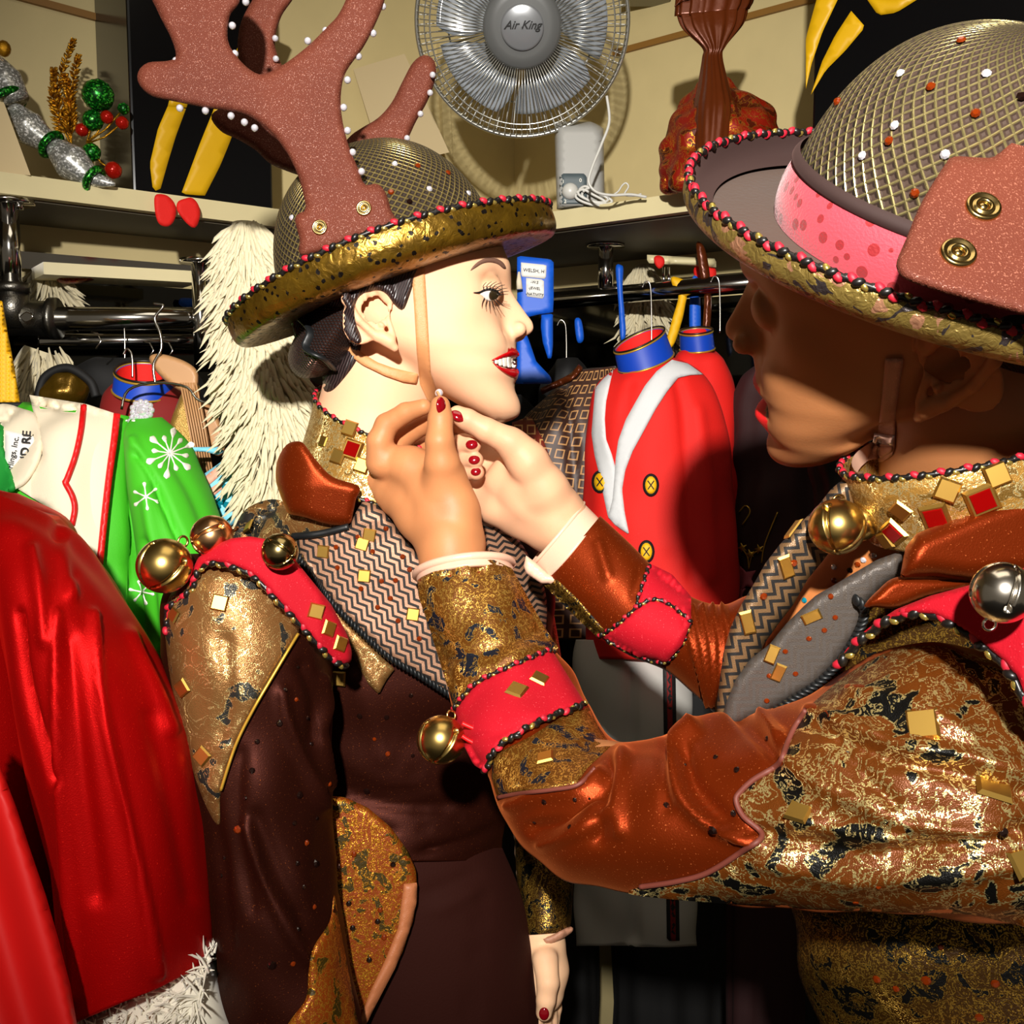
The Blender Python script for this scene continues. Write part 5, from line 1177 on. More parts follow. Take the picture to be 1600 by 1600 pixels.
panel('epaulette', EP2, e2d, .010, M['pinkred'], coat2, step=6, rnd=10, smooth=False, back=.008); EPS2 = Surf(panel.last)
el = crom([(1312,1040),(1337,1009),(1381,974),(1425,959),(1459,962),(1491,978),(1537,1011),(1565,1035),(1587,1064),(1602,1098),(1640,1132)], 120)
braid('braided_trim', PA(el[:, 0], el[:, 1], e2d(el[:, 0], 0)-.006), .0030, BR, coat2)
bell(coat2, 1566, 926, .455, 48, M['bellsilver'], 0, (.3, -1, .2)); bell(coat2, 1308, 823, .60, 44, M['bellgold'], 0, (-.2, .9, .5))
lk = ellipsoid(P(1343, 815, .615), np.array([RA*.012, UA*.012, FA*.012]), 20, 14); mk('bell_cap', *lk, M['bellgold'], coat2)
for x, y, r in [(921,1248,2.5),(850,1253,6),(898,1250,4.5),(835,1285,4),(890,1292,5),(1041,1258,6),(1073,1254,3),(1151,1203,6),(1118,1183,5),(1071,1195,3),(1114,1297,9),(1146,1271,6),(1199,1154,5),(940,1160,5),(853,1147,5.5),(820,1175,4)]:
    stone(coat2, AS2, x, y, r*.68/1600*.8, m='darkgem')
for x, y, r in [(1385,1029,5),(1499,1044,4),(1457,1066,8),(1347,1110,8),(1397,1097,4),(1486,1106,9),(1576,1133,9),(1373,1155,5),(1324,1180,8),(1466,1177,9),(1236,1223,6),(1283,1218,4),(1385,1215,9),(1459,1222,4),(1203,1246,4),(1567,1300,9),(1242,1355,9),(1197,1349,5),(1167,1362,5),(1438,1276,6),(1456,1369,5),(1372,1385,5),(1337,1408,7),(1580,1210,5)]:
    stone(coat2, AS2, x, y, r*.58/1600*.9, m='darkgem' if int(x+y) % 3 else 'amber')
for x, y, a, r in [(1444,1133,.05,.0078),(1250,1271,.7,.0064),(1549,1231,.45,.0085),(1598,1350,-.3,.007),(853,1187,.1,.0055)]: stone(coat2, AS2, x, y, r, 'square', 'squarestud', a, .002)
for x, y in [(1298,932),(1264,998),(1227,1018),(1202,1056),(1243,1053),(1198,1095),(1305,965),(1288,985)]: stone(coat2, LG2, x, y, .0018, m='amber')
for x, y, a in [(1268,963,-.5),(1206,1022,-1.2),(1216,1050,-1.2)]: stone(coat2, LG2, x, y, .0034, 'square', 'squarestud', a, .001, asp=1.7)
for x, y, a in [(1228,885,1.2),(1168,972,1.3),(1242,828,1.0)]: stone(coat2, LF2, x, y, .0038, 'square', 'squarestud', a, .001, asp=2.0)
for x, y in [(1193,932),(1240,880)]: stone(coat2, LF2, x, y, .0025, m='amber')
for x, y, m in [(1303,886,'crystal'),(1328,891,'darkgem'),(1349,875,'crystal'),(1365,868,'crystal'),(1303,907,'amber'),(1340,882,'amber'),(1257,938,'bluegem')]: stone(coat2, SH2, x, y, .0021, m=m)
for x, y, r in [(1370,1530,.003),(1400,1545,.0025),(1447,1532,.0035),(1555,1537,.003),(1470,1480,.002),(1530,1590,.003)]: stone(coat2, TS2, x, y, r, m='amber')
# ================================================================== RAILS AND PIPES
def cyl(pts, r, n=20): return tube(pts, r, n)
def seg(px0, py0, d0, px1, py1, d1, k=2): return PA(np.linspace(px0, px1, k), np.linspace(py0, py1, k), np.linspace(d0, d1, k))
zb = zt - tk
def vpost(px, py, d, z0=None, z1=None):
    p = P(px, py, d); return [(p.x, p.y, z0), (p.x, p.y, z1)]
r = root('pipe_rail', 'thick chrome pipe rail with cast tee fitting under the left shelf', 'pipe', P(20, 330, 1.47))
pp0 = P(24, 480, 1.47); mk('post', *cyl([(pp0.x-.004, pp0.y, pp0.z+.02), (pp0.x-.004, pp0.y, zb)], .0145), M['chrome'], r)
mk('flange', *cyl([(pp0.x-.004, pp0.y, zb-.006), (pp0.x-.004, pp0.y, zb)], .036, 28), M['chrome'], r)
mk('flange_bolt', *cyl([(pp0.x+.018, pp0.y-.012, zb-.016), (pp0.x+.018, pp0.y-.012, zb-.005)], .006, 6), M['chrome'], r)
tee = [cyl([(pp0.x-.004, pp0.y, pp0.z-.03), (pp0.x-.004, pp0.y, pp0.z+.028)], .023), cyl([(pp0.x-.004, pp0.y, pp0.z+.020), (pp0.x-.004, pp0.y, pp0.z+.034)], 0.0255)]
hA = np.array((pp0.x-.06, pp0.y-.01, pp0.z-.016)); hB = np.array(P(80, 498, 1.49)); hC = np.array(P(88, 498, 1.49)); hE = np.array(P(470, 497, 1.74))
tee += [cyl([hA, hB], 0.0255), cyl([hB, hC + (hC-hB)*.3], 0.0305)]
for v, f in tee[2:]: pass
mk('tee_fitting', *merge(tee), M['castmetal'], r)
mk('pipe', *cyl([hB, hE], .0172), M['chrome'], r)
mk('pipe', *cyl([np.array(P(60, 532, 1.51)), np.array(P(470, 532, 1.76))], .010), M['chrome'], r)
mark = stroke([(31,495),(41,488),(51,494),(41,502),(31,495)], .8); panel('casting_mark', mark, 1.445, .002, M['chrome'], r, step=1.5, rnd=1, smooth=False)
r = root('clothes_rail', 'dark chrome clothes rail at the right carrying the soldier jackets', 'rail', P(850, 480, 1.90))
mk('rail', *cyl(list(seg(815, 474, 1.965, 1330, 428, 1.58)), .0160, 24), M['chrome'], r)
q0 = P(946, 462, 1.855); mk('post', *cyl([tuple(q0), (q0.x, q0.y, zb)], .0135), M['chrome'], r); mk('post_flange', *cyl([(q0.x, q0.y, zb-.005), (q0.x, q0.y, zb)], .034, 24), M['chrome'], r)
# metal carrier strips and the dark mirror panel under the shelves
def wallbox(nm, A, B, n, z0, z1, off0, off1, m, label, cat):
    p = [A+n*off0, B+n*off0, B+n*off1, A+n*off1]; o = mk(nm, *prismz([(q.x, q.y) for q in p], z0, z1), m, None, smooth=False); fixn(o); return tag(o, label, cat)
mm = NT('smoked_mirror'); mm.p(base='#4b4a45', rough=.06, metal=1.0)
cL = CORN + Lw*.01; cR = CORN + Rw*.01
wallbox('wall_mirror', cL, CORN + Lw*1.9, nL, .9, zb-.085, .002, .012, mm.m, 'dark smoked mirror on the left wall below the shelf', 'mirror')
wallbox('wall_mirror', cR, CORN + Rw*1.6, nR, .9, zb-.085, .002, .012, mm.m, 'dark smoked mirror on the right wall below the fan shelf', 'mirror')
wallbox('carrier_strip', CORN + Lw*.05, CORN + Lw*1.9, nL, zb-.072, zb-.045, .001, .02, M['chrome'], 'long metal carrier strip under the left shelf', 'bracket')
wallbox('carrier_strip', CORN + Rw*.05, CORN + Rw*1.6, nR, zb-.072, zb-.045, .001, .02, M['chrome'], 'long metal carrier strip under the right shelf', 'bracket')
ldg = root('reflection', 'short cream ledge built solid from a mirror image, on a chrome post behind the left pipe rail', 'shelf', P(200, 440, 1.62))  # mirror reflection of a shelf, modelled as solid parts
a, b = P(70, 462, 1.52), P(312, 430, 1.62); mk('reflected_board', *prismz([(a.x, a.y), (b.x, b.y), (b.x-.05, b.y+.07), (a.x-.05, a.y+.07)], b.z-.012, b.z+.006), M['shelf'], ldg, smooth=False)
q0 = P(312, 440, 1.60); mk('post', *cyl([(q0.x, q0.y, q0.z-.14), (q0.x, q0.y, q0.z+.03)], .012), M['chrome'], ldg); mk('post_flange', *cyl([(q0.x, q0.y, q0.z+.028), (q0.x, q0.y, q0.z+.034)], .03), M['chrome'], ldg)
tag(panel('reflected_cloth', [(90,440),(92,418),(110,414),(135,418),(160,421),(150,436),(120,443)], 1.58, .02, M['orangesilk'], None, step=4, rnd=8), 'orange jacquard cloth from the mirror image, lying on the short ledge at the left', 'cloth')  # cloth from the mirror reflection, modelled as a solid piece
ldg2 = root('reflection', 'short cream ledge built solid from a mirror image, with a red heart above the right clothes rail', 'shelf', P(1060, 410, 1.82))  # second shelf reflection, heart included, modelled as solid parts
panel('reflected_board', [(1011,398),(1119,404),(1119,418),(1011,411)], 1.82, .03, M['shelf'], ldg2, step=8, rnd=1, smooth=False, back=.03)
panel('reflected_heart', [(1022,402),(1029,399),(1037,403),(1038,413),(1030,420),(1023,412)], 1.788, .003, M['redcloth'], ldg2, step=3, rnd=2)
for x in (1037, 1045): mk('post', *cyl(list(seg(x, 418, 1.81, x, 450, 1.81)), .003, 8), M['chrome'], ldg2)

# ================================================================== FAN
fr = root('desk_fan', 'round white and grey fan with wire cage standing on the right shelf', 'fan', onz(905, 326, zt))
FC = P(816, 41, 1.58); fn = (CAM + Vector((0, 0, -.12)) - FC).normalized(); fX = Rv - fn*Rv.dot(fn); fX.normalize(); fY = fn.cross(fX)
if fY.z < 0: fY = -fY
def fp(rr, a, z): return np.array(FC + fX*(rr*math.cos(a)) + fY*(rr*math.sin(a)) + fn*z)
RO = 168*1.58/1600
wires = []
for i in range(108):
    a = 2*math.pi*i/108
    wires.append(tube([fp(.055, a, .012), fp(.105, a, .010), fp(.14, a, .002), fp(.157, a, -.008), fp(RO, a, -.028)], .00085, 5))
def ringv(rr, z, t, k=96): return tube([fp(rr, 2*math.pi*i/k, z) for i in range(k+1)], t, 6, cap=False)
mk('front_grille', *merge(wires + [ringv(.143, .0015, .0012), ringv(.152, -.006, .0010)]), M['fanmetal'], fr)
mk('grille_rim', *merge([ringv(RO, -.028, .0032), ringv(RO, -.036, .0030)]), M['fanmetal'], fr)
wires = []
for i in range(72):
    a = 2*math.pi*i/72; wires.append(tube([fp(.05, a, -.085), fp(.13, a, -.078), fp(RO, a, -.036)], .0009, 5))
mk('rear_grille', *merge(wires + [ringv(.12, -.08, .0015)]), M['fanwhite'], fr)
mk('hub_cover', *merge([(np.array([fp(rr, 2*math.pi*j/64, z) for rr, z in ((.0605, .006), (.0605, .013), (.056, .018), (.042, .019), (.001, .019)) for j in range(64)]), [(i*64+j, i*64+(j+1) % 64, (i+1)*64+(j+1) % 64, (i+1)*64+j) for i in range(4) for j in range(64)])]), M['fangrey'], fr)
mk('badge', *merge([(np.array([fp(rr, 2*math.pi*j/64, z) for rr, z in ((.033, .019), (.033, .022), (.030, .023), (.015, .0245), (.001, .025)) for j in range(64)]), [(i*64+j, i*64+(j+1) % 64, (i+1)*64+(j+1) % 64, (i+1)*64+j) for i in range(4) for j in range(64)])]), M['fandisc'], fr)
def text(s, pos, xdir, ydir, size, m, parent, ext=.0004, shear=0.0, name='lettering'):
    cu = bpy.data.curves.new(name, 'FONT'); cu.body = s; cu.size = size; cu.extrude = ext; cu.align_x = 'CENTER'; cu.align_y = 'CENTER'; cu.shear = shear
    cu.materials.append(m); o = bpy.data.objects.new(name, cu); COL.objects.link(o)
    X = Vector(xdir).normalized(); Y = Vector(ydir); Y = (Y - X*Y.dot(X)).normalized(); Z = X.cross(Y)
    Mt = Matrix((tuple(X), tuple(Y), tuple(Z))).transposed().to_4x4(); Mt.translation = Vector(pos)
    if parent is not None: o.parent = parent; Mt = Matrix.Translation(-origin_of(parent)) @ Mt
    cu.offset = size*.012 if size > .01 else 0; bpy.context.view_layer.update()
    me = bpy.data.meshes.new_from_object(o); me.name = name; o2 = bpy.data.objects.new(name, me); COL.objects.link(o2)
    bpy.data.objects.remove(o); bpy.data.curves.remove(cu)
    if parent is not None: o2.parent = parent
    o2.matrix_local = Mt
    return o2
fYr = fn.cross(fX)
text('Air King', FC + fn*.0255 + fYr*.003, fX, fYr, .0165, M['ink'], fr, shear=.4)
for k in range(5):
    a0 = 2*math.pi*k/5 + .35; V = []; nA, nB = 16, 14
    for i in range(nB):
        rr = .05 + .085*i/(nB-1); sw = .25*(rr-.05)/.093
        hw = .42 + .16*math.sin(math.pi*i/(nB-1)*.8)
        for j in range(nA):
            t = j/(nA-1); a = a0 - sw + hw*(2*t-1); V.append(fp(rr, a, -.045 + .028*(t-.5)))
    V = np.array(V); F = [(i*nA+j, i*nA+j+1, (i+1)*nA+j+1, (i+1)*nA+j) for i in range(nB-1) for j in range(nA-1)]
    o = mk('blade', V, F, M['blade'], fr); o.modifiers.new('s', 'SOLIDIFY').thickness = .002
mk('motor', *cyl([fp(0, 0, -.15), fp(0, 0, -.05)], .045, 32), M['fanwhite'], fr)
pe = onz(903, 327, zt); dpe = (pe-CAM).dot(Fv)
panel('pedestal', [(866,190),(925,190),(943,200),(945,316),(931,326),(870,328)], dpe+.02, .045, simple('pedestal_grey_plastic', '#a3a29d', .4), fr, step=8, rnd=4, smooth=False, back=.04); PED = Surf(panel.last)
panel('dial_plate', [(874,276),(880,271),(912,271),(917,276),(917,316),(912,321),(880,324),(874,318)], PED, .0015, simple('dial_plate_slate', '#4c585c', .4), fr, off=.0005, step=4, rnd=2, smooth=False)
kb = P(891, 299, dpe-.028); mk('dial_knob', *ellipsoid(kb, [RA*.0135, UA*.0135, -FA*.012], 24, 12), M['fanwhite'], fr)
for s, x, y in (('1', 880, 284), ('0', 907, 282), ('2', 883, 315)): text(s, P(x, y, dpe-.0285), Rv, Uv, .0085, M['white'], fr)
cd = root('power_cord', 'white flat power cord coiled at the foot of the round fan', 'cord', onz(960, 318, zt))
c = crom([(950,150),(956,190),(958,225),(955,262),(950,290),(952,303),(955,305)] if False else [(948,150),(952,190),(940,225),(925,262),(920,285),(932,300),(955,305),(985,304),(1010,308)], 60); D = np.linspace(1.56, 1.575, 60); mk('cord_run', *tube(PA(c[:, 0], c[:, 1], D), .0022, 8), M['fanwhite'], cd)
for dx, dy, ra in ((0, 0, 1), (6, 3, .85), (-4, 5, 1.1)):
    c = crom([(905+dx,298+dy),(915+dx,292+dy),(930+dx,300+dy),(950+dx,312+dy),(940+dx,318+dy),(920+dx,314+dy),(905+dx,306+dy)], 40, closed=True)
    dd = np.array([(onz(960, 322, zt)-CAM).dot(Fv)-.01]*40); mk('cord_loop', *tube(PA(c[:, 0], c[:, 1]*.97+8, dd), .0022, 8), M['fanwhite'], cd)
c = crom([(950,309),(965,300),(972,290),(978,286),(982,292),(976,304),(990,306),(1002,303)], 40); mk('cord_tie', *tube(PA(c[:, 0], c[:, 1], np.full(40, 1.575)), .0014, 6), M['fanwhite'], cd)

# ================================================================== THINGS ON THE SHELVES
def stripbox(label, pts, h, front, stripes):
    """a striped case standing on the shelf; pts: four ground points"""
    o = root('striped_case', label, 'case', pts[0])
    b = mk('case_body', *prismz([(q.x, q.y) for q in pts], zt+.001, zt+h), M['blackgloss'], o, smooth=False); fixn(b); bevel(b, .004)
    n = (pts[1]-pts[0]).cross(Vector((0, 0, 1))).normalized(); n = n if n.dot(CAM-pts[0]) > 0 else -n
    dep = lambda x, y: np.array([(onplane(a, c, pts[0]+n*.0015, n)-CAM).dot(Fv) for a, c in zip(x, y)])
    for s in stripes: panel('yellow_stripe', s, dep, .001, M['yellow'], o, step=10, rnd=1, smooth=False)
    return o
g0 = onz(212, 303, zt); g1 = onz(432, 331, zt)
bk = (-nL)*.19
stripbox('black glossy case with yellow stripes behind the big antlers', [g0 - nL*.012, g1 - nL*.012, g1+bk, g0+bk], .62, None,
    [[(262,166),(291,169),(275,212),(262,255),(250,298),(239,298),(234,256),(247,200)], [(331,178),(372,187),(358,225),(344,259),(320,306),(283,303),(312,225)], [(262,166),(291,169),(318,90),(345,10),(320,-20),(290,60)], [(331,178),(372,187),(400,120),(440,20),(400,0),(365,90)]])
g0 = onz(1253, 272, zt); g1 = onz(1400, 245, zt); g0 = g0 - nR*.03; g1 = g1 + dr_*.25 - nR*.03
stripbox('black case with yellow chevrons on the right shelf behind the spotted-band hat', [g0, g1, g1-nR*.19, g0-nR*.19], .62, None,
    [[(1277,-5),(1311,-5),(1285,50),(1268,100),(1259,140),(1259,60)], [(1330,17),(1352,42),(1320,80),(1290,110),(1266,150),(1285,95),(1305,55)], [(1352,-5),(1440,-5),(1400,20),(1372,24)]])
tag(mk('leaning_board', *merge([(np.concatenate([PA(np.array([552,632,702,600]), np.array([108,84,238,262]), np.array([1.95,1.95,1.90,1.90])), PA(np.array([552,632,702,600]), np.array([108,84,238,262]), np.array([1.97,1.97,1.92,1.92]))]), [(0,1,2,3),(7,6,5,4),(0,4,5,1),(1,5,6,2),(2,6,7,3),(3,7,4,0)])]), M['cardboard'], None, smooth=False), 'plain beige board leaning between the antlers and the fan', 'board')
tag(mk('leaning_board', *merge([(np.concatenate([PA(np.array([-40,6,48,-40]), np.array([150,160,274,268]), np.array([1.44,1.44,1.44,1.44])), PA(np.array([-40,6,48,-40]), np.array([150,160,274,268]), np.array([1.47,1.47,1.47,1.47]))]), [(0,1,2,3),(7,6,5,4),(0,4,5,1),(1,5,6,2),(2,6,7,3),(3,7,4,0)])]), M['cardboard'], None, smooth=False), 'pale board standing at the far left end of the shelf', 'board')
tag(mk('junction_box', *box(tuple(WR(1010, 5)+Vector((-.05, -.05, -.01))), tuple(WR(1010, 5)+Vector((.04, -.01, .05)))), M['castmetal'], None, smooth=False), 'grey metal box high on the wall right of the fan', 'box')
# glittery horn ornament
ho = root('glitter_horn', 'silver glitter curled horn with green bands lying on the left shelf', 'ornament', onz(150, 290, zt))
def hseg(pts, rad, m, nm, d=1.5): 
    c = crom(pts, 24); mk(nm, *tube(PA(c[:, 0], c[:, 1], np.full(24, d)), np.interp(np.linspace(0, 1, 24), np.linspace(0, 1, len(rad)), rad)*d/1600, 20), m, ho)
hseg([(-8,95),(8,125),(26,158)], [12,26,20], M['glitterwhite'], 'horn_segment'); hseg([(20,172),(45,200),(78,224)], [14,27,14], M['glitterwhite'], 'horn_segment')
hseg([(84,228),(112,254),(142,278)], [14,29,15], M['glitterwhite'], 'horn_segment'); hseg([(148,280),(162,284),(180,288)], [12,9,2], M['glitterwhite'], 'horn_segment')
for x, y, rr, a in ((10,162,30,.9),(80,226,19,.7),(147,280,18,.6)):
    ctr = np.array(P(x, y, 1.5)); t = RA*math.cos(a)-UA*math.sin(a); s_ = RA*math.sin(a)+UA*math.cos(a)
    mk('green_band', *tube([ctr + (s_*math.cos(u) - FA*math.sin(u))*rr*1.5/1600 for u in np.linspace(0, 2*np.pi, 30)], .0055, 10, cap=False), M['glittergreen'], ho)
mk('horn_tip', *ellipsoid(P(6, 76, 1.5), [RA*.010, UA*.012, FA*.01]), M['glittergold'], ho)
fe = root('glitter_spray', 'gold glitter fern spray with leafy fronds behind the silver horn', 'ornament', onz(110, 280, zt))
parts = []
for base, tip, cv in (((112,225),(114,66),-40),((110,225),(122,90),-12),((108,222),(84,110),-18),((112,222),(102,120),4)):
    c = crom([base, ((base[0]+tip[0])/2+cv*.6, (base[1]+tip[1])/2), tip], 26)
    parts.append(tube(PA(c[:, 0], c[:, 1], np.full(26, 1.56)), .0012, 5))
    for i in range(4, 26):
        for sg in (-1, 1):
            L = 16*(1-i/30)+5; a = random.uniform(.5, 1.0); x0, y0 = c[i]; T = c[min(i+1, 25)]-c[i-1]; T = T/np.linalg.norm(T); N = np.array((-T[1], T[0]))*sg
            e = np.array((x0, y0)) + (T*math.cos(a)+N*math.sin(a))*L
            parts.append(tube(PA(np.array([x0, (x0+e[0])/2, e[0]]), np.array([y0, (y0+e[1])/2-1, e[1]]), np.array([1.56, 1.555+random.uniform(-.01, .01), 1.55+random.uniform(-.012, .012)])), [.0006, .0028, .0004], 5))
mk('fronds', *merge(parts), M['glittergold'], fe)
bs = root('berry_pick', 'sprig of green glitter balls and red berries on the left shelf', 'ornament', onz(175, 290, zt))
for x, y, rr, m, nm in ((153,149,24,'glittergreen','glitter_ball'),(145,188,16,'glittergreen','glitter_ball'),(143,238,14,'glittergreen','glitter_ball'),(193,170,9,'glittergreen','glitter_ball'),(167,183,10,'glitterred','berry'),(191,192,10,'glitterred','berry'),(128,203,10,'glitterred','berry'),(177,266,13,'glitterred','berry')):
    k = rr*1.53/1600; v, f = ellipsoid(P(x, y, 1.53), np.eye(3)*k, 28, 20); u = v-np.array(P(x, y, 1.53)); v = v + u*(0.05*np.sin(u[:, :1]/k*14)*np.sin(u[:, 2:]/k*14)); mk(nm, v, f, M[m], bs)
for a, b in (((153,149),(135,225)),((193,170),(137,222)),((191,192),(137,224)),((167,183),(136,222)),((177,266),(140,232)),((143,238),(150,283)),((137,222),(150,284))):
    mk('stem', *tube(PA(np.array([a[0], (a[0]+b[0])/2, b[0]]), np.array([a[1], (a[1]+b[1])/2+6, b[1]]), np.full(3, 1.535)), .0015, 6), M['glittergold'], bs)
# turban hat on the right shelf
tb = root('turban_hat', 'orange red jacquard headdress with pleated fan tail on the right shelf', 'headdress', onz(1120, 296, zt))
bl = loft([(1095,120,1130,120,1.52,1.52,.025),(1075,150,1160,145,1.52,1.52,.05),(1050,185,1195,165,1.52,1.52,.07),(1038,230,1212,200,1.52,1.52,.08),(1034,265,1216,240,1.52,1.52,.085),(1040,292,1210,285,1.52,1.52,.08),(1060,299,1190,296,1.52,1.52,.07)], 60, 80, wave=lambda th, t: 1+.04*np.sin(th*9+t*8))
mk('headdress_body', bl[0] + vnormals(bl[0], bl[1])*wob(bl[0], .05, .004, 33)[:, None], bl[1], M['orangesilk'], tb)
tl_ = loft([(1062,22,1165,12,1.50,1.50,.012),(1070,45,1158,38,1.50,1.50,.018),(1098,75,1133,72,1.50,1.50,.018),(1098,90,1128,88,1.50,1.50,.018),(1092,130,1136,128,1.49,1.49,.03),(1085,170,1145,168,1.475,1.475,.035),(1088,230,1140,230,1.455,1.455,.02),(1100,270,1128,270,1.45,1.45,.012)], 60, 90, wave=lambda th, t: 1+.10*np.cos(th*14)*(1-t))
mk('fan_tail', tl_[0], tl_[1], M['brownsilk'], tb)
ft = loft([(1055,10,1070,-5,1.5,1.5,.01),(1062,-5,1165,-8,1.5,1.5,.014),(1060,25,1165,15,1.5,1.5,.012)], 10, 60, wave=lambda th, t: 1+.12*np.cos(th*14)); mk('fan_tail', ft[0], ft[1], M['brownsilk'], tb)
# ================================================================== COSTUMES ON THE RAILS
def garment(name, label, cat, secs, m, d0, folds_=None, m2=60, n=80, amp=.004, seed=1, group=None, nm='garment_body', hd=True, wv=None):
    s = loft(secs, m2, n, wave=wv); v = s[0]
    if folds_: v = folds(v, s[1], folds_)
    v = v + vnormals(v, s[1])*wob(v, .09, amp, seed)[:, None]
    o = root(name, label, cat, P((secs[0][0]+secs[0][2])/2, secs[-1][1], d0), group)
    b = mk(nm, v, s[1], m, o, uv=s[2]); return o, b, Surf((v, s[1]))
def hook(parent, x, y, d, ytop, m='wire', wdt=9):
    c = crom([(x, y), (x, (y+ytop)/2), (x-wdt*.2, ytop+wdt*.8), (x-wdt, ytop), (x-wdt*1.6, ytop+wdt)], 30); mk('hanger_hook', *tube(PA(c[:, 0], c[:, 1], np.full(30, d)), .0014, 6), M[m], parent)
# cream and green elf coat
go, gb, GS = garment('elf_coat', 'bright green coat with wide cream collar, red piping and white snowflakes', 'coat',
    [(40,632,205,652,1.16,1.14,.035),(0,680,222,700,1.16,1.13,.06),(-30,780,235,800,1.15,1.12,.075),(-50,900,245,900,1.15,1.12,.08),(-60,1050,255,1050,1.15,1.12,.085),(-60,1250,260,1250,1.15,1.12,.085),(-60,1400,260,1400,1.15,1.12,.085)], M['green'], 1.14, [([(212,680),(208,760),(206,860),(208,980)], 6, -.010), ([(190,900),(185,980)], 9, .006)])
s = loft([(207,655,250,652,1.13,1.13,.025),(207,678,285,690,1.12,1.11,.045),(210,715,303,730,1.11,1.10,.055),(215,770,322,775,1.10,1.09,.060),(222,830,342,830,1.09,1.08,.060),(230,900,362,890,1.08,1.07,.060),(240,980,380,970,1.08,1.07,.06),(245,1060,390,1050,1.08,1.07,.055)], 70, 90)
sv = folds(s[0], s[1], [([(212,710),(240,750),(262,800),(285,850)], 6, -.010), ([(208,690),(222,722),(240,745)], 8, .006), ([(270,720),(300,770),(325,830)], 9, -.004), ([(228,770),(240,840),(262,900)], 9, .006), ([(225,850),(235,930),(240,1000)], 8, -.006)])
mk('sleeve', sv, s[1], M['green'], gb); GSL = Surf((sv, s[1]), (gb.data and [tuple(v.co + origin_of(gb)) for v in gb.data.vertices], [tuple(p.vertices) for p in gb.data.polygons]))
panel('collar', [(46,617),(90,624),(134,631),(186,648),(181,690),(174,740),(166,800),(160,860),(156,898),(130,850),(105,818),(70,790),(28,764),(52,735),(66,712),(58,670)], GS, .004, M['cream'], gb, off=.010, step=6, rnd=5, smooth=False, warp=lambda x, y: .008*np.sin((x-60)/22)*np.exp(-((y-760)/90)**2)); GC = Surf(panel.last)
panel('piping', stroke([(183,646),(178,690),(171,740),(164,800),(158,860),(154,900)], 5.5), GC, .003, M['redtrim'], gb, off=.001, step=4, rnd=3, smooth=False)
panel('piping', stroke([(131,631),(127,670),(118,712),(105,748),(102,754),(113,775),(117,795),(112,822)], 5), GC, .003, M['redtrim'], gb, off=.001, step=4, rnd=3, smooth=False)
def flake(cx, cy, n, r0, r1, ph=0, keep=None, src=None):
    for i in range(n):
        if keep and i not in keep: continue
        a = ph + 2*math.pi*i/n; L = r1 if i % 2 else r0; ca_, sa_ = math.cos(a), math.sin(a); w1 = 5.2*L/38
        pl = [(0, 1.3), (L*.6, 1.0), (L*.78, w1*.8), (L*.9, w1), (L, 0), (L*.9, -w1), (L*.78, -w1*.8), (L*.6, -1.0), (0, -1.3)]
        q = [(cx+u*ca_-v*sa_, cy+u*sa_+v*ca_) for u, v in pl]
        panel('snowflake_arm', q, GSL, .0006, M['white'], gb, off=.0006, step=3, rnd=1, smooth=False)
flake(266, 708, 12, 30, 41, .15); flake(228, 776, 6, 24, 22, .4); flake(222, 925, 6, 20, 22, .2); flake(196, 657, 1, 16, 16, 0)
tag(panel('lining_cloth', [(-10,640),(40,640),(60,655),(66,700),(55,735),(30,762),(-10,760)], GS, .004, M['cream'], None, step=6, rnd=3, off=.012), 'white lining with sewn-in name labels left of the cream collar', 'cloth')
lb = root('cloth_label', 'white cloth label with dark printed words inside the green coat', 'label', P(30, 720, 1.06))
LD = GS.depth(25, 720) - .019
panel('label_tape', [(8,672),(54,682),(52,735),(34,762),(8,756)], LD+.003, .002, M['paper'], lb, step=5, rnd=1, smooth=False)
text('nderlings, Inc.', P(19, 716, LD), (Rv*.2+Uv), -Rv+Uv*.2, .0085, M['ink'], lb); text('New Yo', P(29, 738, LD), (Rv*.3+Uv), -Rv+Uv*.3, .009, M['ink'], lb); text('ND RE', P(40, 700, LD-.002), (Rv*.1+Uv), -Rv+Uv*.1, .0125, M['ink'], lb)
tag(panel('knit_cuff', [(-20,655),(5,660),(8,700),(20,740),(22,768),(-20,760)], GS, .012, M['dkgreen'], None, step=5, rnd=5, off=.012), 'dark green knitted piece at the left edge above the red coat', 'garment')
tag(mk('hanger_bar', *tube(PA(np.array([-40, 0, 48]), np.array([634, 633, 633]), np.full(3, 1.19)), .0035, 8), M['black'], None), 'black hanger bar sticking out left of the cream collar', 'hanger')
br = root('brooch', 'sparkling round crystal brooch beside the green shoulder', 'brooch', P(222, 650, 1.13))
for i in range(11):
    a = i*2*math.pi/11; mk('crystal', *ellipsoid(P(222+15*math.cos(a), 641+13*math.sin(a), 1.12), np.eye(3)*.0035, 8, 6), M['crystal'], br)
mk('centre_crystal', *ellipsoid(P(222, 641, 1.12), [RA*.0075, UA*.0075, FA*.004], 10, 6), M['crystal'], br)
for x, y in ((206,652),(203,658),(210,655)): mk('crystal', *ellipsoid(P(x, y, 1.12), np.eye(3)*.003, 8, 6), M['crystal'], br)
tag(panel('pleated_cloth', [(-10,470),(4,470),(12,520),(22,570),(32,632),(-10,632)], 1.24, .01, M['yellowcloth'], None, step=4, rnd=4, back=.01, smooth=False, warp=lambda x, y: .006*np.sin(x*.9)), 'bright yellow pleated cloth hanging at the left edge', 'cloth')
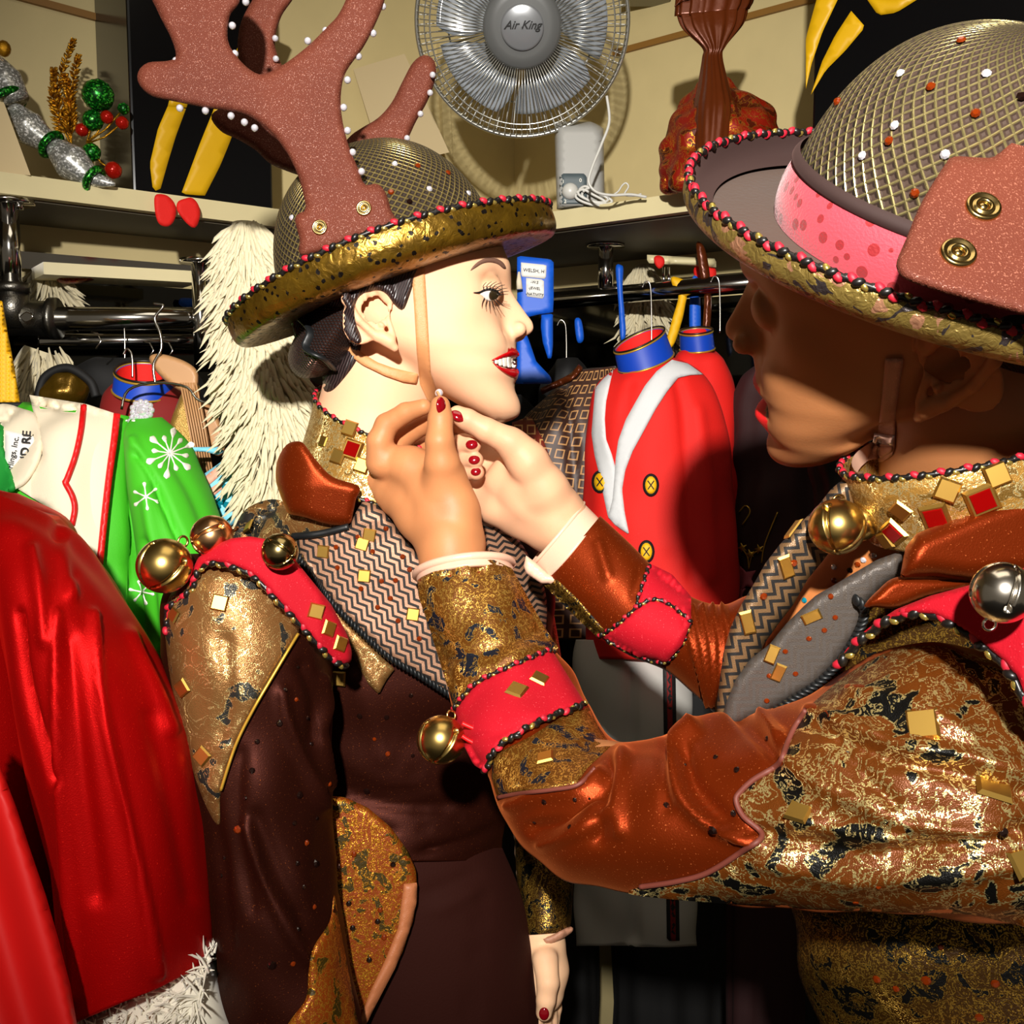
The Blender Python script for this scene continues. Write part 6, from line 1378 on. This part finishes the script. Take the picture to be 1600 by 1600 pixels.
# red velvet coat with fur cuff
ro, rb_, RS = garment('velvet_coat', 'red velvet coat with white fur cuff hanging at the lower left', 'coat',
    [(-300,700,20,770,.89,.87,.05),(-320,780,95,812,.89,.87,.09),(-330,900,110,900,.89,.87,.11),(-330,1050,110,1050,.89,.87,.12),(-330,1250,120,1250,.89,.87,.12),(-330,1450,130,1450,.89,.87,.12),(-330,1700,140,1700,.89,.87,.12)], M['velred'], .87, None, amp=.0015)
s = loft([(0,775,92,808,0.840,0.840,0.025),(-10,815,128,845,0.820,0.830,0.051),(-5,880,165,900,0.810,0.820,0.068),(10,950,205,968,0.805,0.810,0.075),(22,1040,258,1055,0.800,0.805,0.076),(40,1130,290,1140,0.800,0.800,0.076),(62,1220,305,1220,0.800,0.800,0.075),(84,1320,316,1320,0.800,0.800,0.073),(102,1420,321,1400,0.800,0.800,0.071),(114,1520,324,1460,0.800,0.800,0.068),(122,1596,322,1508,0.800,0.800,0.066)], 110, 120)
sv = folds(s[0], s[1], [([(88,960),(88,1080),(92,1220),(105,1380),(118,1560)], 6, .006), ([(145,960),(160,1100),(185,1220),(215,1350),(245,1520)], 7, .006), ([(110,1000),(125,1200),(150,1400)], 16, -.006), ([(205,990),(240,1070),(265,1140)], 8, .005), ([(240,1120),(270,1250),(300,1400)], 14, -.004), ([(30,960),(45,1080),(85,1220)], 6, -.012), ([(50,860),(60,920),(70,1000)], 10, .006), ([(100,850),(110,930)], 10, .006), ([(90,820),(98,850),(112,900)], 9, -.004)])
sv = sv + vnormals(sv, s[1])*wob(sv*np.array((1, 1, .18)), .05, .0016, 4)[:, None]
mk('sleeve', sv, s[1], M['velred'], rb_)
panel('satin_front', [(-60,1130),(0,1195),(25,1260),(48,1330),(72,1400),(92,1470),(110,1540),(122,1610),(120,1680),(-60,1680)], lambda x, y: .705 + (120-x)*-.00005 + .006*np.sin((x-.28*y)/17), .01, M['redsatin'], rb_, step=9, rnd=10, back=.02, smooth=False)
# fur trim: rolls of fluffy tufts
parts = []; rs = np.random.RandomState(3)
core = tube(PA(np.array([105, 150, 220, 290, 335]), np.array([1640, 1612, 1570, 1525, 1500]), np.full(5, .80))+np.array((0, 0, -.028)), .036, 20); parts.append(core)
cp = core[0]; ax_ = PA(np.array([105, 335]), np.array([1640, 1500]), np.array([.80, .80])) + np.array((0, 0, -.028))
for i in range(3200):
    t = rs.rand(); c0 = ax_[0]*(1-t)+ax_[1]*t; a = rs.rand()*2*np.pi; dn = -FA*math.sin(a) + UA*math.cos(a)
    b0 = c0 + dn*.033; dr2 = dn*.015 + rs.randn(3)*.007 - UA*.004; parts.append(tube([b0, b0+dr2*.6, b0+dr2 - UA*.002], [.0013, .0009, .0002], 4, cap=False))
o = mk('fur_cuff', *merge(parts), M['fur'], rb_); o['kind'] = 'stuff'
# feathered costume
def feathers(label, spine, n, L, spread, d, rad, seed, m='feather', lean=(-.5, 1)):
    rs = np.random.RandomState(seed); o = root('feather_costume', label, 'costume', P(spine[-1][0], spine[-1][1], d))
    c = crom(spine, 60); parts = []
    mk('costume_body', *tube(PA(c[:, 0], c[:, 1], np.full(60, d+.02)), np.interp(np.linspace(0, 1, 60), np.linspace(0, 1, len(rad)), rad)*d/1600, 16), M[m], o)
    for i in range(n):
        t = rs.rand(); k = int(t*59); x, y = c[k]; rr = np.interp(t, np.linspace(0, 1, len(rad)), rad)
        x += rs.uniform(-1, 1)*rr; y += rs.uniform(-.3, .3)*rr; sd = (x-c[k][0])/max(rr, 1)
        a = rs.randn()*.25; ln = L*rs.uniform(.6, 1.2); vx = lean[0]*abs(sd)*1.2*(-1 if sd > 0 else 1) + a*.6 if False else sd*spread + a*.5; vy = 1.0
        nn = math.hypot(vx, vy); vx /= nn; vy /= nn
        dd = d - math.sqrt(max(0, 1-min(1, sd*sd)))*rr*d/1600*.9 + rs.uniform(-.004, .004)
        xs = np.array([x, x+vx*ln*.35, x+vx*ln*.7, x+vx*ln+rs.randn()*4]); ys = np.array([y, y+vy*ln*.35, y+vy*ln*.72, y+vy*ln])
        parts.append(tube(PA(xs, ys, dd + np.array([.01, -.004, -.008, -.004])), np.array([.001, .0031, .0025, .0002])*rs.uniform(.7, 1.2), 6, flat=.35, cap=False, up=tuple(FA)))
    q = mk('feathers', *merge(parts), M[m], o); q['kind'] = 'stuff'; return o
feathers('cream feathered costume spilling down behind the left person\'s hat', [(385,350),(385,430),(395,520),(415,600),(430,690),(440,780)], 1400, 62, .9, 1.16, [22,34,44,54,60,55], 2)
feathers('pale feather tuft behind the cast pipe fitting', [(70,425),(75,450),(80,475)], 90, 42, 1.3, 1.62, [22,34,30], 5)
feathers('yellowish feather plume under the right shelf behind the rail', [(1003,415),(1005,445),(1010,480),(1012,520)], 320, 34, .7, 1.95, [10,26,34,36], 6)
feathers('pale feather costume hanging below the pipe beside the yellow cloth', [(70,550),(60,580),(55,620)], 160, 50, .8, 1.40, [30,38,36], 8)
# gold bonnet
o = root('gold_bonnet', 'crumpled gold and black bonnet hanging below the left pipe', 'bonnet', P(100, 640, 1.38))
v, f = ellipsoid(P(100, 612, 1.38), [RA*.036+UA*.008, UA*.028, FA*.03], 36, 24); mk('bonnet_crown', v + vnormals(v, f)*wob(v, .03, .002, 3)[:, None], f, M['goldlump'], o)
c = crom([(58,628),(70,590),(105,575),(140,595),(150,620)], 30); mk('bonnet_brim', *tube(PA(c[:, 0], c[:, 1], np.full(30, 1.36)), .006, 8), M['black'], o)
# soldier jackets
def collar(parent, top, bot, d, hd, tl, withred=True):
    cs = loft([(*top, d, d, hd, tl), (*[(a*2+b)/3 for a, b in zip(top, bot)], d, d, hd*1.05, tl), (*bot, d, d, hd*1.15, tl)], 12, 60, cap=False)
    o = mk('collar', cs[0], cs[1], M['blue'], parent); o.modifiers.new('s', 'SOLIDIFY').thickness = .002
    inn = cs[0].copy(); ctr = cs[0].reshape(12, 60, 3).mean(1, keepdims=True); inn = (ctr + (cs[0].reshape(12, 60, 3)-ctr)*.93).reshape(-1, 3); mk('collar_lining', inn, cs[1], M['redcloth'], parent)
    for k in (0, 11):
        rr = cs[0][k*60:(k+1)*60]; mk('gold_piping', *tube(np.vstack([rr, rr[:1]]), .0016, 6, cap=False), M['goldcord'], parent)
        rr2 = cs[0][min(k, 10)*60:(min(k, 10)+1)*60]; mk('black_piping', *tube(np.vstack([rr2, rr2[:1]]) + np.array((0, 0, .003 if k == 0 else -.003)), .0014, 6, cap=False), M['rb'], parent)
jo, jb, JS = garment('soldier_jacket', 'red soldier jacket with crossed white straps and yellow crossed buttons', 'jacket',
    [(968,575,1048,560,1.590,1.590,.045),(935,602,1100,588,1.590,1.590,.060),(922,640,1122,630,1.590,1.590,.072),(916,720,1138,710,1.590,1.590,.080),(912,800,1148,790,1.590,1.590,.082),(912,880,1153,880,1.590,1.590,.083),(914,950,1150,950,1.590,1.590,.084),(920,1030,1146,1030,1.590,1.590,.084)], M['redcloth'], 1.590,
    [([(1060,600),(1072,660),(1075,760),(1085,900)], 9, -.008), ([(1090,640),(1105,760),(1110,900)], 10, .005), ([(1045,870),(1050,940)], 8, -.004), ([(985,600),(975,650)], 6, -.003)], amp=.002)
collar(jb, (960,551,1038,515), (966,580,1052,551), 1.580, .036, .012)
panel('white_strap', [(958,578),(942,592),(930,606),(927,640),(924,678),(929,712),(936,740),(943,775),(950,808),(962,822),(973,826),(970,780),(963,735),(956,710),(947,686),(945,655),(947,628),(953,600)], JS, .003, M['whitecloth'], jb, off=.001, step=5, rnd=2, smooth=False)
panel('white_strap', [(1050,562),(1075,568),(1099,585),(1078,586),(1060,590),(1042,612),(1024,640),(1005,675),(988,706),(977,735),(972,765),(976,800),(983,835),(966,824),(950,808),(957,780),(960,745),(962,715),(966,688),(978,655),(992,630),(1008,602),(1026,580)], JS, .003, M['whitecloth'], jb, off=.004, step=5, rnd=2, smooth=False)
for x, y in ((1017, 758), (937, 753), (1010, 862)):
    el_ = [(x+13*math.cos(t), y+18.5*math.sin(t)) for t in np.linspace(0, 2*np.pi, 20, endpoint=False)]; e2 = [(x+9*math.cos(t), y+14*math.sin(t)) for t in np.linspace(0, 2*np.pi, 18, endpoint=False)]
    ob = panel('button', el_, JS, .003, M['black'], jb, off=.001 if x != 937 else .0, step=4, rnd=3, smooth=False); panel('button_face', e2, JS, .0015, M['yellowcloth'], jb, off=.004 if x != 937 else .003, step=4, rnd=2, smooth=False)
    for s_ in (1, -1): panel('button_cross', stroke([(x-5*s_, y-7), (x, y), (x+5*s_, y+7)], .9), JS, .0008, M['ink'], jb, off=.0057, step=2, rnd=1, smooth=False)
hook(jo, 1018, 545, 1.600, 440); hook(jo, 1125, 520, 1.580, 432)
j2, j2b, J2S = garment('soldier_jacket', 'second red soldier jacket half hidden behind the strapped one', 'jacket', [(1062,548,1115,545,1.680,1.680,.03),(1050,570,1135,565,1.680,1.680,.05),(1050,650,1150,650,1.680,1.680,.07),(1050,900,1160,900,1.680,1.680,.07)], M['redcloth'], 1.680)
collar(j2b, (1062,522,1113,516), (1063,548,1116,543), 1.680, .03, .006)
j3, j3b, J3S = garment('soldier_jacket', 'dark red soldier jacket with blue collar hanging behind the cream collar', 'jacket', [(180,600,268,600,1.30,1.30,.03),(160,622,290,620,1.30,1.30,.05),(155,680,300,680,1.30,1.30,.06),(155,900,320,900,1.30,1.30,.06)], M['darkred'], 1.30)
collar(j3b, (181,578,270,590), (178,604,268,618), 1.28, .03, .014); hook(j3, 207, 590, 1.28, 545)
# silk jacket with squares
sq, sqb, SQS = garment('silk_jacket', 'brown silk jacket woven with small golden squares on the rail', 'jacket',
    [(895,580,962,572,1.760,1.760,.03),(860,612,975,600,1.760,1.760,.05),(825,650,980,650,1.760,1.760,.065),(790,700,982,720,1.760,1.760,.07),(760,780,985,800,1.760,1.760,.07),(740,900,985,900,1.760,1.760,.07),(730,1000,985,1000,1.760,1.760,.07)], M['squares'], 1.760, [([(880,600),(895,700),(905,850)], 8, -.01)], amp=.003)
panel('rust_lapel', [(800,660),(830,650),(850,690),(868,735),(880,780),(870,800),(840,790),(800,740)], SQS, .005, M['squares2'], sqb, off=.006, step=6, rnd=5, smooth=False)
panel('fur_edge', stroke([(845,612),(870,600),(893,588),(908,572)], 5), SQS, .008, M['brownsilk'], sqb, off=.012, step=4, rnd=5, smooth=False)
# black costumes added to darken the gaps, plus a dark red net one
spec = [('black costume added as dark backing below the blue divider', 840, 930, 560, 1.92, 'black', 1900), ('black costume added as dark backing behind the strapped soldier jacket', 960, 1130, 600, 2.0, 'black', 1900), ('long black costume added as dark backing between the two people behind the hands', 700, 860, 620, 1.95, 'black', 1900),
        ('dark red net costume with rose applique right of the soldier jacket', 1145, 1310, 560, 1.64, 'floral', 1900), ('black costume behind the left person\'s back', 330, 560, 650, 1.50, 'black', 1800),
        ('long black costume added as dark backing behind the right person', 1280, 1560, 560, 1.40, 'black', 1900), ('black velvet costume added as dark backing below the pipe rail', 60, 330, 560, 1.55, 'black', 1900)]
for lab, x0, x1, y0, d, m, yb in spec:
    xc = (x0+x1)/2; w_ = (x1-x0)
    o_, b_, S_ = garment('hanging_costume', lab, 'costume', [(xc-w_*.2, y0, xc+w_*.2, y0, d, d, .03), (xc-w_*.42, y0+35, xc+w_*.42, y0+35, d, d, .05), (x0, y0+120, x1, y0+120, d, d, .06), (x0, y0+400, x1, y0+400, d, d, .06), (x0-8, yb, x1+8, yb, d, d, .06)], M[m], d, None, 40, 60, .006, 3, wv=lambda th, t: 1+.05*np.sin(th*11)*t)
    hook(o_, xc, y0+5, d, y0-60)
    if m == 'floral':
        for cx, cy, k in ((1162, 905, 1.0), (1150, 930, .8)):
            fl = []
            for i in range(10):
                a = i*math.pi/5; rr = (24 if i % 2 else 12)*k; fl.append((cx+rr*math.cos(a), cy+rr*math.sin(a)))
            panel('applique', fl, S_, .002, M['mauve'], b_, off=.003, step=4, rnd=2, smooth=False)
        for pl in ([(1170,890),(1168,870),(1160,858)], [(1170,890),(1175,868),(1185,860)], [(1190,880),(1195,850),(1215,800)], [(1160,820),(1172,800),(1165,790),(1155,800)]):
            c = crom(pl, 14); mk('embroidered_vine', *tube(path_on(S_, pl, .002), .0012, 5), M['goldcord'], b_)
        for cx, cy in ((1160,856),(1186,858),(1172,866)):
            st = [(cx+(9 if i % 2 else 3)*math.cos(i*math.pi/5), cy+(9 if i % 2 else 3)*math.sin(i*math.pi/5)) for i in range(10)]; panel('embroidered_leaf', st, S_, .001, M['goldcord'], b_, off=.003, step=3, rnd=1, smooth=False)
# pale trousers low on the rail
tr, trb, TRS = garment('hanging_trousers', 'white trousers with a black and red side stripe hanging under the soldier jacket', 'trousers', [(905,1000,1075,1000,1.580,1.580,.03),(900,1060,1080,1060,1.580,1.580,.045),(898,1200,1085,1200,1.580,1.580,.05),(900,1360,1088,1360,1.580,1.580,.05),(900,1478,1090,1478,1.580,1.580,.05)], M['dimwhite'], 1.580, [([(985,1050),(990,1200),(992,1470)], 6, -.012)])
panel('side_stripe', stroke([(1045,1010),(1048,1200),(1052,1470)], 10), TRS, .001, M['black'], trb, off=.001, step=8, rnd=1, smooth=False); panel('side_stripe', stroke([(1045,1010),(1048,1200),(1052,1470)], 4), TRS, .001, M['darkred'], trb, off=.002, step=6, rnd=1, smooth=False)
# blue divider tag and hangers
bd_ = root('rail_divider', 'blue plastic divider with white name labels hooked on the right rail', 'divider', P(835, 560, 1.680))
panel('divider_body', [(808,402),(812,400),(860,405),(865,410),(865,470),(864,488),(838,492),(815,498),(812,560),(808,560)], 1.672, .004, M['blueplastic'], bd_, step=6, rnd=2, smooth=False, back=.002)
panel('divider_fin', [(808,490),(826,530),(838,565),(860,588),(863,598),(858,600),(806,600)], 1.672, .006, M['blueplastic'], bd_, step=5, rnd=3, smooth=False, back=.003)
panel('divider_fin', [(846,492),(864,490),(864,540),(862,560),(856,560),(848,535),(845,510)], 1.672, .006, M['blueplastic'], bd_, step=5, rnd=3, smooth=False, back=.003)
panel('name_label', [(814,410),(854,414),(853,436),(814,432)], 1.667, .001, M['paper'], bd_, step=6, rnd=1, smooth=False); panel('name_label', [(822,434),(850,437),(850,467),(822,463)], 1.667, .001, M['paper'], bd_, step=6, rnd=1, smooth=False)
text('WELSH, H', P(834, 423, 1.664), Rv-Uv*.09, Uv, .0078*1.0, M['ink'], bd_)
for i, s_ in enumerate(('-W.S', '-JEWEL', '-NATIVITY')): text(s_, P(835, 441+i*9.5, 1.664), Rv-Uv*.1, Uv, .0062, M['ink'], bd_, shear=.1)
mk('cream_peg', *tube(PA(np.array([811, 811, 812]), np.array([425, 440, 452]), np.full(3, 1.652)), [.002, .0045, .005], 10), M['cream'], bd_)
for lab, pl, m, d in (('yellow plastic hanger above the blue soldier collar', [(1052,432),(1085,444),(1092,452),(1075,462),(1066,500),(1052,540),(1040,540),(1050,500),(1060,462),(1050,444)], 'yellowcloth', 1.750), ('orange satin strap hanging beside the yellow hanger', [(1088,380),(1100,385),(1108,420),(1112,470),(1108,520),(1098,520),(1100,460),(1092,420)], 'brownsilk', 1.730),
                      ('narrow blue plastic hanger end left of the feather plume', [(962,418),(970,414),(974,420),(973,455),(978,520),(970,530),(966,470)], 'blueplastic', 1.760), ('blue plastic hanger behind the yellow hanger', [(1080,440),(1092,440),(1094,520),(1078,520)], 'blueplastic', 1.800),
                      ('blue plastic hanger showing behind the left pipe', [(282,466),(306,468),(306,480),(282,478)], 'blueplastic', 1.780), ('small blue hanger pieces left of the soldier collar', [(898,500),(908,500),(912,530),(902,534)], 'blueplastic', 1.780), ('red pompom behind the post at the right shelf', [(1085,418),(1100,412),(1118,420),(1116,440),(1098,444),(1086,434)], 'redcloth', 1.830)):
    tag(panel('plastic_hanger' if 'hanger' in lab else 'satin_strap' if 'strap' in lab else 'pompom', pl, d, .005, M[m], None, step=4, rnd=3, back=.003), lab, 'hanger' if 'hanger' in lab else 'strap' if 'strap' in lab else 'pompom')
# metal trouser hangers and small dance pieces
wh = root('wire_hanger', 'bent steel clip hanger holding the aqua bodice straps', 'hanger', P(330, 650, 1.20))
for pl in ([(190,640),(200,610),(240,598),(290,604),(310,625),(340,632),(392,640),(398,648),(372,650),(370,658),(400,664)], [(480,658),(420,645),(414,650),(436,660),(434,668),(392,664)], [(385,700),(450,693)], [(243,600),(240,570),(252,545),(250,520),(242,497),(255,478),(240,474)]):
    c = crom(pl, 40); mk('hanger_wire', *tube(PA(c[:, 0], c[:, 1], np.full(40, 1.21)), .0017, 6), M['wire'], wh)
for x, y, yt in ((262,560,540),(232,560,525),(150,545,540),(320,545,540)):
    o_ = mk('hanger_hook', *tube(PA(np.array([x, x+8, x+2, x-8]), np.array([y, y-12, y-24, y-26]), np.full(4, 1.42)), .0013, 6), M['wire'], None); tag(o_, 'bare wire hanger hook below the left pipe', 'hanger', 'wire hooks below the left pipe')
ts = root('dance_sandal', 'nude ballroom sandal with fine straps hanging from the steel hanger', 'sandal', P(275, 700, 1.22))
panel('sole', [(233,560),(242,553),(262,555),(290,565),(307,578),(310,595),(305,612),(285,612),(262,598),(242,578)], 1.22, .008, M['tan'], ts, step=4, rnd=5, back=.004)
panel('heel_counter', [(285,612),(310,600),(312,640),(308,700),(326,760),(300,760),(280,700),(262,680)], 1.225, .006, M['tangold'], ts, step=5, rnd=4, back=.004)
parts = [tube(PA(np.array([282+i*4, 296+i*4, 312+i*4]), np.array([598, 670, 760]), np.full(3, 1.212)), .0013, 5) for i in range(7)]; mk('strap_bundle', *merge(parts), M['tan'], ts)
bo = root('aqua_bodice', 'light blue jewelled bodice piece with salmon trim and thin straps', 'costume', P(365, 820, 1.16))
panel('bodice_panel', [(312,745),(345,722),(366,702),(372,700),(395,712),(432,742),(430,752),(398,785),(362,822),(345,815),(326,790)], 1.16, .006, M['aqua'], bo, step=6, rnd=4, back=.004, smooth=False); BOS = Surf(panel.last)
for pl in ([(316,748),(340,728),(348,740),(322,762)], [(352,722),(366,706),(372,716),(360,730)], [(318,770),(345,752),(352,760),(326,782)], [(362,738),(390,720),(396,728),(368,748)]): panel('salmon_patch', pl, BOS, .001, M['salmon'], bo, off=.0005, step=4, rnd=1, smooth=False)
for pl in ([(352,800),(372,778),(396,782)], [(340,745),(360,728),(385,738)]): mk('dark_outline', *tube(path_on(BOS, pl, .001), .001, 5), M['ink'], bo)
for x, y in ((330,776),(354,762),(378,753),(402,740),(345,783),(385,760),(405,752),(424,745),(356,790),(338,790),(372,768),(346,730)): stone(bo, BOS, x, y, .0042, m='bluegem', asp=1.5, rot=.4)
panel('strap', [(376,654),(392,654),(390,700),(372,708)], 1.165, .003, M['aqua'], bo, step=4, rnd=2, smooth=False); panel('strap', [(421,665),(428,665),(425,735),(418,738)], 1.165, .003, M['whitecloth'], bo, step=4, rnd=2, smooth=False)
panel('strap', [(290,699),(345,698),(350,706),(340,711),(320,706),(292,705)], 1.165, .003, M['aqua'], bo, step=4, rnd=2, smooth=False)
nu = root('nude_leotard', 'shiny nude leotard strap hanging behind the clip hanger', 'costume', P(340, 700, 1.25))
panel('leotard_strap', [(312,630),(335,640),(352,690),(345,712),(330,705),(318,670)], 1.25, .01, M['tan'], nu, step=4, rnd=5, back=.006); panel('leotard_strap', [(388,655),(402,660),(412,720),(395,705)], 1.25, .006, M['tan'], nu, step=4, rnd=4, back=.006)
SC.view_settings.exposure = EXPO
